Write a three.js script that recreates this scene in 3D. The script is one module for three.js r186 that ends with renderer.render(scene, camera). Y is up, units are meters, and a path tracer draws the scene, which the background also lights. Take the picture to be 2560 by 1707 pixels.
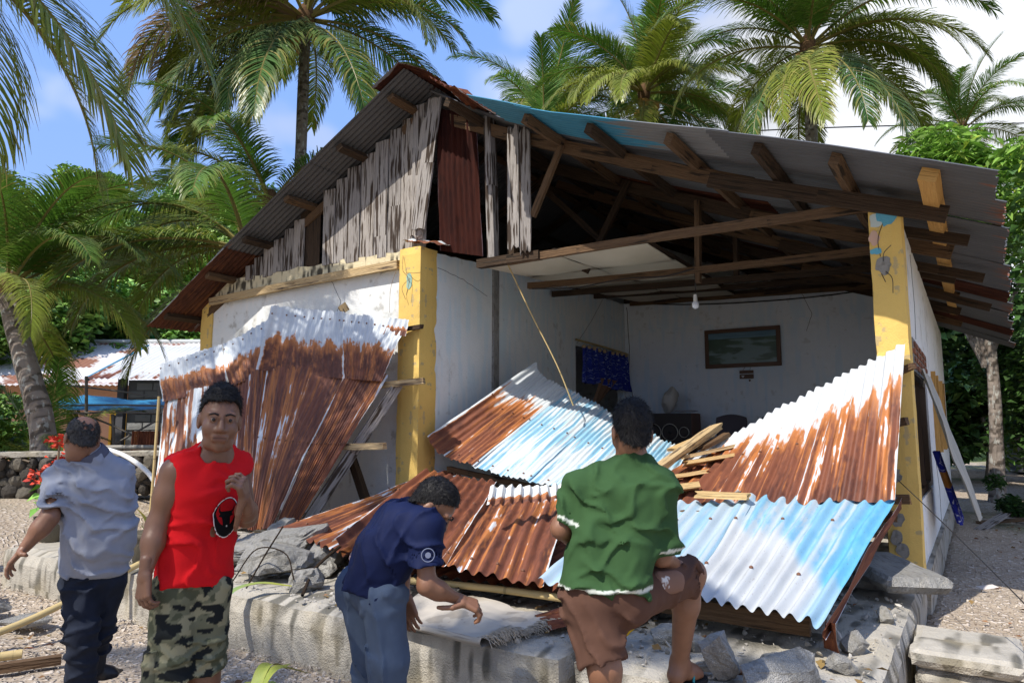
import * as THREE from 'three';
import { mergeGeometries, toCreasedNormals } from 'three/addons/utils/BufferGeometryUtils.js';
import { ConvexGeometry } from 'three/addons/geometries/ConvexGeometry.js';
import { RoundedBoxGeometry } from 'three/addons/geometries/RoundedBoxGeometry.js';

// ---------- camera, sky, sun, exposure ----------
const scene = new THREE.Scene();
const camera = new THREE.PerspectiveCamera(51.1, 1024 / 682, 0.05, 400);
camera.position.set(0.45, 1.5, 6.77);
camera.rotation.order = 'YXZ';
camera.rotation.y = 32.9 * Math.PI / 180;
camera.rotation.x = 6.82 * Math.PI / 180;
const renderer = new THREE.WebGLRenderer({ antialias: true });
renderer.toneMapping = THREE.LinearToneMapping;
renderer.toneMappingExposure = 1.18;
renderer.shadowMap.enabled = true;
const SUN = new THREE.Vector3(-0.25, 1.35, 1).normalize();
const sun = new THREE.DirectionalLight(new THREE.Color(1, 0.95, 0.86), 4.9);
sun.position.copy(SUN).multiplyScalar(60);
sun.castShadow = true;
sun.shadow.mapSize.set(4096, 4096);
Object.assign(sun.shadow.camera, { left: -30, right: 30, top: 30, bottom: -30, near: 1, far: 140 });
sun.shadow.radius = 1;
scene.add(sun, sun.target);

// ---------- random numbers and noise ----------
function rng(seed) { let a = seed >>> 0; return () => { a = (a + 0x6D2B79F5) | 0; let t = Math.imul(a ^ (a >>> 15), 1 | a); t = (t + Math.imul(t ^ (t >>> 7), 61 | t)) ^ t; return ((t ^ (t >>> 14)) >>> 0) / 4294967296; }; }
const NT = new Float32Array(65536); { const r = rng(77); for (let i = 0; i < 65536; i++) NT[i] = r(); }
const sm = (t) => t * t * (3 - 2 * t);
function n2(x, y) { const xi = Math.floor(x), yi = Math.floor(y), fx = sm(x - xi), fy = sm(y - yi), x0 = xi & 255, x1 = (xi + 1) & 255, y0 = (yi & 255) << 8, y1 = ((yi + 1) & 255) << 8; const a = NT[y0 + x0], b = NT[y0 + x1], c = NT[y1 + x0], d = NT[y1 + x1]; return a + (b - a) * fx + (c - a) * fy + (a - b - c + d) * fx * fy; }
function n3(x, y, z) { const zi = Math.floor(z), f = sm(z - zi); const a = n2(x + zi * 17.3, y + zi * 31.7), b = n2(x + (zi + 1) * 17.3, y + (zi + 1) * 31.7); return a + (b - a) * f; }
function fbm(x, y, o = 5) { let s = 0, a = 0.5, n = 0; for (let i = 0; i < o; i++) { s += a * n2(x, y); n += a; x = x * 2.03 + 13.7; y = y * 2.03 + 7.1; a *= 0.5; } return s / n; }
function fbm3(x, y, z, o = 3) { let s = 0, a = 0.5, n = 0; for (let i = 0; i < o; i++) { s += a * n3(x, y, z); n += a; x = x * 2.03 + 5.2; y = y * 2.03 + 1.7; z = z * 2.03 + 9.1; a *= 0.5; } return s / n; }
const clamp = (x, a = 0, b = 1) => Math.min(b, Math.max(a, x));
const ss = (a, b, x) => sm(clamp((x - a) / (b - a)));
const mix = (a, b, t) => a + (b - a) * t;
const mix3 = (a, b, t) => [mix(a[0], b[0], t), mix(a[1], b[1], t), mix(a[2], b[2], t)];
const V = (x, y, z) => new THREE.Vector3(x, y, z);
const VA = (a) => new THREE.Vector3(a[0], a[1], a[2]);

// ---------- sky: clear blue with drifting cumulus ----------
{
  const w = 1024, h = 512, d = new Float32Array(w * h * 4);
  for (let j = 0; j < h; j++) for (let i = 0; i < w; i++) {
    const la = (j / h - 0.5) * Math.PI, lo = (i / w - 0.5) * 2 * Math.PI;
    const y = Math.sin(la), x = Math.cos(la) * Math.cos(lo), z = Math.cos(la) * Math.sin(lo);
    const e = clamp(y);
    let c = mix3([0.44, 0.63, 1.02], [0.17, 0.37, 0.95], Math.pow(e, 0.55));
    const k = 1 / (0.35 + Math.max(y, 0)), px = x * k, pz = z * k;
    // cumulus: broad banks from low-frequency noise, broken up by fine noise
    const bank = fbm(px * 0.9 + 4.3, pz * 0.9 + 2.1, 3), fine = fbm(px * 4 + 11, pz * 4 + 3, 6);
    const near = Math.max(0, x * 0.36 + z * -0.93);
    const cov = bank * 0.75 + fine * 0.5 + 0.42 * Math.pow(Math.max(0, x * 0.06 + y * 0.38 - z * 0.92), 24) + 0.10 * (1 - e);
    let m = ss(0.70, 0.86, cov);
    const wisp = ss(0.56, 0.75, fbm(px * 6 + 30, pz * 6 + 8, 5)) * 0.35;
    m = Math.max(m, wisp * ss(0.02, 0.2, y));
    const lit = mix(0.78, 1.05, ss(0.35, 0.7, fbm(px * 3 + 2, pz * 3 + 9, 4)));
    c = mix3(c, [lit * 0.97, lit * 0.99, lit * 1.03], m * 0.95);
    if (y < 0) c = mix3(c, [0.25, 0.24, 0.2], ss(0, -0.15, y));
    const o = (j * w + i) * 4; d[o] = c[0]; d[o + 1] = c[1]; d[o + 2] = c[2]; d[o + 3] = 1;
  }
  const t = new THREE.DataTexture(d, w, h, THREE.RGBAFormat, THREE.FloatType);
  t.mapping = THREE.EquirectangularReflectionMapping; t.magFilter = t.minFilter = THREE.LinearFilter; t.needsUpdate = true;
  scene.background = t; scene.environment = t; scene.environmentIntensity = 0.93; scene.backgroundIntensity = 0.93;
}

// ---------- object helpers ----------
const taken = {};
function numbered(n) { const k = taken[n] = (taken[n] ?? -1) + 1; return k ? n + '_' + String(k).padStart(3, '0') : n; }
function M(name, geo, mat, parent) { const m = new THREE.Mesh(geo, mat); m.castShadow = m.receiveShadow = true; m.name = name; if (parent) parent.add(m); return m; }
function tag(o, label, category, group, kind) { if (label) o.userData.label = label; if (category) o.userData.category = category; if (group) o.userData.group = group; if (kind) o.userData.kind = kind; return o; }
function thing(name, label, category, pos = [0, 0, 0], turn = 0, group) { const o = new THREE.Group(); o.name = numbered(name); o.position.set(...pos); o.rotation.y = turn; scene.add(o); return tag(o, label, category, group); }
function single(name, geo, mat, label, category, group) { const m = M(numbered(name), geo, mat); scene.add(m); return tag(m, label, category, group); }
function struct(name, geo, mat) { const m = M(numbered(name), geo, mat); scene.add(m); m.userData.kind = 'structure'; return m; }
function part(name, parent) { const g = new THREE.Group(); g.name = name; parent.add(g); return g; }
// ---------- textures ----------
const toS = (x) => { x = clamp(x); return 255 * (x <= 0.0031308 ? 12.92 * x : 1.055 * Math.pow(x, 1 / 2.4) - 0.055); };
const S8 = new Uint8Array(4097); for (let i = 0; i <= 4096; i++) S8[i] = Math.round(toS(i / 4096));
function tex(w, h, fn, rep = true) { // fn(u, v) -> linear rgb
  const d = new Uint8Array(w * h * 4);
  for (let j = 0; j < h; j++) for (let i = 0; i < w; i++) { const c = fn(i / w, j / h), o = (j * w + i) * 4; d[o] = S8[(clamp(c[0]) * 4096) | 0]; d[o + 1] = S8[(clamp(c[1]) * 4096) | 0]; d[o + 2] = S8[(clamp(c[2]) * 4096) | 0]; d[o + 3] = 255; }
  const t = new THREE.DataTexture(d, w, h, THREE.RGBAFormat); t.colorSpace = THREE.SRGBColorSpace; t.magFilter = THREE.LinearFilter; t.minFilter = THREE.LinearMipmapLinearFilter; t.generateMipmaps = true; if (rep) t.wrapS = t.wrapT = THREE.RepeatWrapping; t.needsUpdate = true; return t;
}
function gray(w, h, fn) { const d = new Uint8Array(w * h * 4); for (let j = 0; j < h; j++) for (let i = 0; i < w; i++) { const c = clamp(fn(i / w, j / h)) * 255, o = (j * w + i) * 4; d[o] = d[o + 1] = d[o + 2] = c; d[o + 3] = 255; } const t = new THREE.DataTexture(d, w, h, THREE.RGBAFormat); t.magFilter = THREE.LinearFilter; t.minFilter = THREE.LinearMipmapLinearFilter; t.generateMipmaps = true; t.wrapS = t.wrapT = THREE.RepeatWrapping; t.needsUpdate = true; return t; }
function mat(o) { const m = new THREE.MeshPhysicalMaterial({ roughness: 0.85, specularIntensity: (o.roughness ?? 0.85) > 0.7 ? 0.35 : 0.8, side: THREE.DoubleSide, ...o }); return m; }
const lin = (r, g, b) => new THREE.Color().setRGB(r, g, b);
// tileable noise: period P lattice cells
function tn(u, v, p, seed) { const x = u * p, y = v * p, xi = Math.floor(x), yi = Math.floor(y), fx = sm(x - xi), fy = sm(y - yi), k = seed * 313, q = seed * 977; const xa = (((xi % p + p) % p) * 57 + k) & 255, xb = ((((xi + 1) % p + p) % p) * 57 + k) & 255, ya = ((((yi % p + p) % p) * 131 + q) & 255) << 8, yb = (((((yi + 1) % p + p) % p) * 131 + q) & 255) << 8; const a = NT[ya + xa], b = NT[ya + xb], c = NT[yb + xa], d = NT[yb + xb]; return a + (b - a) * fx + (c - a) * fy + (a - b - c + d) * fx * fy; }
function tf(u, v, p, o, seed) { let s = 0, a = 0.5, n = 0; for (let i = 0; i < o; i++) { s += a * tn(u, v, p << i, seed + i); n += a; a *= 0.52; } return s / n; }
// ---------- materials ----------
const grainBump = gray(512, 512, (u, v) => 0.5 * tf(u, v, 16, 5, 3) + 0.5 * tf(u, v, 128, 2, 9));
// plaster: paint over cement render, faint old blue coats, scuffs and grime spots
function plaster(base, seed, blue, dirt) {
  return tex(640, 640, (u, v) => {
    const a = tf(u, v, 4, 6, seed), b = tf(u, v, 32, 4, seed + 5), st = tf(u * 1, v, 8, 3, seed + 11) * 0.5 + tn(u, v * 0.12, 64, seed + 2) * 0.5;
    let c = base.map((x) => x * (0.9 + 0.14 * a + 0.08 * (b - 0.5)));
    c = mix3(c, [base[0] * 0.72, base[1] * 0.88, base[2] * 0.98], blue * ss(0.45, 0.7, st));
    c = mix3(c, [0.34, 0.31, 0.26], dirt * ss(0.6, 0.85, a * 0.6 + b * 0.5));
    if (b > 0.74 && a > 0.45) c = mix3(c, [0.3, 0.28, 0.25], 0.4 * dirt + 0.1);
    return c;
  });
}
const uvM = (t, rx, ry) => { t.repeat.set(rx, ry); return t; };
const mPlasterOut = mat({ map: uvM(plaster([0.78, 0.78, 0.76], 3, 0.15, 0.5), 0.33, 0.33), bumpMap: uvM(grainBump.clone(), 0.8, 0.8), bumpScale: 0.006, roughness: 0.8 });
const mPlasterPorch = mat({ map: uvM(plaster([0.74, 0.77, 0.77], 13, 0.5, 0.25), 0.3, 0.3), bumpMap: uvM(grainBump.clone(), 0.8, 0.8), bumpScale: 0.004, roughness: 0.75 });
const mPlasterInSkyTint = mat({ map: uvM(plaster([0.75, 0.79, 0.83], 23, 0.45, 0.25), 0.3, 0.3), bumpMap: uvM(grainBump.clone(), 0.8, 0.8), bumpScale: 0.004, roughness: 0.8 });  // bluish base colour paints the sky-lit look into the room wall
const mYellow = mat({ map: uvM(tex(512, 512, (u, v) => { const a = tf(u, v, 4, 5, 31), b = tf(u, v, 24, 4, 37); let c = [0.74, 0.50, 0.145].map((x) => x * (0.86 + 0.22 * a)); if (b > 0.66) c = mix3(c, [0.34, 0.29, 0.2], ss(0.66, 0.78, b) * 0.6); return c; }), 0.7, 0.7), bumpMap: uvM(grainBump.clone(), 1, 1), bumpScale: 0.004, roughness: 0.75 });
const concreteTex = (base, seed, moss) => tex(640, 640, (u, v) => {
  const a = tf(u, v, 4, 6, seed), b = tf(u, v, 48, 4, seed + 3), st = tn(u, v * 0.25, 48, seed + 4) * 0.6 + tf(u, v, 8, 4, seed + 6) * 0.5;
  let c = base.map((x) => x * (0.72 + 0.4 * a + 0.22 * (b - 0.5)));
  c = mix3(c, [0.09, 0.085, 0.07], moss * ss(0.56, 0.85, st));
  c = mix3(c, [0.42, 0.34, 0.2], moss * 0.35 * ss(0.55, 0.8, tf(u, v, 6, 4, seed + 8)));
  return c;
});
const mSlab = mat({ map: uvM(concreteTex([0.43, 0.395, 0.335], 41, 0.85), 0.45, 0.45), bumpMap: uvM(grainBump.clone(), 1.2, 1.2), bumpScale: 0.012, roughness: 0.95 });
const mConcrete = mat({ map: uvM(concreteTex([0.42, 0.405, 0.375], 51, 0.35), 1.6, 1.6), bumpMap: uvM(grainBump.clone(), 3, 3), bumpScale: 0.03, roughness: 0.95 });
const mCement = mat({ map: uvM(concreteTex([0.30, 0.29, 0.27], 55, 0.4), 1, 1), bumpMap: uvM(grainBump.clone(), 3, 3), bumpScale: 0.01, roughness: 0.95 });
// wood: grain runs along u
function wood(a, b, dark, seed, rot) {
  return tex(768, 192, (u, v) => {
    const w = tf(u, v, 4, 4, seed) * 0.8, g = tn(u * 0.12, v + w * 0.06, 64, seed + 1) * 0.5 + tn(u * 0.4, v + w * 0.05, 128, seed + 2) * 0.35 + tn(u, v, 256, seed + 3) * 0.15;
    let c = mix3(a, b, g);
    const r = tf(u * 0.5, v, 16, 4, seed + 9) * 0.6 + tn(u * 0.25, v, 32, seed + 12) * 0.4;
    c = mix3(c, dark, ss(rot, rot + 0.16, r));
    return c;
  });
}
const woodBump = gray(512, 256, (u, v) => tn(u * 0.12, v, 64, 5) * 0.6 + tn(u * 0.4, v, 128, 8) * 0.4);
const wm = (t, rx = 0.5, ry = 2) => mat({ map: uvM(t, rx, ry), bumpMap: uvM(woodBump.clone(), rx, ry), bumpScale: 0.008, roughness: 0.9 });
const mBoard = [
  wm(wood([0.24, 0.215, 0.20], [0.40, 0.37, 0.345], [0.05, 0.036, 0.027], 61, 0.49)),
  wm(wood([0.20, 0.18, 0.165], [0.36, 0.33, 0.31], [0.05, 0.036, 0.027], 62, 0.45)),
  wm(wood([0.27, 0.24, 0.21], [0.44, 0.40, 0.37], [0.06, 0.042, 0.03], 63, 0.5))];
const mTimber = [
  wm(wood([0.075, 0.043, 0.024], [0.17, 0.105, 0.058], [0.035, 0.025, 0.018], 71, 0.58)),
  wm(wood([0.035, 0.023, 0.015], [0.08, 0.052, 0.033], [0.03, 0.022, 0.016], 72, 0.55))];
const mFresh = [
  wm(wood([0.40, 0.25, 0.10], [0.62, 0.44, 0.22], [0.12, 0.08, 0.05], 81, 0.66)),
  wm(wood([0.38, 0.26, 0.13], [0.56, 0.42, 0.24], [0.1, 0.07, 0.05], 82, 0.6))];
const mOrangeWood = wm(wood([0.45, 0.24, 0.07], [0.62, 0.36, 0.12], [0.12, 0.08, 0.04], 85, 0.7));
const mDarkWood = mat({ color: lin(0.06, 0.035, 0.02), roughness: 0.6 });
const mBamboo = mat({ map: uvM(tex(512, 64, (u, v) => { const n = tn(u, v, 32, 4) * 0.3 + tn(u * 0.1, v, 64, 9) * 0.4; const node = Math.abs(((u * 4) % 1) - 0.5) < 0.02 ? 0.6 : 1; return [0.56 * node * (0.75 + 0.4 * n), 0.42 * node * (0.75 + 0.4 * n), 0.2 * node * (0.7 + 0.4 * n)]; }), 0.8, 1), roughness: 0.55 });
// ---------- corrugated sheet metal ----------
const RUST_D = [0.095, 0.033, 0.021], RUST_M = [0.185, 0.062, 0.032], RUST_O = [0.44, 0.16, 0.045], ZINC = [0.60, 0.64, 0.68], BLUE = [0.17, 0.44, 0.61];
// o.edge(s): zinc from the top end (t = 1) down to this t; below it rust. o.clean: 0..1 share of pale streaks left in the rust. o.blue(s,t): paint cover
function sheetTex(seed, o, w = 512, h = 512) {
  const r = rng(seed), cols = o.n || 10, cr = Array.from({ length: cols + 2 }, () => r());
  const zinc = o.zinc || ZINC;
  return tex(w, h, (s, t) => {
    const ci = s * cols, cv = cr[Math.floor(ci)], cw = cr[Math.floor(ci) + 1], cf = sm(ci - Math.floor(ci)), col = mix(cv, cw, cf);
    const big = fbm(s * 4 + seed, t * 4, 4), fine = fbm(s * 40 + seed, t * 22, 4), streak = fbm(s * 30 + seed * 3, t * 2.2, 3), sp = n2(s * 170 + seed, t * 170);
    const e = o.edge ? o.edge(s) : 0.5;
    let m = (e - t) * 4 + (col - 0.5) * 0.75 + (streak - 0.5) * 0.9 + (fine - 0.5) * 0.7;
    if (o.clean) { const pale = streak * 0.75 + big * 0.35 + (col - 0.5) * 0.3; m = Math.min(m, (0.98 - o.clean - pale) * 5 + (fine - 0.5) * 1.2 + 0.4); }
    if (o.lap !== false) { const ed = Math.min(s, 1 - s) * cols; m = Math.min(m, (ed - 0.16 - 0.2 * (fine - 0.3)) * 7 + ss(0.4, 0.75, big) * 1.5); }
    const k = ss(-0.15, 0.18, m), rim = ss(-0.3, 0, m) * (1 - ss(0.05, 0.7, m));
    let z = zinc.map((x) => x * (0.82 + 0.25 * big + 0.10 * (fine - 0.5) + 0.1 * (col - 0.5)));
    if (o.blue) { const bl = clamp(o.blue(s, t, big, fine, streak)); z = mix3(z, o.deep ? mix3([0.05, 0.24, 0.36], [0.03, 0.17, 0.27], fine) : mix3(BLUE, [0.08, 0.34, 0.54], fine), bl); }
    let rc = mix3(RUST_D, RUST_M, ss(0.3, 0.7, big * 0.6 + fine * 0.5));
    rc = mix3(rc, RUST_O, clamp(ss(0.55, 0.8, streak * 0.8 + fine * 0.3 + (col - 0.5) * 0.25) * 0.8 + rim * 0.9) * (o.orange ?? 0.8));
    let c = mix3(z, rc, k);
    if (sp > 0.93) c = mix3(c, [0.12, 0.06, 0.04], 0.35);
    return c;
  }, false);
}
const sheetMat = (t, rough = 0.62) => mat({ map: t, roughness: rough, metalness: 0 });
const mZincRust = [0, 1, 2].map((i) => sheetMat(sheetTex(101 + i, { edge: () => [0.52, 0.44, 0.5][i], orange: 1 })));
const mRust = [0, 1, 2, 3].map((i) => sheetMat(sheetTex(111 + i, { edge: () => 1.6, clean: [0.2, 0.26, 0.17, 0.24][i], orange: 0.95 })));
const mRustPale = sheetMat(sheetTex(117, { edge: () => 1.6, clean: 0.42, orange: 0.9 }));
const mRustDeep = [0, 1].map((i) => sheetMat(sheetTex(121 + i, { edge: () => 1.6, clean: 0.1, orange: 0.45 }), 0.8));
const mOldZinc = [0, 1, 2].map((i) => sheetMat(sheetTex(131 + i, { edge: () => [-0.1, -0.02, -0.06][i], zinc: [0.095, 0.095, 0.098], orange: 0.2 })));
const mBlueRoof = [0, 1].map((i) => sheetMat(sheetTex(141 + i, { edge: () => -1, deep: true, zinc: [0.32, 0.33, 0.33], blue: (s, t) => 0.95 })));
const mBlueGrey = sheetMat(sheetTex(143, { edge: () => -0.1, deep: true, zinc: [0.18, 0.18, 0.178], blue: (s, t, b, f, k) => ss(0.45, 0.5, t + (k - 0.5) * 0.5) }));

// ---------- geometry helpers ----------
// corrugated surface through a point function P(s, t); corrugations run along t
function sheetGeo(P, n, amp, nt = 10, per = 6, trim) {
  const ns = n * per, pos = [], uv = [], idx = [];
  const e = 0.004;
  for (let j = 0; j <= nt; j++) for (let i = 0; i <= ns; i++) {
    const s = i / ns; let t = j / nt; if (trim) t = trim(s, t);
    const p = P(s, t), ds = P(Math.min(1, s + e), t).sub(P(Math.max(0, s - e), t)), dt = P(s, Math.min(1, t + e)).sub(P(s, Math.max(0, t - e)));
    const N = ds.cross(dt).normalize(); p.addScaledVector(N, amp * Math.sin(s * n * Math.PI * 2));
    pos.push(p.x, p.y, p.z); uv.push(s, t);
  }
  for (let j = 0; j < nt; j++) for (let i = 0; i < ns; i++) { const a = j * (ns + 1) + i, b = a + 1, c = a + ns + 1, d = c + 1; idx.push(a, b, d, a, d, c); }
  const g = new THREE.BufferGeometry(); g.setAttribute('position', new THREE.Float32BufferAttribute(pos, 3)); g.setAttribute('uv', new THREE.Float32BufferAttribute(uv, 2)); g.setIndex(idx); g.computeVertexNormals(); return g;
}
// bilinear patch of four corners (a: s0t0, b: s1t0, c: s0t1, d: s1t1) with waviness and a bend
function patch(a, b, c, d, o = {}) {
  a = VA(a); b = VA(b); c = VA(c); d = VA(d);
  const N = b.clone().sub(a).cross(c.clone().sub(a)).normalize(); const sd = o.seed || 1, wv = o.wave ?? 0.02, bend = o.bend || 0, curl = o.curl, dent = o.dent ?? 0.014;
  return (s, t) => {
    const p = a.clone().multiplyScalar((1 - s) * (1 - t)).addScaledVector(b, s * (1 - t)).addScaledVector(c, (1 - s) * t).addScaledVector(d, s * t);
    p.addScaledVector(N, wv * (fbm(s * 2.2 + sd * 7.7, t * 2.2, 2) - 0.5) * 2 + bend * (s * (1 - s) * 2 + t * (1 - t) * 2) + dent * (fbm(s * 6 + sd * 3.3, t * 6 + sd, 3) - 0.5) * 2);
    if (curl) p.add(VA(curl(s, t)));
    return p;
  };
}
function boxUV(g) { // uv in metres from box faces of a geometry in its own frame, u along x
  g = g.index ? g.toNonIndexed() : g; const p = g.attributes.position, uv = new Float32Array(p.count * 2); g.computeVertexNormals(); const n = g.attributes.normal;
  for (let i = 0; i < p.count; i++) { const ax = Math.abs(n.getX(i)), ay = Math.abs(n.getY(i)), az = Math.abs(n.getZ(i)); let u, v; if (az >= ax && az >= ay) { u = p.getX(i); v = p.getY(i); } else if (ay >= ax) { u = p.getX(i); v = p.getZ(i); } else { u = p.getZ(i); v = p.getY(i); } uv[i * 2] = u; uv[i * 2 + 1] = v; }
  g.setAttribute('uv', new THREE.BufferAttribute(uv, 2)); return g;
}
function offUV(g, du, dv) { const a = g.attributes.uv; for (let i = 0; i < a.count; i++) a.setXY(i, a.getX(i) + du, a.getY(i) + dv); return g; }
const R0 = rng(4242);
// rough sawn piece: length along x, jittered, splintered ends when broken > 0
function lumber(L, h, w, o = {}) {
  const seg = Math.max(2, Math.round(L / 0.35)), g = new THREE.BoxGeometry(L, h, w, seg, o.fine || 1, o.fine || 1), p = g.attributes.position, sd = o.seed ?? R0() * 100, j = o.j ?? 0.004;
  for (let i = 0; i < p.count; i++) {
    let x = p.getX(i), y = p.getY(i), z = p.getZ(i); const e = Math.abs(x) > L / 2 - 1e-4;
    y += (n3(x * 3 + sd, y * 20, z * 20) - 0.5) * 2 * j; z += (n3(x * 3 + sd + 9, y * 20, z * 20) - 0.5) * 2 * j;
    if (e && o.broken) x -= Math.sign(x) * o.broken * n3(y * 60 + sd, z * 60, sd + Math.sign(x));
    if (o.bow) y += o.bow * (1 - Math.pow(2 * x / L, 2));
    p.setXYZ(i, x, y, z);
  }
  const q = boxUV(g); return offUV(q, sd, sd * 0.37);
}
function along(g, a, b, roll = 0) { // place lumber from a to b
  a = VA(a); b = VA(b); const d = b.clone().sub(a), x = d.clone().normalize(); let up = Math.abs(x.y) > 0.98 ? V(0, 0, 1) : V(0, 1, 0); const z = x.clone().cross(up).normalize(), y = z.clone().cross(x);
  const m = new THREE.Matrix4().makeBasis(x, y, z); if (roll) m.multiply(new THREE.Matrix4().makeRotationX(roll)); m.setPosition(a.add(b).multiplyScalar(0.5)); return g.applyMatrix4(m);
}
function beam(name, a, b, h, w, m, parent, o = {}) { const L = VA(a).distanceTo(VA(b)); return M(name, along(lumber(L, h, w, o), a, b, o.roll || 0), m, parent); }
function tube(pts, r, seg = 24, rad = 6, taper) { const c = new THREE.CatmullRomCurve3(pts.map(VA)); const g = new THREE.TubeGeometry(c, seg, r, rad); if (taper) { const p = g.attributes.position; for (let i = 0; i <= seg; i++) { const q = c.getPointAt(i / seg), k = taper(i / seg); for (let j = 0; j <= rad; j++) { const o = i * (rad + 1) + j; p.setXYZ(o, q.x + (p.getX(o) - q.x) * k, q.y + (p.getY(o) - q.y) * k, q.z + (p.getZ(o) - q.z) * k); } } g.computeVertexNormals(); } return g; }
// upright wall from an outline (u, y) with holes, extruded by th; frame: 'x' u is X and it faces +Z at z0, 'z' u is -Z and it faces +X at x0
function wallGeo(pts, th, holes = [], axis = 'x', at = 0) {
  const s = new THREE.Shape(pts.map((p) => new THREE.Vector2(p[0], p[1]))); for (const h of holes) s.holes.push(new THREE.Path(h.map((p) => new THREE.Vector2(p[0], p[1]))));
  const g = new THREE.ExtrudeGeometry(s, { depth: th, bevelEnabled: false }); g.translate(0, 0, -th);
  if (axis === 'z') g.rotateY(Math.PI / 2); g.translate(axis === 'x' ? 0 : at, 0, axis === 'x' ? at : 0); return g;
}
function ragged(a, b, n, amp, seed) { const out = []; for (let i = 0; i <= n; i++) { const t = i / n; out.push([mix(a[0], b[0], t), mix(a[1], b[1], t) + (i && i < n ? (n2(t * 40 + seed, seed) - 0.5) * 2 * amp : 0)]); } return out; }
function roughBox(w, h, d, step, amp, seed, o = {}) { // box with worn, uneven faces
  const g = new THREE.BoxGeometry(w, h, d, Math.max(1, Math.round(w / step)), Math.max(1, Math.round(h / step)), Math.max(1, Math.round(d / step))), p = g.attributes.position;
  for (let i = 0; i < p.count; i++) { let x = p.getX(i), y = p.getY(i), z = p.getZ(i); const k = amp * (fbm3(x * 5 + seed, y * 5, z * 5, 3) - 0.5) * 2, ed = (Math.abs(x) > w / 2 - 1e-3) + (Math.abs(y) > h / 2 - 1e-3) + (Math.abs(z) > d / 2 - 1e-3), c = ed > 1 ? -amp * (0.4 + 1.6 * n3(x * 9 + seed, y * 9, z * 9)) : 0; const l = Math.hypot(x / w, y / h, z / d) + 1e-6; p.setXYZ(i, x + (x / w / l) * k + Math.sign(x) * c * (Math.abs(x) > w / 2 - 1e-3), y + (y / h / l) * k + Math.sign(y) * c * (Math.abs(y) > h / 2 - 1e-3), z + (z / d / l) * k + Math.sign(z) * c * (Math.abs(z) > d / 2 - 1e-3)); }
  return boxUV(g);
}
// ---------- ground ----------
const gh = (x, z) => 0.38 * ss(-7.5, -12.5, x) - 0.12 * ss(0.3, 3, x) * ss(1, -3, z) + 0.05 * (fbm(x * 0.5, z * 0.5, 2) - 0.5) * ss(0.2, 1.5, Math.hypot(x + 4, z - 2) - 3.5 + 2);
{
  const N = 340, pos = [], col = [], uv = [], idx = []; const f = (k) => { const t = (k / N - 0.5) * 2; return Math.sinh(t * 4.6) / Math.sinh(4.6) * 150; };
  for (let j = 0; j <= N; j++) for (let i = 0; i <= N; i++) {
    const x = f(i) - 1.5, z = f(j) + 3.5; let y = gh(x, z) + 0.03 * (fbm(x * 2.3, z * 2.3, 3) - 0.5) + 0.02 * (fbm(x * 9, z * 9, 2) - 0.5) - 0.012;
    // soil washed away along the foot of the terrace
    if (x < 0.1 && x > -7.9 && z > 3.3 && z < 4.3) y += 0.05 * (fbm(x * 3, z * 3, 3) - 0.35) * ss(4.3, 3.6, z) - 0.02;
    if (x > -9.9 && x < 0 && z < 3.4 && z > -9) y -= 0.15;
    pos.push(x, y, z); uv.push(x, z);
    const a = fbm(x * 0.35 + 3, z * 0.35, 4), b = fbm(x * 1.7, z * 1.7 + 8, 4); let c = mix3([0.78, 0.76, 0.74], [1.08, 1.02, 0.96], a * 0.6 + b * 0.5);
    const grass = ss(0.5, 0.62, fbm(x * 0.6 + 9, z * 0.6, 4)) * ss(7, 13, Math.hypot(x + 3, z - 4)) * (x > -6 ? 1 : 0.5); c = mix3(c, [0.28, 0.42, 0.14], grass * 0.7);
    col.push(c[0], c[1], c[2]);
  }
  for (let j = 0; j < N; j++) for (let i = 0; i < N; i++) { const a = j * (N + 1) + i, b = a + 1, c = a + N + 1, d = c + 1; idx.push(a, c, b, b, c, d); }
  const g = new THREE.BufferGeometry(); g.setAttribute('position', new THREE.Float32BufferAttribute(pos, 3)); g.setAttribute('uv', new THREE.Float32BufferAttribute(uv, 2)); g.setAttribute('color', new THREE.Float32BufferAttribute(col, 3)); g.setIndex(idx); g.computeVertexNormals();
  const t = tex(1024, 1024, (u, v) => { const a = tf(u, v, 6, 6, 91), b = tf(u, v, 64, 4, 95), p = tn(u, v, 90, 97), q = tn(u, v, 200, 98); let c = mix3([0.27, 0.22, 0.17], [0.49, 0.425, 0.345], a * 0.7 + b * 0.4); if (p > 0.74) c = mix3(c, [0.62, 0.56, 0.50], ss(0.74, 0.84, p)); if (p < 0.14) c = mix3(c, [0.12, 0.085, 0.06], 0.7); if (q > 0.86) c = mix3(c, [0.6, 0.56, 0.52], 0.6); if (q < 0.1) c = mix3(c, [0.15, 0.11, 0.08], 0.6); return c; });
  const bm = gray(1024, 1024, (u, v) => tf(u, v, 24, 5, 93) * 0.6 + ss(0.5, 0.8, tn(u, v, 90, 97)) * 0.5);
  struct('ground', g, mat({ map: uvM(t, 0.42, 0.42), bumpMap: uvM(bm, 0.42, 0.42), bumpScale: 0.03, vertexColors: true, roughness: 1 }));
}

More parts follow.
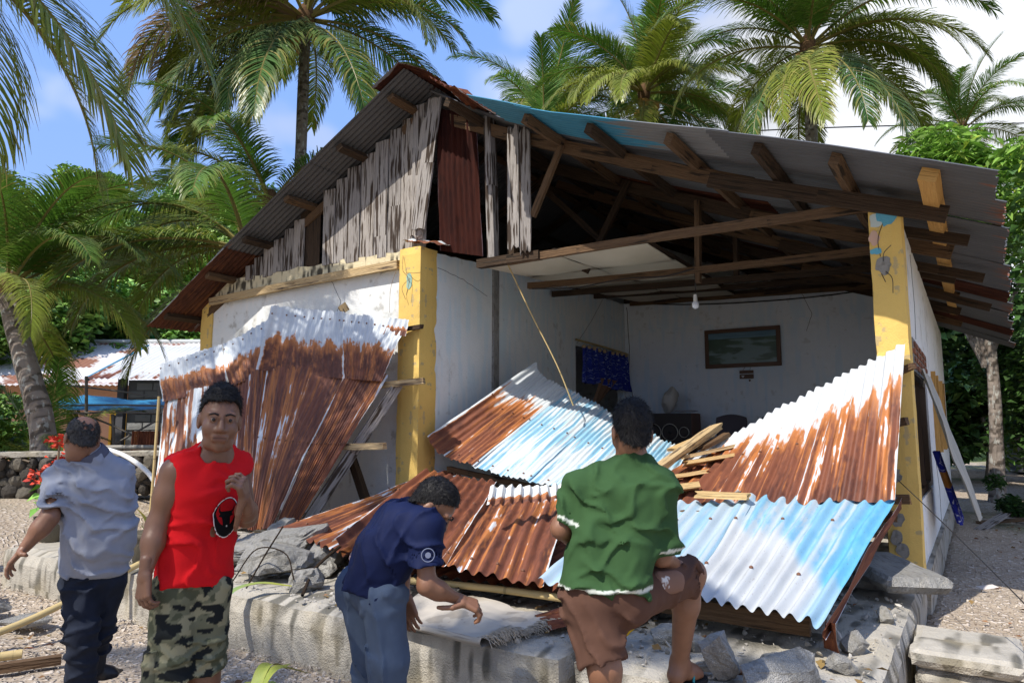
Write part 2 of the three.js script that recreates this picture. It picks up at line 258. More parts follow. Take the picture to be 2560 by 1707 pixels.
// ---------- the damaged house (world axes follow it: facade on z = 0, gable to +z) ----------
const house = thing('damaged_house', 'earthquake damaged white and yellow house with its front torn open and rusty tin roof', 'house');
const F = 0.35, lpp = (a, b, t) => [mix(a[0], b[0], t), mix(a[1], b[1], t), mix(a[2], b[2], t)];
{ // terrace and plinth
  const t1 = M('terrace', roughBox(6.2, 0.62, 3.5, 0.12, 0.02, 3), mSlab, house); t1.position.set(-4.48, F - 0.31, 1.75);
  const t2 = M('terrace', roughBox(1.37, 0.62, 3.46, 0.1, 0.022, 7), mSlab, house); t2.position.set(-0.66, F - 0.325, 1.73); t2.rotation.z = -0.008;
  const pl = M('plinth', roughBox(9.7, 0.6, 8.6, 0.4, 0.01, 9), mSlab, house); pl.position.set(-4.87, F - 0.302, -4.32);
  const skirt = M('plinth_band', roughBox(0.12, 0.42, 8.4, 0.15, 0.012, 12), mSlab, house); skirt.position.set(0.0, 0.1, -4.3);
}
const rag = (a, b, n, am, s) => ragged(a, b, n, am, s);
// walls
M('front_wall', wallGeo([[-9.62, F], [-5.5, F], ...rag([-5.5, 3.62], [-9.62, 3.6], 24, 0.01, 3)], 0.14), mPlasterOut, house);
M('ring_beam', wallGeo([[-9.52, 3.52], [-5.56, 3.50], ...rag([-5.56, 3.74], [-9.52, 3.76], 34, 0.022, 8)], 0.2, [], 'x', 0.045), mat({ map: uvM(tex(512, 256, (u, v) => { const a = tf(u, v, 6, 5, 7), b = tn(u, v * 0.2, 48, 3); let c = mix3([0.62, 0.52, 0.33], [0.74, 0.66, 0.46], a); return mix3(c, [0.08, 0.07, 0.05], ss(0.48, 0.8, a * 0.5 + b * 0.55)); }), 0.6, 1), bumpMap: uvM(grainBump.clone(), 1, 1), bumpScale: 0.01, roughness: 0.9 }), house);
beam('batten', [-9.5, 3.44, 0.085], [-5.6, 3.55, 0.085], 0.11, 0.06, mFresh[1], house, { seed: 3, j: 0.006, bow: 0.012 });
{ // porch side wall with the doorway; u = -z
  const out = [[0.1, F], [3.86, F], [3.86, 2.86], [5.82, 2.86], [5.82, F], [5.9, F], ...rag([5.9, 3.86], [1.42, 3.79], 40, 0.014, 5), ...rag([1.38, 3.75], [0.1, 3.68], 12, 0.01, 9)];
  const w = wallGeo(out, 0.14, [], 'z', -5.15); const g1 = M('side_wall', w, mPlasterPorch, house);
  M('mortar_strip', wallGeo([[1.36, F], ...rag([1.5, F + 0.01], [1.5, 3.76], 2, 0, 2), [1.37, 3.75]], 0.05, [], 'z', -5.115), mCement, house);
  M('back_wall', wallGeo([[-5.15, F], [-0.14, F], ...rag([-0.14, 3.70], [-5.15, 3.88], 44, 0.014, 12)], 0.14, [], 'x', -5.9), mPlasterInSkyTint, house);
  // right wall, outside face on x = 0, window opening and a patch of bare brick over it
  const win = [[0.62, 0.85], [2.62, 0.85], [2.62, 2.0], [0.62, 2.0]], win2 = [[3.7, 1.2], [4.7, 1.2], [4.7, 2.15], [3.7, 2.15]], win3 = [[6.0, 1.2], [6.8, 1.2], [6.8, 2.2], [6.0, 2.2]];
  M('right_wall', wallGeo([[0.24, 0.2], [8.5, 0.2], [8.5, 3.2], ...rag([8.5, 3.2], [0.24, 3.32], 20, 0.01, 4)], 0.14, [win, win2, win3], 'z', 0.002), mPlasterOut, house);
  M('left_wall', wallGeo([[0.14, F], [8.5, F], [8.5, 3.5], [0.14, 3.5]], 0.14, [[[4.4, 1.0], [5.9, 1.0], [5.9, 2.5], [4.4, 2.5]]], 'z', -9.6), mPlasterOut, house);
  M('rear_wall', wallGeo([[-9.6, F], [0, F], [0, 3.2], [-5.1, 5.6], [-9.6, 3.4]], 0.14, [], 'x', -8.5), mPlasterOut, house);
  const bp = part('brick_patch', house), bg = [0, 1].map((k) => roughBox(0.06, 0.055, 0.19, 0.06, 0.006, 30 + k)), bmat = [mat({ color: lin(0.3, 0.13, 0.08), bumpMap: grainBump, bumpScale: 0.01 }), mat({ color: lin(0.24, 0.12, 0.08), bumpMap: grainBump, bumpScale: 0.01 })];
  for (let r = 0; r < 4; r++) for (let c = 0; c < 9; c++) { const b = M('brick', bg[(r + c) % 2], bmat[(r * 3 + c) % 2], bp); b.position.set(-0.006 + 0.012 * n2(r * 3.3, c * 5.1), 2.05 + r * 0.068, -0.66 - c * 0.215 - (r % 2) * 0.1); }
  M('lintel_mortar', wallGeo([[0.55, 2.0], [2.7, 2.0], [2.66, 2.3], [0.6, 2.31]], 0.02, [], 'z', 0.012), mCement, house);
  const wf = part('window', house);
  for (const z of [-0.66, -1.62, -2.58]) beam('frame', [-0.05, 0.87, z], [-0.05, 1.99, z], 0.06, 0.07, mDarkWood, wf);
  for (const y of [0.88, 1.97]) beam('frame', [-0.05, y, -0.62], [-0.05, y, -2.62], 0.06, 0.07, mDarkWood, wf);
  for (const z of [-3.75, -4.66, -6.05, -6.76]) beam('frame', [0.0, 1.16, z], [0.0, 2.2, z], 0.09, 0.1, mOrangeWood, wf);
}
{ // cracks running through the plaster
  const ck = mat({ color: lin(0.09, 0.085, 0.08), roughness: 1 }); const crack = (pts, r = 0.0035) => { const q = []; for (let i = 0; i < pts.length - 1; i++) for (let k = 0; k < 6; k++) { const t = k / 6, p = lpp(pts[i], pts[i + 1], t), j = 0.022 * (k ? 1 : 0.3); q.push([p[0] + (pts.fx ? 0 : (n2(i * 7 + k * 3.1, 5) - 0.5) * j), p[1] + (n2(i * 5 + k * 2.7, 9) - 0.5) * j, p[2] + (pts.fz ? 0 : (n2(i * 3 + k * 1.9, 2) - 0.5) * j)]); } q.push(pts[pts.length - 1]); M('crack', tube(q, r, q.length * 2, 4), ck, house); };
  const fx = (p) => { p.fx = true; return p; }, fz = (p) => { p.fz = true; return p; };
  crack(fx([[-5.149, 3.5, -0.15], [-5.149, 3.44, -0.7], [-5.149, 3.3, -1.25]])); crack(fx([[-5.149, 3.86, -5.0], [-5.149, 3.3, -4.4], [-5.149, 2.9, -3.9]])); crack(fx([[-5.149, 1.9, -1.5], [-5.149, 1.86, -2.3], [-5.149, 1.92, -3.0]])); crack(fz([[-5.1, 3.8, -5.898], [-5.06, 3.1, -5.898], [-5.08, 2.5, -5.898], [-4.98, 1.9, -5.898]]), 0.006); crack(fz([[-1.9, 3.75, -5.898], [-1.75, 3.4, -5.898], [-1.85, 3.1, -5.898]])); crack(fz([[-6.9, 3.5, 0.002], [-6.7, 3.2, 0.002], [-6.85, 2.9, 0.002]])); crack(fx([[0.003, 3.2, -1.2], [0.003, 2.7, -1.35], [0.003, 2.35, -1.2]])); crack(fx([[0.003, 1.15, -3.4], [0.003, 0.7, -3.9], [0.003, 0.3, -3.8]]));
}
{ // pillars
  const mk = (x0, x1, y0, y1, z0, z1, s) => { const p = M('pillar', roughBox(x1 - x0, y1 - y0, z1 - z0, 0.1, 0.008, s), mYellow, house); p.position.set((x0 + x1) / 2, (y0 + y1) / 2, (z0 + z1) / 2); return p; };
  mk(-9.82, -9.52, 0.1, 3.66, -0.2, 0.03, 3); mk(-5.5, -5.14, 0.2, 3.72, -0.15, 0.19, 5); mk(-0.235, 0.03, 0.12, 3.44, -0.26, 0.02, 8);
  // flaked paint: pale blue and bare cement at the pillar heads, spalled hole with bent wires
  const mB = mat({ color: lin(0.13, 0.40, 0.52), bumpMap: grainBump, bumpScale: 0.006 }), mPale = mat({ color: lin(0.55, 0.62, 0.58) }), mPink = mat({ color: lin(0.62, 0.40, 0.3) });
  const chip = (name, x, y, z, w, h, m, sd, par = house) => { const pts = []; for (let i = 0; i < 16; i++) { const a = i / 16 * 6.283, k = 0.75 + 0.5 * n2(i * 0.9 + sd, sd); pts.push(new THREE.Vector2(Math.cos(a) * w / 2 * k, Math.sin(a) * h / 2 * k)); } const g = new THREE.ExtrudeGeometry(new THREE.Shape(pts), { depth: 0.004, bevelEnabled: false }); const c = M(name, g, m, par); c.position.set(x, y, z); return c; };
  chip('paint_patch', -9.67, 3.58, 0.03, 0.26, 0.17, mB, 2); chip('paint_patch', -0.08, 3.31, 0.021, 0.16, 0.22, mB, 4); chip('paint_patch', -0.17, 3.27, 0.019, 0.1, 0.12, mPale, 6); chip('paint_patch', -0.19, 3.12, 0.022, 0.09, 0.12, mPink, 8); chip('paint_patch', -0.18, 3.0, 0.023, 0.09, 0.06, mB, 9); chip('paint_patch', -0.13, 3.12, 0.018, 0.16, 0.16, mPale, 19).material = mYellow;
  chip('spalled_concrete', -0.13, 2.87, 0.02, 0.13, 0.15, mCement, 11); chip('paint_patch', -5.32, 3.3, 0.191, 0.09, 0.2, mat({ color: lin(0.3, 0.46, 0.4) }), 13);
  for (const [sx, sy] of [[-0.05, 1.1], [-0.06, 0.6], [-0.02, 0.5], [-0.04, 0.75]]) chip('dirt_patch', -0.1 + sx, sy, 0.021, 0.07 + 0.05 * n2(sy * 9, 1), 0.12, mCement, sy * 31);
  const mw = mat({ color: lin(0.05, 0.04, 0.035), roughness: 0.6 });
  for (const p of [[[-0.13, 2.9, 0.02], [-0.12, 2.97, 0.05], [-0.06, 3.03, 0.06]], [[-0.12, 2.82, 0.02], [-0.07, 2.75, 0.06], [-0.07, 2.62, 0.05]], [[-0.15, 2.8, 0.02], [-0.12, 2.72, 0.05]], [[-0.1, 3.28, 0.02], [-0.16, 3.1, 0.03], [-0.15, 2.95, 0.02]]]) M('wire', tube(p, 0.003, 10, 4), mw, house);
  for (const p of [[[-5.42, 3.62, 0.2], [-5.35, 3.4, 0.27], [-5.28, 3.3, 0.24], [-5.3, 3.1, 0.26]], [[-5.5, 3.5, 0.2], [-5.52, 3.2, 0.3], [-5.55, 2.9, 0.28]], [[-5.36, 3.4, 0.2], [-5.2, 3.36, 0.25], [-5.12, 3.37, 0.2]], [[-5.3, 3.32, 0.2], [-5.37, 3.2, 0.26], [-5.33, 3.05, 0.24]]]) M('wire', tube(p, 0.0035, 14, 4), mat({ color: lin(0.22, 0.14, 0.08) }), house);
}
// gable boards
const RX = -5.15, RY = 5.72; const yL = (x) => RY + 0.512 * (x - RX);
{
  const gw = part('gable_wall', house); let x = -9.3, k = 0; const R = rng(9);
  while (x < -5.25) {
    const w = 0.15 + 0.1 * R(), gapb = 0.004 + 0.01 * R(), yt = yL(x + w * 0.5) - 0.015, yb = 3.68 + 0.05 * R(), z = 0.02 + 0.025 * R();
    if (!(x > -7.55 && x < -7.2)) {
      const L = yt - yb; if (L > 0.12) { const g = lumber(L, 0.022, w, { seed: k * 3.7 + 1, j: 0.005, broken: R() < 0.3 ? 0.04 : 0.012, fine: 4 }); const m = M('board', along(g, [x + w / 2, yb, z], [x + w / 2 + (R() - 0.5) * 0.03, yt, z], 0), mBoard[k % 3], gw); }
    } else { const L = yt - 4.62; if (L > 0.1) M('board', along(lumber(L, 0.022, w, { seed: k, broken: 0.03, fine: 4 }), [x + w / 2, 4.62, z], [x + w / 2, yt, z]), mBoard[1], gw); }
    x += w + gapb; k++;
  }
  M('plywood_patch', along(lumber(0.86, 0.015, 0.42, { seed: 5, fine: 3 }), [-7.37, 3.72, -0.01], [-7.37, 4.6, -0.01]), mTimber[1], gw);
  M('board', along(lumber(1.68, 0.025, 0.2, { seed: 44, broken: 0.12, fine: 4 }), [-5.32, 3.8, 0.09], [-5.12, 5.5, 0.09]), mBoard[2], gw);
  M('board', along(lumber(1.75, 0.025, 0.2, { seed: 46, broken: 0.06, fine: 4 }), [-5.22, 3.95, 0.14], [-5.0, 5.6, 0.12]), mBoard[0], gw);
  M('board', along(lumber(1.6, 0.022, 0.15, { seed: 47, broken: 0.2, fine: 4 }), [-3.86, 3.45, 0.07], [-3.87, 5.02, 0.07]), mBoard[0], gw);
  M('board', along(lumber(1.56, 0.022, 0.14, { seed: 49, broken: 0.15, fine: 4 }), [-3.69, 3.42, 0.08], [-3.71, 4.95, 0.08]), mBoard[1], gw);
  beam('post', [-4.2, 3.45, -0.02], [-4.27, 5.25, -0.02], 0.12, 0.1, mBoard[1], gw, { seed: 4 });
  beam('post', [-4.08, 3.5, -0.25], [-4.1, 5.2, -0.25], 0.1, 0.1, mTimber[1], gw, { seed: 6 });
  M('tin_panel', sheetGeo(patch([-4.98, 3.66, 0.03], [-4.32, 3.5, 0.03], [-5.03, 5.5, 0.06], [-4.45, 5.3, 0.03], { wave: 0.03, seed: 3 }), 8, 0.012, 12), mat({ map: sheetTex(151, { edge: () => 2, clean: 0.05, orange: 0.12 }), roughness: 0.9, color: lin(0.2, 0.13, 0.15) }), gw);
  M('tin_scrap', sheetGeo(patch([-5.45, 3.82, 0.2], [-4.75, 3.66, 0.25], [-5.4, 3.86, 0.02], [-4.8, 3.72, 0.0], { wave: 0.05, seed: 8 }), 3, 0.012, 5), mZincRust[0], gw);
  beam('top_plate', [-4.4, 3.42, 0.0], [-3.55, 3.42, 0.0], 0.1, 0.1, mTimber[1], gw, { seed: 8 });
}
const mEaveOld = mat({ map: mRustDeep[1].map, color: lin(0.5, 0.55, 0.6), roughness: 0.9 }), mRustOldShade = mat({ map: mRustDeep[0].map, color: lin(0.34, 0.3, 0.3), roughness: 0.9 });
// roof
const roof = part('roof', house);
const PR = [[-5.15, 5.74], [-4.4, 5.28], [-3.84, 4.98], [-2.9, 4.58], [-1.89, 4.22], [-0.88, 3.88], [-0.09, 3.58], [0.68, 3.27], [1.3, 3.02]];
const yR = (x) => { for (let i = 0; i < PR.length - 1; i++) if (x <= PR[i + 1][0]) { const t = (x - PR[i][0]) / (PR[i + 1][0] - PR[i][0]); return mix(PR[i][1], PR[i + 1][1], t); } return PR[PR.length - 1][1]; };
{
  const R = rng(5), cw = 0.78, rows = [[-5.05, -3.1], [-3.3, -1.15], [-1.35, 0.72]];
  const zf = 0.95;
  for (let c = 0; c < 13; c++) for (let r = 0; r < 3; r++) {
    let x0 = rows[r][0], x1 = rows[r][1] + (r === 2 ? 0.03 * c + 0.08 * (R() - 0.5) : 0); const za = zf - c * cw * 0.96, zb = za - cw; if (r === 0 && c === 0) x0 = -3.9;
    const lift = 0.004 * c % 0.008 + (2 - r) * 0.012 + 0.006 * (c % 2), sag = 0.018 * (R() - 0.5), back = -0.012 * c;
    const P = (s, t) => { const x = mix(x1, x0, t), z = mix(za, zb, s); return V(x, yR(x) + lift + back * (x + 5) * 0.2 + sag * Math.sin(s * 3.1) - 0.02 * fbm(x * 2 + c * 3, z * 2, 2), z); };
    let m = mOldZinc[(c * 2 + r) % 3]; if (c < 1 && r === 0) m = mBlueRoof[0]; if (c < 1 && r === 1) m = mBlueGrey; if (c > 2 && (c + r) % 4 === 0) m = mRustOldShade;  // some sheets deeper in get darker rust that paints shade under the roof
    if (c === 0 && r === 2) m = mOldZinc[0];
    M('roofing_sheet', sheetGeo(P, 9, 0.013, 10, 6, r === 2 ? (s, t) => t * (1 - 0.012 * n2(s * 60 + c, c)) + 0.012 * n2(s * 60 + c, c) : null), m, roof);
  }
  for (let c = 0; c < 13; c++) for (let r = 0; r < 3; r++) {
    const a = [[-6.9, -5.1], [-8.65, -6.75], [-10.35, -8.5]][r], za = 0.6 - c * cw * 0.96, zb = za - cw, lift = (2 - r) * 0.012 + 0.006 * (c % 2);
    const P = (s, t) => { const x = mix(a[0], a[1], t), z = mix(zb, za, s); return V(x, yL(x) + 0.06 + lift - 0.02 * fbm(x * 2 + c * 5, z * 2, 2) - (r === 2 && c < 2 ? 0.05 * (1 - t) : 0), z); };
    M('roofing_sheet', sheetGeo(P, 10, 0.009, 8, 6), r === 2 && c < 2 ? mEaveOld : mOldZinc[(c + r) % 3], roof);
  }
  // ridge: bent caps
  for (let c = 0; c < 6; c++) { const za = 0.72 - c * 1.6; const P = (s, t) => { const u = (t - 0.5) * 2, x = RX + 0.05 + u * 0.42; return V(x, RY + 0.10 - Math.abs(u) * 0.2 + 0.03 * fbm(c + s * 3, t * 3, 2), mix(za, za - 1.7, s)); }; M('ridge_cap', sheetGeo(P, 12, 0.008, 6), mRustOldShade, roof); }
  M('torn_sheet', sheetGeo(patch([-4.05, 5.16, 0.9], [-4.6, 5.5, 0.75], [-4.02, 5.13, 0.1], [-4.6, 5.48, 0.1], { wave: 0.07, seed: 5 }), 6, 0.012, 8), mRustDeep[1], roof);
  // purlins, both slopes
  const pr = [[-3.25, 0.8], [-2.52, 0.82], [-1.72, 0.82], [-0.96, 0.8], [-0.36, 0.82], [0.27, 0.8]];
  pr.forEach(([x, z], i) => beam('purlin', [x, yR(x) - 0.075, z], [x, yR(x) - 0.09, i === 5 ? -8.2 : -8.6], 0.1, i === 5 ? 0.12 : 0.075, i === 5 ? mOrangeWood : mTimber[i % 2], roof, { seed: i * 5 + 2, broken: 0.015, roll: 0.38 }));
  beam('purlin', [-4.35, yR(-4.35) - 0.1, 0.7], [-4.35, yR(-4.35) - 0.1, -8.6], 0.1, 0.08, mTimber[1], roof, { seed: 19, roll: 0.45 });
  for (const [i, x] of [-5.4, -6.28, -7.28, -8.15, -8.98, -10.0].entries()) beam('purlin', [x, yL(x) - 0.03, 0.52], [x, yL(x) - 0.03, -8.6], 0.07, 0.1, mTimber[i % 2], roof, { seed: i * 7 + 50, broken: 0.02, roll: -0.45 });
}
{ // trusses
  const tr = part('roof_frame', house);
  const raf = (z, i, hb) => { beam('rafter', [-5.0, yR(-5.0) - 0.26, z], [-1.2, yR(-1.2) - 0.2, z], hb, 0.06, mTimber[i % 2], tr, { seed: i * 11 + 3, bow: -0.03 }); beam('rafter', [-1.6, yR(-1.6) - 0.22, z + 0.045], [0.36, yR(0.36) - 0.17, z + 0.045], hb, 0.05, mTimber[(i + 1) % 2], tr, { seed: i * 11 + 8 }); beam('rafter', [-5.2, yL(-5.2) - 0.14, z], [-9.7, yL(-9.7) - 0.14, z], 0.12, 0.06, mTimber[i % 2], tr, { seed: i * 5 + 2 }); };
  raf(0.0, 0, 0.14); raf(-1.5, 1, 0.15); raf(-3.0, 2, 0.14); raf(-4.5, 3, 0.13); raf(-5.85, 4, 0.13); raf(-7.3, 5, 0.13);
  beam('tie_beam', [-3.98, 3.40, 0.0], [-0.2, 3.43, -0.1], 0.085, 0.06, mTimber[0], tr, { seed: 21, bow: 0.02 });
  beam('tie_beam', [-4.6, 3.42, -1.45], [-0.28, 3.33, -1.4], 0.08, 0.06, mTimber[0], tr, { seed: 23, bow: -0.02 });
  beam('tie_beam', [-5.1, 3.6, -3.0], [0, 3.45, -3.0], 0.09, 0.06, mTimber[1], tr, { seed: 25 });
  beam('tie_beam', [-5.1, 3.8, -4.5], [0, 3.6, -4.5], 0.09, 0.06, mTimber[1], tr, { seed: 27 });
  beam('tie_beam', [-5.1, 3.9, -5.8], [0, 3.74, -5.8], 0.09, 0.08, mTimber[1], tr, { seed: 29 });
  beam('brace', [-3.24, 4.62, 0.05], [-3.62, 3.86, 0.05], 0.07, 0.05, mTimber[0], tr, { seed: 31 });
  beam('brace', [-3.08, 4.62, -1.43], [-3.72, 3.5, -1.43], 0.08, 0.06, mTimber[1], tr, { seed: 33 });
  beam('post', [-2.2, 4.2, -1.44], [-2.22, 3.2, -1.44], 0.09, 0.06, mTimber[0], tr, { seed: 35 });
  beam('post', [-2.2, 4.2, -3.05], [-2.2, 3.5, -3.05], 0.09, 0.06, mTimber[1], tr, { seed: 37 });
  beam('brace', [-4.4, 4.8, -1.5], [-3.2, 3.6, -1.5], 0.08, 0.05, mTimber[1], tr, { seed: 39 });
  beam('outrigger', [-0.2, 3.42, -0.9], [0.5, 3.2, -0.9], 0.1, 0.06, mTimber[1], tr, { seed: 41 }); beam('outrigger', [-0.2, 3.38, -2.4], [0.62, 3.1, -2.4], 0.1, 0.06, mTimber[1], tr, { seed: 42 }); beam('outrigger', [-0.2, 3.38, -4.2], [0.7, 3.02, -4.2], 0.1, 0.06, mTimber[1], tr, { seed: 43 });
}
{ // what is left of the ceiling: cream boards hanging between battens
  const ce = part('ceiling', house), mC = mat({ map: uvM(tex(512, 512, (u, v) => { const a = tf(u, v, 4, 6, 17); return mix3([0.36, 0.31, 0.23], [0.55, 0.49, 0.39], a); }), 0.5, 0.5), roughness: 0.9 });
  const A = V(-4.55, 3.40, -0.14), B = V(-2.42, 3.42, -0.25), C = V(-4.95, 3.84, -5.7), D = V(-2.95, 3.74, -5.7);
  const Q = (s, t) => A.clone().multiplyScalar((1 - s) * (1 - t)).addScaledVector(B, s * (1 - t)).addScaledVector(C, (1 - s) * t).addScaledVector(D, s * t);
  for (let i = 0; i < 2; i++) for (let j = 0; j < 4; j++) {
    const P = (s, t) => { const p = Q((i + 0.01 + s * 0.98) / 2, (j + 0.008 + t * 0.984) / 4); p.y += -0.09 * Math.sin(s * 3.1) * Math.sin(t * 3.1) * (0.5 + n2(i * 3.1, j * 7.7)) + 0.03 * (fbm(s * 2 + i * 5, t * 2 + j * 3, 2) - 0.5) + 0.05; return p; };
    const g = sheetGeo(P, 4, 0, 6, 2); const b = g.clone(); b.translate(0, 0.006, 0); const uvs = g.attributes.uv; M('ceiling_panel', mergeGeometries([g, b]), mC, ce);
  }
  beam('batten', [-4.95, 3.82, -5.72], [-0.2, 3.70, -5.72], 0.07, 0.05, mTimber[0], ce, { seed: 61 });
  for (const s of [0.02, 0.5, 0.98]) { const a = Q(s, 0), b = Q(s, 1); beam('batten', [a.x, a.y + 0.1, a.z], [b.x, b.y + 0.1, b.z], 0.05, 0.05, mTimber[1], ce, { seed: s * 99 }); }
}
// ---------- fallen roof sections ----------
const nailMat = mat({ color: lin(0.16, 0.07, 0.04), roughness: 0.7 }), nailGeo = new THREE.SphereGeometry(0.013, 7, 4, 0, 6.3, 0, 1.6);
function sheetPart(parent, P, n, amp, m, o = {}) {
  const s = M('roofing_sheet', sheetGeo(P, n, amp, o.nt || 14, o.per || 8, o.trim || ((s, t) => { const k = n * 7.3 + amp * 900; return t + (1 - t) * 0.02 * Math.pow(n2(s * n * 1.7, k), 2) - t * 0.02 * Math.pow(n2(s * n * 1.9, k + 5), 2); })), m, parent);
  for (const t of o.nails || []) for (let i = 0; i < n; i += o.every || 2) { const ss0 = (i + 0.25) / n; if (ss0 > 0.98) continue; const p = P(ss0, t), e = 0.01, N = P(Math.min(1, ss0 + e), t).sub(p).cross(P(ss0, Math.min(1, t + e)).sub(p)).normalize(); if (o.flip) N.negate(); const k = M('nail', nailGeo, nailMat, s); k.position.copy(p).addScaledVector(N, amp * (o.flip ? -1 : 1)); k.quaternion.setFromUnitVectors(V(0, 1, 0), N); }
  return s;
}
{ // section leaning against the gable wall: two rows of overlapping sheets, rust below a band of bare zinc
  const A = thing('fallen_roof_section', 'section of rusty roof sheets slumped against the white front wall, zinc showing along its top', 'roof section');
  const T = [[-9.36, 2.4, 0.9], [-8.36, 2.65, 0.6], [-7.47, 3.01, 0.4], [-7.36, 3.12, 0.44], [-6.32, 2.98, 0.3], [-5.24, 2.76, 0.25]];
  const Md = [[-8.99, 1.89, 1.06], [-7.84, 2.07, 0.83], [-7.25, 2.31, 0.66], [-7.27, 2.29, 0.72], [-5.95, 2.13, 0.56], [-5.34, 2.08, 0.5]];
  const B = [[-8.55, 0.42, 1.42], [-6.62, 0.38, 1.62], [-6.2, 0.37, 1.6], [-6.28, 0.38, 1.66], [-5.98, 0.4, 1.58], [-5.74, 0.5, 1.42]];
  const ov = (a, b, k) => a.map((x, i) => mix(x, b[i], k));
  const up = [[0, 1, 0], [1, 2, 1], [3, 4, 2], [4, 5, 0]], pale = [mRustPale, mRust[1], mRust[0], mRust[2]];
  const nn = [14, 11, 15, 15];
  up.forEach(([i, j, m], k) => {
    sheetPart(A, patch(ov(Md[i], B[i], 0.03), ov(Md[j], B[j], 0.03), T[i], T[j], { seed: k + 1, wave: 0.03, curl: (s, t) => [0, 0, 0.035 + (k === 2 ? 0.14 * Math.pow(Math.max(0, 0.18 - s) / 0.18, 2) : 0) + (k === 3 ? 0.05 * (1 - t) * s : 0)] }), nn[k], 0.0085, mZincRust[m], { nails: [0.86], nt: 16, trim: (s, t) => t - 0.02 * t * (n2(s * 25, k) > 0.6 ? 1 : 0) });
    sheetPart(A, patch(B[i], B[j], ov(Md[i], T[i], 0.06), ov(Md[j], T[j], 0.06), { seed: k + 11, wave: 0.045, bend: 0.03 }), nn[k], 0.008, pale[k], { nails: k > 1 ? [0.5] : [], nt: 22 });
  });
  M('roofing_sheet', sheetGeo(patch([-5.55, 2.62, 0.4], [-5.22, 2.58, 0.36], [-5.5, 2.82, 0.34], [-5.2, 2.78, 0.32], { wave: 0.02, seed: 31 }), 4, 0.01, 5, 8), mZincRust[2], A);
  beam('purlin', [-8.9, 1.78, 0.9], [-4.86, 2.03, 0.4], 0.07, 0.06, mFresh[1], A, { seed: 3, broken: 0.03 });
  beam('purlin', [-8.6, 1.2, 1.1], [-5.03, 1.29, 0.86], 0.07, 0.06, mFresh[1], A, { seed: 5, broken: 0.03 });
  beam('purlin', [-9.1, 2.35, 0.75], [-5.05, 2.7, 0.22], 0.05, 0.05, mTimber[1], A, { seed: 6, broken: 0.06 });
  beam('rafter', [-6.45, 2.98, 0.12], [-6.5, 3.12, 0.2], 0.11, 0.06, mFresh[1], A, { seed: 8, broken: 0.05 });
  beam('rafter', [-5.95, 1.2, 0.5], [-5.55, 0.42, 0.5], 0.09, 0.08, mTimber[1], A, { seed: 9, broken: 0.08 });
  beam('rafter', [-5.8, 0.42, 1.3], [-5.28, 2.0, 0.4], 0.12, 0.05, mBoard[1], A, { seed: 10 });
}
const mWhiteBlue = [0, 1, 2].map((i) => sheetMat(sheetTex(161 + i, { n: 10, edge: (s) => -0.2, zinc: [0.62, 0.66, 0.68], lap: false, blue: (s, t, b, f, k) => 0.7 * ss(0.56, 0.8, k * 0.9 + f * 0.25 + 0.24 * Math.max(0, 1 - Math.abs(t - 0.5 - 0.1 * i) * 5)) + 0.12 * k })));
const mLeftB = sheetMat(sheetTex(165, { n: 10, edge: (s) => 0.66 - 0.5 * Math.max(0, s - 0.85), zinc: [0.6, 0.64, 0.66], clean: 0.16, orange: 1 }));
const mD = [0, 1, 2].map((i) => sheetMat(sheetTex(171 + i, { n: 8, edge: (s) => [0.7, 0.62, 0.7][i] + 0.06 * s, clean: [0.12, 0.27, 0.24][i], zinc: [0.58, 0.61, 0.65], orange: 1.0 })));
const mE = [0, 1].map((i) => sheetMat(sheetTex(181 + i, { n: i ? 9 : 5, edge: () => -0.4, lap: false, zinc: [0.50, 0.52, 0.53], blue: (s, t, b, f, k) => { const col = n2(Math.floor(s * 9) * 3.7 + i, 2); return clamp(i ? ss(0.05, 0.14, t + 0.55 * s - 0.62 + (col - 0.5) * 0.16) * (0.2 + 0.6 * ss(0.38, 0.66, k * 0.6 + f * 0.25 + s * 0.24)) + 0.55 * ss(0.82, 0.9, s) : 0.25 + 0.35 * ss(0.4, 0.7, k)); } }, 512, 768)));
{ // section that slid into the room
  const B = thing('fallen_roof_section', 'tilted section of pale blue and white roof sheets with one rusty edge sheet, lying inside the open room', 'roof section');
  const b0 = [-5.05, 1.22, 0.12], b1 = [-2.0, 0.86, 0.62], t0 = [-4.62, 2.24, -1.68], t1 = [-2.35, 1.2, -1.32];
  const L = (a, b, k) => a.map((x, i) => mix(x, b[i], k)); const cut = [0, 0.24, 0.5, 0.76, 1];
  for (let k = 0; k < 4; k++) {
    const P = patch(L(b0, b1, cut[k]), L(b0, b1, cut[k + 1] + (k < 3 ? 0.015 : 0)), L(t0, t1, cut[k]), L(t0, t1, cut[k + 1]), { seed: 20 + k, wave: 0.03, curl: (s, t) => [0, 0.006 * (k % 2) - (k === 0 ? 0 : 0) - 0.10 * Math.sin((cut[k] + s * 0.25) * 3.1) * (1 - t) + (k === 0 ? 0.16 * Math.pow(Math.max(0, 0.3 - s) / 0.3, 2) : 0), 0] });
    sheetPart(B, P, 11, 0.011, k ? mWhiteBlue[k - 1] : mLeftB, { nails: [0.05, 0.55], nt: 18, every: 3 });
  }
  beam('purlin', [-4.9, 1.0, -0.1], [-2.2, 0.72, 0.45], 0.06, 0.06, mTimber[0], B, { seed: 61 }); beam('purlin', [-4.5, 2.0, -1.5], [-2.5, 1.05, -1.2], 0.06, 0.06, mTimber[0], B, { seed: 62 });
}
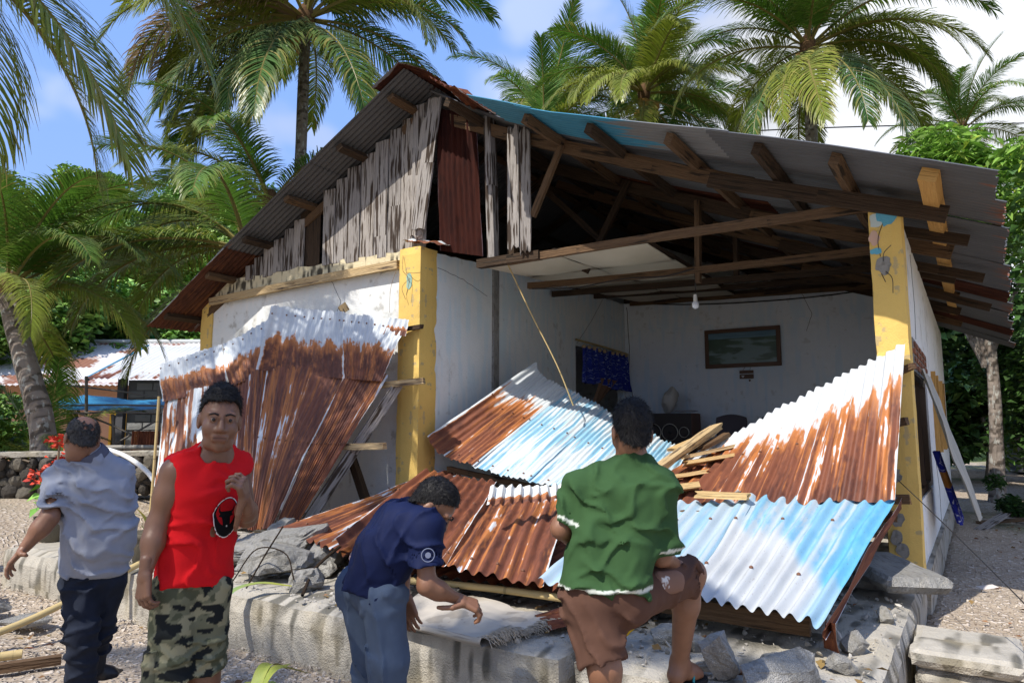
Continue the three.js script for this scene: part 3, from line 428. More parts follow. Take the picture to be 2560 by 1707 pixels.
{ // rusty lower section sprawled over the terrace
  const C = thing('fallen_roof_section', 'sprawling section of dark rusty roof sheets lying low over the terrace in front of the bent man', 'roof section');
  sheetPart(C, patch([-4.95, 0.6, 2.39], [-3.35, 0.58, 3.02], [-5.12, 0.95, -0.3], [-4.25, 0.92, 0.26], { seed: 31, wave: 0.04 }), 13, 0.016, mRust[1], { nt: 18, nails: [0.1, 0.6] });
  sheetPart(C, patch([-3.5, 0.63, 3.05], [-2.5, 0.60, 3.0], [-4.55, 0.97, 0.75], [-3.55, 0.94, 0.85], { seed: 33, wave: 0.035, curl: (s, t) => [0, 0.05 * Math.pow(1 - s, 2) + 0.02, 0] }), 9, 0.016, mRustDeep[0], { nt: 18, nails: [0.1, 0.6] });
  sheetPart(C, patch([-2.55, 0.61, 3.02], [-1.86, 0.54, 2.84], [-3.6, 0.94, 0.86], [-2.65, 0.88, 1.0], { seed: 35, wave: 0.03 }), 8, 0.016, mRust[3], { nt: 18, nails: [0.08] });
  sheetPart(C, patch([-3.0, 0.5, 2.86], [-1.75, 0.46, 2.7], [-3.1, 0.72, 1.2], [-1.9, 0.7, 1.2], { seed: 37, wave: 0.05 }), 12, 0.014, mRustDeep[1], { nt: 8 });
  beam('purlin', [-4.9, 0.5, 2.2], [-1.7, 0.44, 2.62], 0.06, 0.07, mTimber[0], C, { seed: 64, bow: 0.02 });
  beam('purlin', [-4.9, 0.82, 0.4], [-2.4, 0.78, 1.2], 0.06, 0.07, mTimber[0], C, { seed: 65 });
  beam('rafter', [-4.0, 0.42, 1.4], [-3.4, 0.42, 2.7], 0.1, 0.07, mTimber[0], C, { seed: 66 });
}
{ // right-hand section: rusty upper row leaning on the pillar, blue lower row
  const D = thing('fallen_roof_section', 'rusty and white corrugated roof section climbing up against the right yellow pillar', 'roof section');
  const bo = [[-2.14, 0.80, 1.0], [-1.37, 0.86, 1.06], [-0.75, 0.89, 0.98], [-0.09, 0.94, 0.76]], to = [[-2.02, 1.25, -0.8], [-1.3, 1.60, -0.6], [-0.62, 1.92, -0.3], [0.0, 2.17, 0.12]];
  for (let k = 0; k < 3; k++) sheetPart(D, patch(bo[k], bo[k + 1], to[k], to[k + 1], { seed: 40 + k, wave: 0.025, curl: (s, t) => [0, 0.008 * k - 0.16 * t * (1 - t) * (k + s) / 3, 0.30 * t * (1 - t) * (k + s) / 3] }), 8, 0.015, mD[k], { nails: k === 1 ? [0.5] : [], nt: 20 });
  beam('purlin', [-2.1, 0.83, 0.6], [0.0, 0.95, 0.42], 0.07, 0.06, mTimber[0], D, { seed: 70, broken: 0.03 });
  beam('purlin', [-1.9, 1.1, -0.4], [0.0, 1.55, 0.24], 0.06, 0.06, mTimber[0], D, { seed: 71, broken: 0.03 });
  beam('purlin', [-1.2, 1.5, -0.5], [0.06, 2.0, 0.12], 0.05, 0.05, mTimber[0], D, { seed: 72, broken: 0.03 });
  const E = thing('fallen_roof_section', 'blue and grey wide-wave roof section sloping down to the terrace edge', 'roof section');
  sheetPart(E, patch([-1.9, 0.56, 2.87], [-0.96, 0.53, 2.76], [-1.98, 0.89, 1.2], [-1.05, 0.93, 0.9], { seed: 51, wave: 0.03 }), 8, 0.019, mE[0], { nt: 22, per: 10, nails: [0.3, 0.7] });
  sheetPart(E, patch([-1.0, 0.56, 2.76], [-0.26, 0.53, 2.89], [-1.12, 0.955, 0.9], [-0.08, 1.0, 0.62], { seed: 53, wave: 0.035, curl: (s, t) => [0, -0.05 * t * (1 - t), 0] }), 9, 0.019, mE[1], { nt: 24, per: 10, nails: [0.25, 0.7], every: 3 });
  beam('fascia', [-1.35, 0.47, 2.62], [-0.36, 0.45, 2.6], 0.1, 0.05, mTimber[0], E, { seed: 73 });
  beam('purlin', [-1.9, 0.80, 1.3], [-0.06, 0.86, 0.85], 0.07, 0.06, mTimber[0], E, { seed: 74, broken: 0.03 });
  M('edge_flashing', sheetGeo(patch([-0.30, 0.36, 2.62], [-0.20, 0.37, 2.75], [-0.28, 0.5, 2.66], [-0.2, 0.54, 2.84], { wave: 0.01, seed: 4 }), 1, 0.004, 4), mRustDeep[0], E);
  M('edge_flashing', sheetGeo(patch([-0.245, 0.46, 2.86], [-0.235, 0.54, 2.88], [-0.07, 0.86, 0.7], [-0.055, 0.98, 0.64], { wave: 0.03, seed: 6 }), 1, 0.004, 10), mRustDeep[0], E);
}
{ const s = single('tin_scrap', sheetGeo(patch([-2.68, 0.92, 2.28], [-2.38, 0.92, 1.52], [-2.76, 1.04, 2.12], [-2.44, 1.03, 1.42], { wave: 0.01, seed: 3 }), 9, 0.018, 3, 8), sheetMat(sheetTex(191, { n: 9, edge: () => 0.35, zinc: [0.72, 0.72, 0.68], orange: 0.8 })), 'short whitish strip of corrugated tin on the rusty sheets beside the man in green', 'tin sheet'); }
// ---------- loose timber on the sheets ----------
function plank(name, label, a, b, h, w, m, o = {}, group) { const mid = VA(a).add(VA(b)).multiplyScalar(0.5); const L = VA(a).distanceTo(VA(b)); const g = along(lumber(L, h, w, { j: 0.006, fine: 3, ...o }), a, b, o.roll || 0); g.translate(-mid.x, -mid.y, -mid.z); const k = single(name, g, m, label, 'plank', group); k.position.copy(mid); return k; }
plank('broken_plank', 'long splintered plank lying across the other planks, its end torn to yellow splinters', [-1.98, 1.1, 0.72], [-1.8, 1.52, -0.68], 0.06, 0.1, mFresh[1], { broken: 0.14, seed: 3 });
plank('broken_plank', 'wide weathered plank with frayed dark end on the rusty sheet', [-1.96, 1.2, 0.1], [-1.36, 1.36, -0.4], 0.03, 0.17, mFresh[1], { broken: 0.08, seed: 5, roll: -0.15 });
plank('broken_plank', 'split plank with rough bark edge just below the wide frayed plank', [-1.9, 1.15, 0.26], [-1.42, 1.24, 0.02], 0.035, 0.15, mFresh[0], { broken: 0.1, seed: 7, roll: -0.2 });
plank('broken_plank', 'short flat plank with a ragged end under the long splintered plank', [-1.94, 1.04, 0.56], [-1.6, 1.1, 0.32], 0.035, 0.16, mFresh[0], { broken: 0.07, seed: 9, roll: -0.2 });
plank('board_end', 'squarish offcut of fresh board beside the green shirt', [-1.78, 0.97, 0.92], [-1.56, 1.0, 0.76], 0.05, 0.17, mFresh[0], { broken: 0.02, seed: 11, roll: -0.3 });
plank('broken_plank', 'light plank lying flat on top of the blue sheets', [-1.48, 0.965, 1.09], [-1.03, 0.97, 1.11], 0.05, 0.075, mFresh[0], { broken: 0.05, seed: 13 });
plank('grey_batten', 'thin grey batten lying up the slope of the rusty sheet', [-1.2, 0.96, 0.95], [-1.155, 1.07, 0.42], 0.025, 0.04, mBoard[2], { seed: 15 });
plank('broken_plank', 'pale plank half hidden behind the long splintered plank', [-2.1, 1.27, -0.1], [-1.92, 1.42, -0.72], 0.03, 0.14, mFresh[0], { broken: 0.04, seed: 17 });
plank('broken_plank', 'dark ended plank poking out beside the torn yellow splinters', [-1.84, 1.28, -0.12], [-1.69, 1.43, -0.66], 0.04, 0.08, mTimber[0], { broken: 0.09, seed: 19 });
// ---------- inside the room ----------
const mBlack = mat({ color: lin(0.02, 0.018, 0.018), roughness: 0.6 }), mChrome = mat({ color: lin(0.45, 0.42, 0.36), roughness: 0.35, metalness: 0.6 });
for (let k = 0; k < 2; k++) {
  const y = F + 0.02 + k * 0.69; const s = thing('speaker_cabinet', k ? 'upper black wooden speaker cabinet with round cones against the back wall' : 'lower black speaker cabinet standing on the floor under another one', 'speaker', [-4.0, y, -5.25], 0, 'stacked speaker cabinets');
  const b = M('cabinet', new RoundedBoxGeometry(0.84, 0.67, 0.45, 2, 0.012), mat({ color: lin(0.035, 0.025, 0.022), roughness: 0.5 }), s); b.position.y = 0.335;
  const sd = M('side_panel', new THREE.BoxGeometry(0.012, 0.66, 0.44), mat({ color: lin(0.12, 0.05, 0.03), roughness: 0.6 }), s); sd.position.set(0.425, 0.335, 0);
  for (const [x, r] of [[-0.26, 0.14], [0.04, 0.14], [0.29, 0.085]]) { const w = M('woofer', new THREE.CylinderGeometry(r, r * 0.35, 0.05, 28, 1, true), mBlack, s); w.rotation.x = Math.PI / 2; w.position.set(x, 0.35, 0.215); const ring = M('ring', new THREE.TorusGeometry(r, 0.008, 8, 32), mChrome, w); ring.rotation.x = Math.PI / 2; ring.position.y = 0.022; const cap = M('dust_cap', new THREE.SphereGeometry(r * 0.33, 12, 6, 0, 6.3, 0, 1.5), mBlack, w); cap.position.y = -0.02; }
}
{ const g = new THREE.SphereGeometry(0.2, 14, 10); const p = g.attributes.position; for (let i = 0; i < p.count; i++) { const x = p.getX(i), y = p.getY(i), z = p.getZ(i), k = 0.6 + 0.7 * n3(x * 9, y * 9, z * 9); p.setXYZ(i, x * k * 0.7 + y * 0.25, y * k * 1.1, z * k * 0.8); } g.computeVertexNormals(); const b = single('plastic_bag', g, mat({ color: lin(0.5, 0.47, 0.42), roughness: 0.6 }), 'crumpled pale bag standing on top of the speaker cabinets', 'bag'); b.position.set(-4.05, F + 1.4 + 0.22, -5.3); }
{ const s = single('paper_stack', roughBox(0.34, 0.03, 0.26, 0.06, 0.006, 4), mat({ color: lin(0.35, 0.34, 0.36) }), 'small stack of papers on the speaker top beside the bag', 'papers'); s.position.set(-3.74, F + 1.42, -5.25); }
function chair(label, x, z, turn, col) {
  const c = thing('plastic_chair', label, 'chair', [x, F + 0.42, z], turn); const m = mat({ color: lin(...col), roughness: 0.45 });
  const sh = new THREE.Shape(); sh.moveTo(-0.2, 0); sh.lineTo(0.2, 0); sh.quadraticCurveTo(0.27, 0.3, 0.23, 0.46); sh.quadraticCurveTo(0, 0.56, -0.23, 0.46); sh.quadraticCurveTo(-0.27, 0.3, -0.2, 0);
  const b = M('backrest', new THREE.ExtrudeGeometry(sh, { depth: 0.02, bevelSize: 0.008, bevelThickness: 0.008, bevelSegments: 2 }), m, c); b.position.set(0, 0.42, -0.2); b.rotation.x = -0.16;
  const s = M('seat', new RoundedBoxGeometry(0.44, 0.03, 0.42, 2, 0.012), m, c); s.position.y = 0.42; for (const [a, d] of [[-1, -1], [1, -1], [-1, 1], [1, 1]]) { const l = M('leg', new THREE.CylinderGeometry(0.024, 0.018, 0.42, 8), m, c); l.position.set(a * 0.19, 0.21, d * 0.18); }
}
{ const tb = thing('low_table', 'low wooden table against the back wall carrying two plastic chairs', 'table', [-2.5, F, -4.75]); M('top', new RoundedBoxGeometry(1.7, 0.04, 0.7, 2, 0.008), mDarkWood, tb).position.y = 0.40; for (const [a, b] of [[-0.78, -0.28], [0.78, -0.28], [-0.78, 0.28], [0.78, 0.28]]) M('leg', new THREE.BoxGeometry(0.06, 0.38, 0.06), mDarkWood, tb).position.set(a, 0.19, b); }
chair('dark maroon plastic chair standing in front of the back wall', -2.88, -4.85, 0.2, [0.03, 0.012, 0.014]);
chair('dark green plastic chair half hidden behind the white sheet edge', -2.2, -4.7, -0.1, [0.015, 0.05, 0.045]);
{ // landscape picture: waterfall scene, and a little wooden plaque under it
  const p = thing('framed_picture', 'dark wooden framed picture of a waterfall on the back wall', 'picture', [-2.92, 2.88, -5.86]); const w = 1.24, h = 0.62, mf = mat({ color: lin(0.1, 0.045, 0.02), roughness: 0.5 });
  for (const [x, y, a, b] of [[0, h / 2, w + 0.07, 0.07], [0, -h / 2, w + 0.07, 0.07]]) { const f = M('frame', new RoundedBoxGeometry(a, b, 0.04, 2, 0.008), mf, p); f.position.set(x, y, 0); } for (const x of [-w / 2, w / 2]) { const f = M('frame', new RoundedBoxGeometry(0.07, h - 0.07, 0.038, 2, 0.008), mf, p); f.position.set(x, 0, 0); }
  const c = M('canvas', new THREE.PlaneGeometry(w - 0.06, h - 0.06), mat({ map: tex(256, 128, (u, v) => { const a = fbm(u * 7, v * 5, 4), b = fbm(u * 3 + 4, v * 9, 3); let q = mix3([0.01, 0.035, 0.015], [0.04, 0.1, 0.05], a); if (v > 0.8) q = mix3([0.03, 0.1, 0.16], [0.16, 0.3, 0.36], b); const fall = ss(0.46, 0.58, b * 0.6 + a * 0.3 + 0.25 * (1 - v) - Math.abs(u - 0.52) * 0.5); return v < 0.78 ? mix3(q, [0.16, 0.24, 0.24], fall * 0.85) : q; }, false), roughness: 0.3 }), p); c.position.z = 0.008;
  const s = thing('wooden_plaque', 'tiny two piece wooden plaque hanging under the framed picture', 'plaque', [-2.86, 2.4, -5.87]); for (const [y, hh] of [[0.05, 0.055], [-0.03, 0.075]]) { const k = M('board', new RoundedBoxGeometry(0.24, hh, 0.012, 2, 0.004), mf, s); k.position.y = y; } const ht = new THREE.Shape(); ht.moveTo(0, -0.02); ht.bezierCurveTo(-0.04, 0.01, -0.02, 0.03, 0, 0.012); ht.bezierCurveTo(0.02, 0.03, 0.04, 0.01, 0, -0.02); const hm = M('heart', new THREE.ShapeGeometry(ht), mat({ color: lin(0.6, 0.6, 0.6) }), s); hm.position.set(-0.06, -0.03, 0.008); M('hanger', tube([[-0.06, 0.08, 0], [-0.02, 0.14, 0]], 0.003, 4, 4), mBlack, s); M('hanger', tube([[0.06, 0.08, 0], [0.07, 0.14, 0]], 0.003, 4, 4), mBlack, s); M('drop', new THREE.SphereGeometry(0.018, 8, 6), mf, s).position.set(0.05, -0.1, 0);
}
{ const b = thing('light_bulb', 'bare white bulb hanging from the tie beam on a flex', 'bulb', [-2.25, 2.93, -1.4]); M('glass', new THREE.SphereGeometry(0.042, 16, 12).scale(1, 1.15, 1), mat({ color: lin(0.75, 0.76, 0.78), roughness: 0.3 }), b); const s = M('socket', new THREE.CylinderGeometry(0.02, 0.026, 0.09, 12), mat({ color: lin(0.6, 0.58, 0.52) }), b); s.position.y = 0.08; M('flex', tube([[0, 0.12, 0], [0.005, 0.25, 0], [0, 0.42, 0.0]], 0.006, 8, 5), mBlack, b); }
single('electric_cable', tube([[-5.0, 3.86, -5.84], [-3.8, 3.72, -5.82], [-2.6, 3.66, -5.82], [-1.4, 3.66, -5.82], [-0.2, 3.74, -5.82]], 0.012, 40, 6), mBlack, 'black cable sagging along the top of the back wall', 'cable');
single('electric_cable', tube([[-4.5, 3.36, -1.38], [-3.8, 3.30, -1.36], [-3.1, 3.34, -1.36], [-2.6, 3.31, -1.36], [-2.25, 3.36, -1.38]], 0.009, 30, 5), mBlack, 'black cable pinned under the inner tie beam to the bulb', 'cable');
single('bamboo_stick', tube([[-4.19, 3.46, -0.3], [-3.95, 2.85, -0.45], [-3.68, 2.2, -0.62], [-3.55, 1.75, -0.75]], 0.009, 20, 7), mBamboo, 'thin bent bamboo stick dangling from the tie beam onto the blue white sheets', 'stick');
{ // doorway curtain on a bamboo rod, blue print with a torn, gathered hem
  const c = thing('door_curtain', 'torn royal blue curtain with white scribble print on a bamboo rod in the doorway', 'curtain', [-5.1, 0, 0]); M('rod', tube([[0.02, 2.95, -3.75], [0.02, 2.92, -4.9], [0.02, 2.88, -5.86]], 0.018, 16, 7), mBamboo, c);
  const ct = tex(256, 256, (u, v) => { const a = fbm(u * 9, v * 9, 3), r = Math.abs(fbm(u * 12 + 5, v * 12, 2) - 0.5); return r < 0.018 ? [0.35, 0.42, 0.6] : [0.012 + 0.015 * a, 0.025 + 0.02 * a, 0.2 + 0.12 * a]; }); const mC = mat({ map: ct, roughness: 0.85 });
  for (const [za, zb, y0, sk] of [[-3.95, -4.85, 2.28, -0.25], [-4.95, -5.75, 2.22, -0.15]]) { const g = sheetGeo((s, t) => V(0.03 + 0.05 * Math.sin(s * 26) * (0.4 + 0.6 * (1 - t)) + 0.03 * fbm(s * 6, t * 4, 2), mix(y0 - 0.1 * fbm(s * 5, 1, 2), 2.86, t), mix(za, zb, s) + sk * (1 - t) * (s - 0.2)), 6, 0, 12, 8); M('cloth', g, mC, c); }
  M('cloth', sheetGeo((s, t) => V(0.05 + 0.04 * Math.sin(s * 18), mix(1.55 + 0.3 * s, 2.35, t), mix(mix(-3.98, -4.3, s), mix(-4.6, -5.4, s), t)), 4, 0, 10, 8), mat({ color: lin(0.22, 0.13, 0.08), roughness: 0.9 }), c);
  for (let i = 0; i < 9; i++) { const k = M('ruffle', new THREE.SphereGeometry(0.05, 8, 6).scale(0.6, 0.8, 1.2), mat({ color: lin(0.45, 0.33, 0.2), roughness: 0.9 }), c); k.position.set(0.04, 2.86 - 0.02 * n2(i * 3, 1), -4.0 - i * 0.2 - (i > 4 ? 0.15 : 0)); }
}
// ---------- right side of the house ----------
single('leaning_tin_sheet', sheetGeo(patch([0.42, 0.62, -1.4], [0.42, 0.58, -2.7], [0.06, 2.02, -0.66], [0.06, 2.0, -2.3], { wave: 0.03, seed: 8 }), 8, 0.016, 12), sheetMat(sheetTex(201, { edge: () => -0.2, zinc: [0.42, 0.41, 0.36], orange: 0.3 }), 0.8), 'grey corrugated sheet leaning over the side window of the right wall', 'tin sheet');
{ const ct = tex(256, 256, (u, v) => { const a = fbm(u * 9, v * 9, 3), r = Math.abs(fbm(u * 10 + 5, v * 10, 2) - 0.5); const band = v > 0.5 && v < 0.72; return band ? mix3([0.25, 0.09, 0.02], [0.42, 0.2, 0.06], a) : r < 0.02 ? [0.4, 0.45, 0.6] : [0.015, 0.025, 0.22 + 0.14 * a]; }); const c = single('window_curtain', sheetGeo((s, t) => V(0.08 + 0.16 * (1 - t) + 0.03 * Math.sin(s * 20), mix(0.5, 1.25, t), mix(mix(-2.0, -2.75, s), mix(-1.7, -2.1, s), t)), 6, 0, 14, 8), mat({ map: ct, roughness: 0.8 }), 'blue and orange curtain hanging out of the right side window', 'curtain'); }
{ const s = single('concrete_slab', roughBox(0.5, 0.11, 0.78, 0.05, 0.02, 21), mConcrete, 'broken flat concrete slab lying at the foot of the right yellow pillar', 'rubble'); s.position.set(-0.14, 0.49, 0.95); s.rotation.set(0.1, 0.62, -0.1); }
{ const s = single('concrete_block', roughBox(0.4, 0.16, 0.5, 0.06, 0.02, 24), mConcrete, 'dark lump of concrete propping up the broken flat slab', 'rubble'); s.position.set(-0.28, 0.42, 0.75); }
{ const s = thing('concrete_step', 'low concrete step block against the right side of the terrace', 'step', [0.32, 0, 1.72]); const a = M('tread', roughBox(0.56, 0.1, 0.66, 0.05, 0.012, 27), mSlab, s); a.position.set(0, 0.21, 0); const b = M('base', roughBox(0.5, 0.2, 0.6, 0.06, 0.014, 28), mSlab, s); b.position.set(-0.01, 0.06, -0.01); }
{ const s = single('guy_wire', tube([[-0.1, 1.08, 0.28], [0.2, 0.9, 1.2], [0.6, 0.62, 2.3], [1.0, 0.3, 3.4]], 0.0035, 24, 5), mBlack, 'thin dark wire running down from the right pillar', 'wire'); }
for (const [i, [x, z, r, l, lab]] of [[0.75, -7.0, 0.3, 0.9, 'rusty plank end among debris behind the house corner'], [0.55, -6.6, 1.2, 1.1, 'grey board lying in the shade beside the right wall'], [1.1, -7.4, -0.5, 1.0, 'thin batten lying across the shaded yard debris']].entries()) { const b = single('loose_board', lumber(l, 0.03, 0.14, { seed: i + 90, fine: 2, broken: 0.05 }), i === 0 ? mTimber[0] : mBoard[i], lab, 'board'); b.position.set(x, gh(x, z) + 0.06, z); b.rotation.set(0.1, r, 0.08); }
{ const s = single('tile_shard', roughBox(0.2, 0.012, 0.12, 0.05, 0.003, 3), mat({ color: lin(0.6, 0.55, 0.52) }), 'pale flat shard lying on the shaded ground beside the right wall', 'rubble'); s.position.set(0.42, -0.02, -1.6); s.rotation.set(0.06, 0.5, 0.1); }
// ---------- rubble on the terrace ----------
function chunkGeo(seed, w, h, d, flat) { const R = rng(seed), pts = []; for (let i = 0; i < 30; i++) { const v = V(R() - 0.5, R() - 0.5, R() - 0.5); v.multiplyScalar(0.5 / Math.max(Math.abs(v.x), Math.abs(v.y), Math.abs(v.z)) * (0.72 + 0.28 * R())); pts.push(V(v.x * w, clamp(v.y * h, -h * 0.5, flat ? h * 0.36 : h), v.z * d)); } const g0 = new ConvexGeometry(pts); const g = new THREE.BufferGeometry(); // subdivide once and roughen so that breaks look granular
  const p = g0.attributes.position, out = []; const add = (a, b, c, n) => { if (!n) { out.push(a, b, c); return; } const ab = a.clone().add(b).multiplyScalar(0.5), bc = b.clone().add(c).multiplyScalar(0.5), ca = c.clone().add(a).multiplyScalar(0.5); add(a, ab, ca, n - 1); add(ab, b, bc, n - 1); add(ca, bc, c, n - 1); add(ab, bc, ca, n - 1); };
  for (let i = 0; i < p.count; i += 3) add(V(p.getX(i), p.getY(i), p.getZ(i)), V(p.getX(i + 1), p.getY(i + 1), p.getZ(i + 1)), V(p.getX(i + 2), p.getY(i + 2), p.getZ(i + 2)), 2);
  const amp = 0.1 * Math.min(w, h, d); const arr = []; for (const v of out) { const k = 1 + (fbm3(v.x * 34 + seed, v.y * 34, v.z * 34, 4) - 0.5) * 2 * amp / Math.max(0.03, v.length()) * (flat && v.y > h * 0.33 ? 0.25 : 1.6); arr.push(v.x * k, v.y * k, v.z * k); } g.setAttribute('position', new THREE.Float32BufferAttribute(arr, 3)); return boxUV(g); }
const rub = [ // x, y, z, w, h, d, yaw, tilt, label
  [-4.55, 0.53, 2.55, 0.75, 0.28, 0.6, 0.5, 0.12, 'big flat broken wall piece just under the rusty sheet corner'], [-4.1, 0.50, 3.05, 0.62, 0.26, 0.42, 0.4, -0.12, 'pale thick wall chunk with a smooth top at the terrace edge'], [-4.75, 0.46, 2.95, 0.42, 0.2, 0.36, 1.1, 0.1, 'knobbly grey concrete lump behind the smooth topped wall chunk'],
  [-5.1, 0.45, 2.45, 0.34, 0.2, 0.3, 0.2, 0.05, 'grey block fragment left of the big flat wall piece'], [-3.62, 0.43, 3.18, 0.26, 0.17, 0.22, 0.8, 0.1, 'small grey stone like lump beside the navy shirt'], [-3.95, 0.47, 2.72, 0.36, 0.2, 0.3, 2.0, 0.2, 'dark faced concrete lump under the sheet overhang'],
  [-5.25, 0.48, 2.05, 0.34, 0.24, 0.2, 0.9, 0.3, 'rough grey chunk by the tip of the rusty sheet'], [-5.75, 0.42, 2.35, 0.3, 0.14, 0.2, 0.4, 0.05, 'small broken brick sized chunk in front of the leaning sheets'], [-0.62, 0.45, 3.36, 0.14, 0.24, 0.12, 0.4, 0.4, 'pointed upright shard of mortar beside the sandalled foot'], [-0.36, 0.41, 3.33, 0.4, 0.14, 0.2, 0.9, 0.1, 'crumbly pale mortar heap at the terrace corner'], [-0.68, 0.39, 3.3, 0.2, 0.07, 0.12, 0.1, 0.05, 'grey mortar strip next to the sandal'],
  [-5.0, 0.43, 3.1, 0.24, 0.15, 0.22, 2.2, 0.1, 'angular chunk near the red shirt'], [-3.5, 0.41, 2.85, 0.2, 0.12, 0.2, 0.3, 0.2, 'small pale chunk in the shade under the rusty sheets'], [-6.3, 0.1, 4.2, 0.5, 0.22, 0.4, 0.3, 0.1, 'grey rubble lump on the ground past the end of the terrace'], [-6.9, 0.1, 4.0, 0.4, 0.25, 0.3, 1.2, 0.1, 'dark rubble lump at the terrace end'], [-5.7, 0.04, 4.05, 0.4, 0.06, 0.26, 0.2, 0.05, 'flat pale concrete flake on the gravel'], [-7.1, 0.08, 4.35, 0.3, 0.2, 0.3, 0.7, 0.1, 'cracked concrete piece beside the dark rubble lump']];
rub.forEach(([x, y, z, w, h, d, a, t, lab], i) => { const c = single('concrete_chunk', chunkGeo(300 + i, w, h, d, i < 4), i % 4 === 2 ? mCement : mConcrete, lab, 'rubble', 'broken concrete on the terrace'); c.position.set(x, y, z); c.rotation.set(t, a, t * 0.7); });
{ const R = rng(77), gs = [0, 1, 2, 3, 4].map((i) => chunkGeo(600 + i, 0.16, 0.1, 0.13)); for (let i = 0; i < 46; i++) { const u = R(), x = u < 0.7 ? -6.2 + R() * 2.9 : -1.25 + R() * 1.2, z = u < 0.7 ? 2.1 + R() * 1.3 : 1.3 + R() * 2.0, s = 0.4 + 1.0 * R(); const c = single('concrete_fragment', gs[i % 5], i % 3 ? mConcrete : mCement, 'small angular fragment among the broken concrete on the terrace', 'rubble', 'small concrete fragments'); c.position.set(x, F + 0.03 * s, z); c.rotation.set(R() * 0.6, R() * 6, R() * 0.6); c.scale.setScalar(s); } }
{ // small fragments nobody could count
  const R = rng(12), gs = [0, 1, 2].map((i) => { const g = new THREE.IcosahedronGeometry(0.5, 0); const p = g.attributes.position; for (let k = 0; k < p.count; k++) { const x = p.getX(k), y = p.getY(k), z = p.getZ(k), q = 0.6 + 0.8 * n3(x * 3 + i * 5, y * 3, z * 3); p.setXYZ(k, x * q, y * q * 0.6, z * q); } g.computeVertexNormals(); return g; });
  const gm = (name, n, place, m, lab) => { const im = new THREE.InstancedMesh(gs[n % 3], m, n), o = new THREE.Object3D(); for (let i = 0; i < n; i++) { const [x, y, z, s] = place(); o.position.set(x, y, z); o.rotation.set(R() * 6, R() * 6, R() * 6); o.scale.set(s, s * 0.7, s * (0.6 + R())); o.updateMatrix(); im.setMatrixAt(i, o.matrix); const k = 0.55 + 0.7 * R(); im.setColorAt(i, lin(k, k * 0.97, k * 0.92)); } im.name = numbered(name); im.castShadow = im.receiveShadow = true; scene.add(im); tag(im, lab, name.includes('gravel') ? 'gravel' : 'debris', null, 'stuff'); };
  gm('concrete_crumbs', 1500, () => { const u = R(); if (u < 0.55) return [-6.6 + R() * 3.6, 0.352, 1.6 + R() * 1.85, 0.015 + 0.05 * R() * R()]; if (u < 0.8) return [-1.3 + R() * 1.3, 0.35, 1.2 + R() * 2.2, 0.012 + 0.04 * R() * R()]; return [-3.4 + R() * 2.4, 0.352, 2.2 + R() * 1.2, 0.01 + 0.03 * R()]; }, mat({ color: lin(0.42, 0.4, 0.37) }), 'crumbled grey concrete bits scattered over the terrace');
  gm('gravel_scatter', 9000, () => { const x = -8 + R() * 10, z = 3.45 + R() * R() * 4.5; const q = x > 0.1 ? -1.5 + R() * 6 : z; return [x, gh(x, q) + 0.004, q, 0.008 + 0.028 * R() * R()]; }, mat({ color: lin(0.5, 0.45, 0.4) }), 'pale gravel and broken shell littering the sandy ground');
}
{ // dry leaves blown over yard and terrace
  const R = rng(91), n = 900, g = colGeo([0, 0, 0, 0.35, 0.12, 0.5, -0.3, 0.1, 0.5, 0, 0, 1], Array(12).fill(1), [0, 1, 3, 0, 3, 2]), im = new THREE.InstancedMesh(g, mat({ color: lin(0.2, 0.12, 0.06), roughness: 0.9 }), n), o = new THREE.Object3D(); for (let i = 0; i < n; i++) { const ter = R() < 0.3, x = ter ? -7 + R() * 7 : R() < 0.5 ? -8 + R() * 8 : 0.3 + R() * 3.5, z = ter ? 1.5 + R() * 1.9 : x > 0 ? -9 + R() * 13 : 3.6 + R() * 3.5, s = 0.03 + 0.06 * R(); o.position.set(x, ter ? F + 0.012 : gh(x, z) + 0.012, z); o.rotation.set((R() - 0.5) * 0.8, R() * 6.3, (R() - 0.5) * 0.8); o.scale.setScalar(s); o.updateMatrix(); im.setMatrixAt(i, o.matrix); const k = 0.5 + R(); im.setColorAt(i, lin(k, k * (0.7 + 0.5 * R()), k * 0.8)); } im.name = numbered('leaf_litter'); im.castShadow = im.receiveShadow = true; scene.add(im); tag(im, 'dry brown leaves scattered over the ground and terrace', 'leaves', null, 'stuff'); }
// ---------- poles, timber and odds and ends ----------
const pole = (label, pts, r, m = mBamboo, name = 'bamboo_pole', cat = 'pole') => single(name, tube(pts, r, 30, 8), m, label, cat);
pole('long bamboo pole propped on the terrace edge, running down past the grey man\'s legs', [[-5.2, 0.06, 4.75], [-5.24, 0.16, 4.2], [-5.31, 0.4, 3.42], [-5.35, 0.52, 3.05]], 0.026);
pole('short cut bamboo end lying on the gravel under the long pole', [[-4.98, 0.03, 4.62], [-4.88, 0.03, 4.42]], 0.03);
pole('bamboo pole lying under the front edge of the low rusty sheets', [[-2.95, 0.44, 2.86], [-2.2, 0.45, 2.78], [-1.3, 0.44, 2.74]], 0.024);
pole('thin upright bamboo standing beside the left edge of the leaning sheets', [[-8.56, 0.36, 1.42], [-8.57, 1.0, 1.4], [-8.62, 1.9, 1.36]], 0.018);
pole('curved white plastic pipe arching over the stone wall', [[-11.9, 1.12, 0.7], [-11.2, 1.16, 0.72], [-10.3, 1.05, 0.8], [-9.5, 0.82, 0.9], [-9.1, 0.6, 0.98]], 0.035, mat({ color: lin(0.7, 0.7, 0.7), roughness: 0.5 }), 'plastic_pipe', 'pipe');
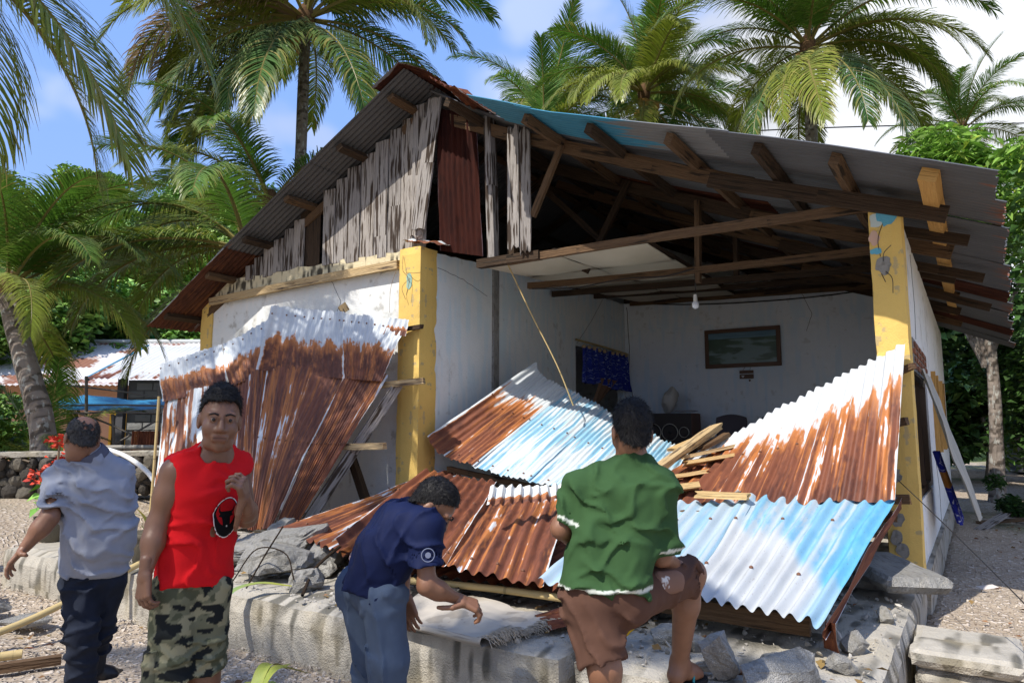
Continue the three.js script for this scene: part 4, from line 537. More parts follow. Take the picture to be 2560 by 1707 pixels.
pole('yellow looped hose hanging down the stone wall face', [[-10.6, 1.0, 0.8], [-10.75, 0.75, 0.9], [-10.55, 0.5, 1.0], [-10.0, 0.42, 1.1]], 0.012, mat({ color: lin(0.45, 0.36, 0.12) }), 'hose', 'hose');
{ const b = plank('ground_plank', 'brown squared timber lying on the gravel near the bamboo', [-4.78, 0.035, 4.9], [-4.5, 0.045, 4.36], 0.05, 0.07, mTimber[0], { seed: 5 }); }
plank('timber_stub', 'short squared timber stub under the tip of the rusty sheet', [-5.55, 0.45, 2.1], [-5.15, 0.47, 2.18], 0.09, 0.08, mFresh[1], { seed: 8, broken: 0.01 });
plank('timber_stub', 'weathered log end lying in the dust left of the leaning sheets foot', [-6.3, 0.42, 2.35], [-5.95, 0.42, 2.4], 0.11, 0.1, mFresh[1], { seed: 9, broken: 0.03 });
plank('white_batten', 'short white painted lath by the timber stubs', [-5.95, 0.375, 2.15], [-5.6, 0.375, 2.05], 0.02, 0.05, mat({ color: lin(0.7, 0.72, 0.75) }), { seed: 10 });
{ const g = mergeGeometries([tube([[-3.45, 0.37, 3.35], [-3.6, 0.5, 3.1], [-3.55, 0.66, 2.85]], 0.012, 14, 5), tube([[-3.95, 0.37, 3.42], [-3.9, 0.6, 3.3], [-3.85, 0.78, 3.2]], 0.006, 12, 5), tube([[-4.2, 0.38, 3.35], [-4.0, 0.62, 3.3], [-3.75, 0.6, 3.25], [-3.6, 0.45, 3.3]], 0.005, 20, 5)]); single('dry_twigs', g, mTimber[1], 'dry bent twigs lying over the pale wall chunk', 'twigs'); }
function strapGeo(pts, w, cA, cB, seed = 1) { const c = new THREE.CatmullRomCurve3(pts.map(VA)), n = 16, pos = [], col = [], idx = []; for (let i = 0; i <= n; i++) { const t = i / n, p = c.getPointAt(t), T = c.getTangentAt(t), S = T.clone().cross(V(0, 1, 0)).normalize(), k = w * Math.pow(Math.sin(Math.PI * clamp(0.08 + 0.9 * t)), 0.7); for (const s of [-1, 0, 1]) { const q = p.clone().addScaledVector(S, s * k).add(V(0, Math.abs(s) * k * 0.3, 0)); pos.push(q.x, q.y, q.z); const cc = mix3(cA, cB, clamp(t + 0.3 * Math.abs(s) * n2(i, seed))); col.push(...cc); } } for (let i = 0; i < n; i++) for (const k of [0, 1]) { const a = i * 3 + k; idx.push(a, a + 1, a + 4, a, a + 4, a + 3); } return colGeo(pos, col, idx); }
single('strap_leaf', strapGeo([[-3.62, 0.4, 3.3], [-3.8, 0.42, 3.45], [-3.86, 0.38, 3.62], [-3.75, 0.22, 3.85]], 0.035, [0.3, 0.28, 0.03], [0.13, 0.26, 0.12]), mat({ vertexColors: true, roughness: 0.6 }), 'long torn green strap leaf hanging over the terrace edge', 'leaf');
function weed(label, x, y, z, n, L, w, cA, cB, seed, name = 'weed') { const R = rng(seed), t = thing(name, label, 'plant', [x, y, z]); const m = mat({ vertexColors: true, roughness: 0.6 }); for (let i = 0; i < n; i++) { const a = R() * 6.28, l = L * (0.6 + 0.6 * R()); M('leaf', strapGeo([[0, 0, 0], [Math.cos(a) * l * 0.35, l * 0.45, Math.sin(a) * l * 0.35], [Math.cos(a) * l * 0.9, l * (0.2 + 0.3 * R()), Math.sin(a) * l * 0.9]], w, cA, cB, i), m, t); } }
weed('tiny green seedling sprouting at the foot of the terrace', -3.25, 0.02, 3.82, 5, 0.07, 0.02, [0.06, 0.2, 0.02], [0.12, 0.3, 0.05], 3);
weed('flattened yellow green leaf clump behind the shins of the man in red', -2.75, 0.03, 4.3, 9, 0.42, 0.035, [0.12, 0.2, 0.03], [0.3, 0.3, 0.05], 5);
{ // burlap sack folded on the terrace edge, frayed end
  const P = (s, t) => { const x = mix(-2.58, -1.72, s) + (t - 0.5) * 0.02, z = mix(3.52, 2.93, t) + 0.08 * s - (1 - s) * 0.12 * t; return V(x + 0.12 * (t - 0.5), 0.375 + 0.045 * fbm(s * 5 + 2, t * 4, 3) + 0.06 * Math.exp(-Math.pow((t - 0.55 + 0.25 * s) * 7, 2)) * (1 - s * 0.6), z); };
  const top = sheetGeo(P, 12, 0, 18, 2), bot = sheetGeo((s, t) => V(P(s, t).x, 0.362, P(s, t).z), 12, 0, 18, 2); const front = sheetGeo((s, t) => { const p = P(s, 0); return V(p.x, mix(0.362, p.y, t), p.z + 0.015 * Math.sin(t * 3.1)); }, 12, 0, 3, 2);
  const bt = tex(512, 512, (u, v) => { const w = 0.5 + 0.25 * Math.sin(u * 900) + 0.25 * Math.sin(v * 700), a = fbm(u * 6, v * 6, 4); return mix3([0.30, 0.26, 0.21], [0.52, 0.47, 0.40], a * 0.8 + 0.15 * w).map((x) => x * (a < 0.38 ? 0.8 : 1)); });
  const s = thing('burlap_sack', 'dirty grey burlap sack spread on the terrace edge under the bent man\'s hands', 'sack'); M('cloth', mergeGeometries([top, bot, front]), mat({ map: bt, roughness: 1 }), s);
  const R = rng(6), fr = []; for (let i = 0; i < 260; i++) { const t = R(), p = P(0.985, t); fr.push(tube([[p.x - 0.02, p.y - 0.01 * R(), p.z], [p.x + 0.03 + 0.03 * R(), p.y + 0.02 * (R() - 0.3), p.z + 0.02 * (R() - 0.5)], [p.x + 0.05 + 0.05 * R(), 0.365 + 0.05 * R(), p.z + 0.06 * (R() - 0.5)]], 0.0018, 3, 3)); } const fm = M('fringe', mergeGeometries(fr), mat({ color: lin(0.42, 0.36, 0.28) }), s); fm.userData.kind = 'stuff';
}
{ const s = single('tin_scrap', sheetGeo(patch([-1.78, 0.40, 3.08], [-1.6, 0.385, 3.2], [-1.5, 0.46, 2.55], [-1.3, 0.45, 2.65], { wave: 0.01, seed: 12 }), 3, 0.02, 8), mRustDeep[0], 'narrow curled strip of rusty tin beside the frayed sack end', 'tin sheet'); }
{ const s = thing('plastic_tray', 'black tray of black odds and ends on the terrace behind the burlap sack', 'tray', [-2.6, 0.36, 2.95], 0.5); const b = M('base', new RoundedBoxGeometry(0.4, 0.03, 0.26, 2, 0.01), mBlack, s); b.position.y = 0.02; const e = M('rim', new RoundedBoxGeometry(0.42, 0.035, 0.02, 2, 0.006), mFresh[0], s); e.position.set(0, 0.03, 0.135); for (let i = 0; i < 4; i++) { const k = M('lump', chunkGeo(400 + i, 0.08, 0.06, 0.07), mBlack, s); k.position.set(-0.1 + i * 0.07, 0.06, -0.02); } }
{ // yellow plastic sack behind the man in green
  const g = new THREE.SphereGeometry(0.15, 60, 40), p = g.attributes.position; for (let i = 0; i < p.count; i++) { const x = p.getX(i), y = p.getY(i), z = p.getZ(i), k = 0.72 + 0.45 * fbm3(x * 9, y * 9, z * 9, 2) + 0.5 * Math.abs(fbm3(x * 14 + 3, y * 14, z * 14, 2) - 0.5); p.setXYZ(i, x * 1.5 * k + y * 0.3, Math.max(-0.13, y * k * 1.05), z * 0.7 * k); } g.computeVertexNormals(); const s = single('plastic_sack', g, mat({ color: lin(0.72, 0.44, 0.015), roughness: 0.5 }), 'bright yellow plastic sack on the terrace behind the brown shorts', 'sack'); s.position.set(-1.3, 0.47, 3.2); s.scale.setScalar(0.85); }
{ const s = single('cloth_rag', sheetGeo((u, v) => V(-3.35 + 0.22 * u + 0.05 * Math.sin(v * 5), 0.42 + 0.2 * v + 0.03 * Math.sin(u * 9), 2.92 + 0.1 * Math.sin(u * 5 + v * 3)), 4, 0, 8, 4), mat({ color: lin(0.45, 0.32, 0.3) }), 'faded pink rag caught under the rusty sheet beside the navy shirt', 'rag'); }
// ---------- flower pots on the terrace end ----------
const potGeo = new THREE.LatheGeometry([[0.0, 0], [0.1, 0], [0.135, 0.19], [0.15, 0.19], [0.155, 0.225], [0.135, 0.225], [0.12, 0.19], [0, 0.18]].map((p) => new THREE.Vector2(...p)), 24);
const mPot = mat({ color: lin(0.13, 0.115, 0.085), roughness: 0.8, bumpMap: grainBump, bumpScale: 0.004 }), mSoil = mat({ color: lin(0.06, 0.045, 0.03), roughness: 1 });
function pot(label, x, z, s, cb) { const t = thing('flower_pot', label, 'flower pot', [x, F + 0.005, z]); const p = M('pot', potGeo, mPot, t); p.scale.setScalar(s); const d = M('soil', new THREE.CylinderGeometry(0.125 * s, 0.12 * s, 0.02, 18), mSoil, t); d.position.y = 0.19 * s; cb(t); return t; }
const redM = mat({ vertexColors: true, roughness: 0.6 });
pot('dark pot of crown of thorns with red flowers behind the grey man', -7.5, 3.08, 1.1, (t) => { const R = rng(8); for (const [dx, dz, h] of [[0, 0, 0.75], [0.08, 0.03, 0.98], [-0.1, 0.05, 0.62], [0.03, -0.08, 0.85]]) { M('stem', tube([[dx * 0.4, 0.2, dz * 0.4], [dx, h * 0.6, dz], [dx * 1.6, h, dz * 1.6]], 0.012, 12, 6), mat({ color: lin(0.25, 0.18, 0.12) }), t); const pts = []; for (let i = 0; i < 50; i++) pts.push(V(dx * 1.6 + (R() - 0.5) * 0.16, h + (R() - 0.4) * 0.14, dz * 1.6 + (R() - 0.5) * 0.16)); M('flower', leavesGeo(pts, { seed: 5, L: 0.06, w: 0.4, a: [0.5, 0.03, 0.02], b: [0.62, 0.08, 0.03], droop: 0 }), redM, t); } const lp = []; for (let i = 0; i < 40; i++) lp.push(V((R() - 0.5) * 0.3, 0.32 + R() * 0.3, (R() - 0.5) * 0.3)); M('leaf', leavesGeo(lp, { seed: 9, L: 0.12, w: 0.32, a: [0.06, 0.2, 0.02], b: [0.2, 0.38, 0.05] }), redM, t); });
pot('small dark pot standing behind the grey shirt with low leaves', -6.72, 3.2, 0.95, (t) => { for (let i = 0; i < 6; i++) { const a = i * 1.1; M('leaf', strapGeo([[0, 0.2, 0], [Math.cos(a) * 0.05, 0.28, Math.sin(a) * 0.05], [Math.cos(a) * 0.14, 0.26, Math.sin(a) * 0.14]], 0.02, [0.06, 0.18, 0.03], [0.15, 0.3, 0.05], i), redM, t); } });
pot('dark pot of yellow green strap leaves between the two standing men', -5.52, 3.22, 1.15, (t) => { const R = rng(5); for (let i = 0; i < 9; i++) { const a = R() * 6.28, l = 0.12 + 0.2 * R(); M('leaf', strapGeo([[0, 0.2, 0], [Math.cos(a) * 0.05, 0.2 + l * 0.6, Math.sin(a) * 0.05], [Math.cos(a) * l * 0.5, 0.2 + l * (0.6 + 0.5 * R()), Math.sin(a) * l * 0.5]], 0.022, [0.06, 0.2, 0.03], i % 3 ? [0.2, 0.3, 0.05] : [0.55, 0.48, 0.1], i), redM, t); } });
{ const s = single('black_tarp_bundle', chunkGeo(501, 0.5, 0.34, 0.4), mBlack, 'bundle of black plastic on stacked timbers between the grey and red shirts', 'bundle'); s.position.set(-6.0, 0.84, 2.5); for (const [i, y] of [0.42, 0.54, 0.64].entries()) plank('stacked_timber', ['lowest', 'middle', 'topmost'][i] + ' timber of the small stack under the black plastic bundle', [-6.35, y, 2.6 - i * 0.05], [-5.65, y, 2.35 + i * 0.06], 0.09, 0.16, i === 1 ? mTimber[1] : mBoard[1], { seed: 40 + i }); }
// ---------- vegetation ----------
const leafMat = (o = {}) => new THREE.MeshPhysicalMaterial({ vertexColors: true, side: THREE.DoubleSide, roughness: 0.95, transmission: 0.35, thickness: 0, clearcoat: 0.28, clearcoatRoughness: 0.28, specularIntensity: 0.3, ...o });
const mFrond = leafMat(), mLeaf = leafMat({ clearcoat: 0.2, clearcoatRoughness: 0.35 }), mFarLeaf = mat({ vertexColors: true, roughness: 0.55 });
function colGeo(pos, col, idx) { const g = new THREE.BufferGeometry(); g.setAttribute('position', new THREE.Float32BufferAttribute(pos, 3)); g.setAttribute('color', new THREE.Float32BufferAttribute(col, 3)); g.setIndex(idx); g.computeVertexNormals(); return g; }
// coconut frond in its own frame: base at the origin, leaning out along +x, gravity along -y
function frondGeo(o) {
  const R = rng(o.seed), pos = [], col = [], idx = [], n = o.n || 125, L = o.L || 4.6, pts = []; let p = V(0, 0, 0); const st = 40;
  for (let i = 0; i <= st; i++) { const t = i / st, e = o.e0 - o.bend * Math.pow(t, o.pow || 1.4), tw = (o.sway || 0) * t * t; pts.push([p.clone(), V(Math.cos(e) * Math.cos(tw), Math.sin(e), Math.sin(tw) * Math.cos(e)).normalize()]); p = p.clone().addScaledVector(pts[i][1], L / st); }
  const quad = (a, b, c, d, ca, cb) => { const k = pos.length / 3; for (const q of [a, b, c, d]) pos.push(q.x, q.y, q.z); col.push(...ca, ...ca, ...cb, ...cb); idx.push(k, k + 1, k + 2, k + 1, k + 3, k + 2); };
  const G = o.col, rc = o.rachis || [0.26, 0.22, 0.06];
  for (let i = 0; i < st; i++) { // midrib
    const [a, ta] = pts[i], [b, tb] = pts[i + 1], ra = L * 0.011 * (1 - i / st * 0.85), rb = L * 0.011 * (1 - (i + 1) / st * 0.85), Z = V(0, 0, 1), ua = Z.clone().cross(ta).normalize(), ub = Z.clone().cross(tb).normalize();
    const ring = (q, u, r) => [q.clone().addScaledVector(Z, r), q.clone().addScaledVector(u, r * 0.7), q.clone().addScaledVector(Z, -r), q.clone().addScaledVector(u, -r)]; const A = ring(a, ua, ra), B = ring(b, ub, rb);
    for (let k = 0; k < 4; k++) quad(A[k], A[(k + 1) % 4], B[k], B[(k + 1) % 4], rc, rc);
  }
  for (let i = 0; i < n; i++) for (const sd of [-1, 1]) {
    if (o.gap && R() < o.gap) continue;
    const t = 0.13 + 0.87 * (i + R() * 0.5) / n, f = t * st, k = Math.min(st - 1, Math.floor(f)), q = pts[k][0].clone().lerp(pts[k + 1][0], f - k), T = pts[k][1], S = V(0, 0, sd), U = V(0, 0, 1).cross(T).normalize(); if (U.y < 0 && Math.abs(T.y) < 0.95) U.negate();
    const len = L * 0.205 * Math.pow(Math.sin(Math.PI * (0.14 + 0.8 * t)), 0.65) * (0.85 + 0.3 * R()), a = mix(0.35, 1.05, t) + (R() - 0.5) * 0.16;
    let d = S.clone().multiplyScalar(Math.cos(a)).addScaledVector(T, Math.sin(a)).addScaledVector(U, (o.vee ?? 0.18) + (R() - 0.5) * 0.2).normalize();
    const droop = (o.droop ?? 0.5) * (0.7 + 0.7 * R()), w = L * 0.0039 * (0.8 + 0.4 * R()), sg = 4;
    const dry = R() < (o.dry || 0.05) ? 1 : 0, shade = 0.75 + 0.5 * R(); let prev = null, pc = null;
    for (let j = 0; j <= sg; j++) {
      const u = j / sg, W = d.clone().cross(U).normalize().multiplyScalar(w * (j === sg ? 0.08 : Math.min(1, 0.55 + u * 1.4) * (1 - u * u * 0.6)));
      const tip = (o.tip ?? 0.5) * 0.75, yel = clamp(ss(0.35, 1, u) * tip + dry * 0.9); const c = mix3(G.map((x) => x * shade), o.tipCol || [0.32, 0.27, 0.07], yel * (0.5 + 0.5 * R()));
      const l = q.clone().add(W), r = q.clone().sub(W); if (prev) quad(prev[0], prev[1], l, r, pc, c); prev = [l, r]; pc = c;
      q.addScaledVector(d, len / sg); d = d.clone().add(V(0, -droop * (0.25 + u), 0)).add(V(o.wind || 0, 0, 0)).normalize();
    }
  }
  return colGeo(pos, col, idx);
}
const GR = [0.085, 0.185, 0.02], GD = [0.05, 0.13, 0.02], GY = [0.2, 0.25, 0.025], DRY = [0.30, 0.2, 0.11];
const D2 = Math.PI / 180;
const FR = {
  up: [1, 2].map((s) => frondGeo({ seed: s, e0: 84 * D2, bend: 40 * D2, col: GR, tip: 0.3, droop: 0.25 })),
  high: [3, 4].map((s) => frondGeo({ seed: s, e0: 66 * D2, bend: 85 * D2, col: s % 2 ? GR : GY, tip: 0.5, droop: 0.45 })),
  mid: [5, 6, 7].map((s) => frondGeo({ seed: s, e0: 42 * D2, bend: 95 * D2, col: s % 3 ? GR : GY, tip: 0.6, droop: 0.6 })),
  low: [8, 9, 10].map((s) => frondGeo({ seed: s, e0: 12 * D2, bend: 85 * D2, col: s % 2 ? GR : GY, tip: 0.65, droop: 0.75 })),
  hang: [11, 12].map((s) => frondGeo({ seed: s, e0: -28 * D2, bend: 55 * D2, col: s % 2 ? GD : GY, tip: 0.6, droop: 0.7, dry: 0.15 })),
  dry: [13, 14].map((s) => frondGeo({ seed: s, e0: 18 * D2, bend: 105 * D2, col: DRY, tip: 0.8, droop: 1.0, dry: 0.6, gap: 0.3, tipCol: [0.42, 0.3, 0.2], rachis: [0.25, 0.17, 0.09] })),
};
const barkTex = tex(512, 512, (u, v) => { const ring = tn(u * 0.2, v, 32, 3), a = tf(u, v, 8, 5, 7), l = tf(u, v, 20, 3, 15); let c = mix3([0.13, 0.10, 0.08], [0.34, 0.29, 0.25], a * 0.6 + ring * 0.4); if (ring < 0.3) c = mix3(c, [0.05, 0.04, 0.03], 0.6); return mix3(c, [0.44, 0.44, 0.4], ss(0.62, 0.75, l) * 0.7); });
const mBark = mat({ map: uvM(barkTex, 1, 1), bumpMap: gray(256, 256, (u, v) => tn(u * 0.25, v, 32, 3) * 0.6 + tf(u, v, 16, 3, 5) * 0.4), bumpScale: 0.03, roughness: 1 });
const mFibre = mat({ color: lin(0.12, 0.07, 0.035), roughness: 1 }), mNut = [mat({ color: lin(0.42, 0.22, 0.05), roughness: 0.5 }), mat({ color: lin(0.2, 0.2, 0.04), roughness: 0.5 })];
const nutGeo = new THREE.SphereGeometry(0.14, 10, 8).scale(0.85, 1.05, 0.85);
function trunkGeo(pts, r0, r1, vrep = 1) { const g = tube(pts, 1, 30, 12, (t) => mix(r0, r1, Math.pow(t, 0.6)) * (1 + 0.35 * Math.exp(-t * 18)) * (1 + 0.03 * Math.sin(t * 160))); const u = g.attributes.uv, L = new THREE.CatmullRomCurve3(pts.map(VA)).getLength(); for (let i = 0; i < u.count; i++) u.setXY(i, u.getY(i), u.getX(i) * L * 0.5); return g; }
// crown: list of [class, yaw degrees, scale]; yaw 0 points to +x, 90 to -z
function palm(label, base, top, o = {}) {
  const t = thing('coconut_palm', label, 'palm tree', base, 0, o.group); const c = V(top[0] - base[0], top[1] - base[1], top[2] - base[2]), R = rng(o.seed || 1);
  const b = o.lean || [0, 0, 0]; const pts = [[0, -0.1, 0], [c.x * 0.25 + b[0], c.y * 0.3 + b[1], c.z * 0.25 + b[2]], [c.x * 0.7 + b[0] * 0.7, c.y * 0.7, c.z * 0.7 + b[2] * 0.7], [c.x, c.y - 0.05, c.z]];
  if (c.y > 0.8) M('trunk', trunkGeo(pts, o.r0 || 0.2, o.r1 || 0.13), mBark, t);
  const k = o.scale || 1; const fib = M('crown_shaft', new THREE.SphereGeometry(0.3 * k, 12, 8).scale(0.8, 1.5, 0.8), mFibre, t); fib.position.set(c.x, c.y + 0.1, c.z);
  const plan = []; const ord = o.order || ['up', 'up', 'high', 'high', 'high', 'mid', 'high', 'mid', 'mid', 'mid', 'low', 'mid', 'low', 'low', 'mid', 'low', 'hang', 'low', 'hang', 'hang', 'low', 'hang']; let y = o.yaw ?? R() * 360;
  for (const e of ord) { plan.push([e, y + (R() - 0.5) * 20, 0.88 + 0.24 * R()]); y += 137.5; }
  for (const q of [...plan, ...(o.extra || [])]) { const set = FR[q[0]], f = M('frond', set[Math.floor(R() * set.length)], o.mat || mFrond, t); f.position.set(c.x, c.y + (q[0] === 'up' ? 0.3 : q[0] === 'hang' ? -0.1 : 0.1) * k, c.z); f.rotation.y = q[1] * D2; f.scale.setScalar(q[2] * k); f.rotateZ((R() - 0.5) * 0.16); f.rotateX((R() - 0.5) * 0.5); }
  if (o.nuts) for (let i = 0; i < o.nuts; i++) { const a = R() * 6.28, nut = M('coconut', nutGeo, mNut[o.nutTone ?? (i % 2)], t); nut.position.set(c.x + Math.cos(a) * 0.36, c.y - 0.25 - R() * 0.35, c.z + Math.sin(a) * 0.36); nut.rotation.set(R(), R(), R()); }
  return t;
}
const TH = 32.9; // yaw that points to picture right is -TH in this frame: kept as plain compass turns below
palm('tall coconut palm with brown nuts rising directly behind the weathered gable boards', [-13.0, 0.3, -4.5], [-13.1, 11.6, -4.6], { seed: 3, nuts: 9, nutTone: 0, scale: 0.98, extra: [['dry', 205, 1.1], ['dry', 235, 1.0], ['mid', 215, 1.15], ['low', 240, 1.15], ['low', 200, 1.1], ['hang', 230, 1.05], ['hang', 262, 1.1], ['low', 275, 1.15], ['hang', 300, 1.1], ['mid', 40, 1.2], ['low', 20, 1.15], ['low', 60, 1.1], ['low', 0, 1.15], ['hang', 335, 1.05], ['mid', 10, 1.2], ['hang', 245, 0.9], ['hang', 210, 1.15], ['dry', 220, 1.15], ['hang', 195, 1.1], ['low', 215, 1.2], ['hang', 275, 1.0], ['dry', 255, 0.9]] });
palm('coconut palm with an orange nut cluster standing behind the middle of the blue roof edge', [-7.6, 0, -13.1], [-7.5, 11.6, -13.0], { seed: 8, nuts: 6, nutTone: 0, scale: 0.82, extra: [['up', 0, 1], ['up', 120, 1], ['high', 200, 1.1], ['high', 40, 1.1], ['high', 300, 1], ['hang', 300, 0.9], ['low', 33, 1], ['low', 320, 1], ['hang', 250, 0.9], ['low', 250, 1]] });
palm('coconut palm hung with many yellow nuts rising behind the grey end of the roof', [-2.6, 0, -11.3], [-2.45, 10.7, -11.2], { seed: 14, nuts: 14, nutTone: 0, scale: 0.84, extra: [['up', 60, 1], ['high', 33, 1.15], ['high', 215, 1.15], ['mid', 220, 1.15], ['high', 300, 1], ['hang', 303, 1.1], ['hang', 270, 1.1], ['hang', 330, 1.1], ['low', 33, 1.1], ['mid', 20, 1.2], ['low', 52, 1.1], ['low', 210, 1.05], ['low', 0, 1.1], ['hang', 240, 1]] });
palm('young bright green palm with upright fronds between the two tallest palms', [-11.0, 0, -13.0], [-11.0, 9.9, -12.8], { seed: 21, scale: 0.85, order: ['up', 'up', 'up', 'high', 'high', 'high', 'mid', 'mid', 'mid', 'low', 'low', 'hang', 'hang'] });
palm('coconut palm with long striped fronds reaching out past the left roof eave', [-11.4, 0.3, -1.9], [-11.3, 4.85, -1.85], { seed: 26, scale: 0.82, order: ['high', 'mid', 'mid', 'low', 'low'], extra: [['mid', 205, 1.1], ['low', 216, 1.05], ['mid', 190, 1.05], ['low', 235, 1.05], ['low', 190, 0.95], ['hang', 220, 0.9], ['high', 215, 1.1]] });
palm('dark coconut palm close behind the rusty left roof edge', [-13.6, 0.3, -4.2], [-13.4, 6.7, -4.0], { seed: 31, scale: 0.82, order: ['high', 'mid', 'mid', 'mid', 'low', 'low'], extra: [['mid', 213, 1], ['high', 230, 0.9], ['low', 200, 1], ['mid', 250, 1]] });
palm('leaning coconut palm with a grey scarred trunk behind the stone wall', [-13.2, 0.5, 0.55], [-14.45, 3.95, 0.92], { seed: 37, r0: 0.24, r1: 0.17, scale: 0.72, lean: [0.12, 0, 0], order: ['up', 'high', 'high', 'mid', 'mid', 'mid', 'low', 'mid', 'low', 'low', 'hang'], extra: [['mid', 33, 1.05], ['low', 18, 1], ['low', 50, 1], ['high', 30, 1.15], ['high', 62, 1.1], ['mid', 0, 1], ['high', 0, 1.1]] });
palm('distant coconut palm peeping out over the ridge of the roof', [-13.6, 0, -17.5], [-13.6, 13.6, -17.4], { seed: 41, scale: 1.0, nuts: 5 });
palm('distant coconut palm with drooping fronds against the white cloud', [0.9, 0, -24.3], [0.75, 12.6, -24.3], { seed: 47, scale: 0.75 });
palm('distant coconut palm crown filling the gap behind the roof peak', [-9.8, 0, -19], [-9.7, 13.5, -19], { seed: 59, scale: 1.05 });
// near palm at the left: fronds hang into view; and one behind the viewer whose crown throws the dappled shade over the men
palm('near coconut palm whose dark fronds hang down over the left side', [-10.0, 0.2, 6.1], [-9.0, 7.3, 5.0], { seed: 63, scale: 0.92, r0: 0.2, order: ['up', 'high'], extra: [['low', 33, 1.0], ['low', 60, 1.05], ['hang', 30, 1.1], ['hang', 50, 1.05], ['hang', 8, 1.05], ['hang', 345, 1.1], ['low', 350, 1.0], ['hang', 22, 1.1], ['low', 15, 1.0], ['mid', 150, 1]] });
palm('coconut palm standing outside the view whose crown dapples the men with shade', [-4.8, 0, 11.2], [-3.9, 8.2, 10.0], { seed: 67, scale: 0.55, order: ['high', 'mid', 'low', 'mid', 'low', 'mid', 'hang'] });

// broadleaf trees: many single leaves around twig ends
function leavesGeo(pts, o) {
  const R = rng(o.seed), pos = [], col = [], idx = [];
  for (const c of pts) {
    const a = R() * 6.283, e = (R() - 0.35) * 1.4, d = V(Math.cos(a) * Math.cos(e), Math.sin(e) - (o.droop || 0.3), Math.sin(a) * Math.cos(e)).normalize(), u = V(R() - 0.5, R() * 1.2, R() - 0.5).normalize(), w = d.clone().cross(u).normalize(), up = w.clone().cross(d).normalize(), L = o.L * (0.6 + 0.8 * R()), W = L * (o.w || 0.3), k = pos.length / 3;
    const m = c.clone().addScaledVector(d, L * 0.5), t = c.clone().addScaledVector(d, L).add(V(0, -L * 0.15, 0)); const l = m.clone().addScaledVector(w, W).addScaledVector(up, W * 0.35), r = m.clone().addScaledVector(w, -W).addScaledVector(up, W * 0.35);
    for (const q of [c, l, r, t]) pos.push(q.x, q.y, q.z); const s = 0.6 + 0.8 * R(), y = R() < (o.yel || 0.06); const cc = mix3(o.a, o.b, R()).map((x) => x * s); if (y) { cc[0] *= 1.7; cc[1] *= 1.25; } for (let i = 0; i < 4; i++) col.push(...cc); idx.push(k, k + 1, k + 3, k, k + 3, k + 2);
  }
  return colGeo(pos, col, idx);
}
function crownPts(n, rx, ry, rz, seed, lumps = 14, lumpR = 0.34) { const R = rng(seed), cs = [], out = []; for (let i = 0; i < lumps; i++) { const a = R() * 6.283, v = R() * 1.9 - 0.8, q = Math.sqrt(Math.max(0.05, 1 - v * v * 0.8)), k = 0.45 + 0.45 * R(); cs.push([Math.cos(a) * q * k * rx, v * k * ry, Math.sin(a) * q * k * rz, lumpR * (0.7 + 0.7 * R())]); } for (let i = 0; i < n; i++) { const c = cs[Math.floor(R() * lumps)], a = R() * 6.283, v = R() * 2 - 1, q = Math.sqrt(1 - v * v), r = c[3] * Math.pow(R(), 0.28); out.push(V(c[0] + Math.cos(a) * q * r * rx, c[1] + v * r * ry * 0.85, c[2] + Math.sin(a) * q * r * rz)); } return [out, cs]; }
function tree(name, label, base, H, rx, ry, rz, o) {
  const t = thing(name, label, 'tree', base, 0, o.group); const [pts, cs] = crownPts(o.n, rx, ry, rz, o.seed, o.lumps, o.lumpR); const g = o.shape ? leavesGeo(pts, { ...o, seed: o.seed + 1 }) : leavesGeo(pts, { ...o, seed: o.seed + 1 }); g.translate(0, H, 0);
  M('crown', g, o.mat || mLeaf, t); const tr = [trunkGeo([[0, -0.2, 0], [0.1, H * 0.4, 0.05], [0, H * 0.9, 0]], o.r || 0.16, (o.r || 0.16) * 0.5)];
  for (const c of cs.slice(0, o.limbs ?? 6)) tr.push(trunkGeo([[0, H * 0.45, 0], [c[0] * 0.4, H * 0.75 + c[1] * 0.3, c[2] * 0.4], [c[0], H + c[1], c[2]]], (o.r || 0.16) * 0.45, 0.02)); M('trunk', mergeGeometries(tr), mBark, t); return t;
}
const mangoA = [0.15, 0.30, 0.035], mangoB = [0.27, 0.45, 0.08];
tree('mango_tree', 'bright yellow green mango tree showing over the right roof corner', [0.7, 0, -10.9], 6.1, 2.7, 1.6, 2.2, { seed: 71, n: 9000, L: 0.27, w: 0.13, a: mangoA, b: mangoB, droop: 0.5, lumps: 26, lumpR: 0.3 });
tree('mango_tree', 'small tuft topped bright green tree just behind the grey roof edge', [-1.5, 0, -10.4], 5.9, 0.9, 0.8, 0.9, { seed: 73, n: 1200, L: 0.24, w: 0.13, a: mangoA, b: mangoB, droop: 0.5, lumps: 8, r: 0.08 });
tree('broadleaf_tree', 'dark glossy broadleaf tree filling the space right of the sagging eave', [3.0, 0, -8.2], 3.9, 1.9, 3.2, 2.2, { seed: 75, n: 9000, L: 0.17, w: 0.3, a: [0.025, 0.07, 0.012], b: [0.07, 0.16, 0.03], lumps: 30, lumpR: 0.3 });
tree('broadleaf_tree', 'shady broadleaf tree standing at the far end of the right wall', [1.9, 0, -12.5], 2.4, 1.6, 2.2, 1.8, { seed: 77, n: 5000, L: 0.2, w: 0.28, a: [0.025, 0.07, 0.012], b: [0.08, 0.17, 0.03], lumps: 20, lumpR: 0.34 });
tree('broadleaf_tree', 'slender tree with a bare brown trunk at the edge of the dappled yard', [4.9, 0, -15.2], 4.6, 2.2, 2.4, 2.2, { seed: 79, n: 4000, L: 0.22, w: 0.28, a: [0.03, 0.08, 0.015], b: [0.07, 0.15, 0.03], lumps: 18 });
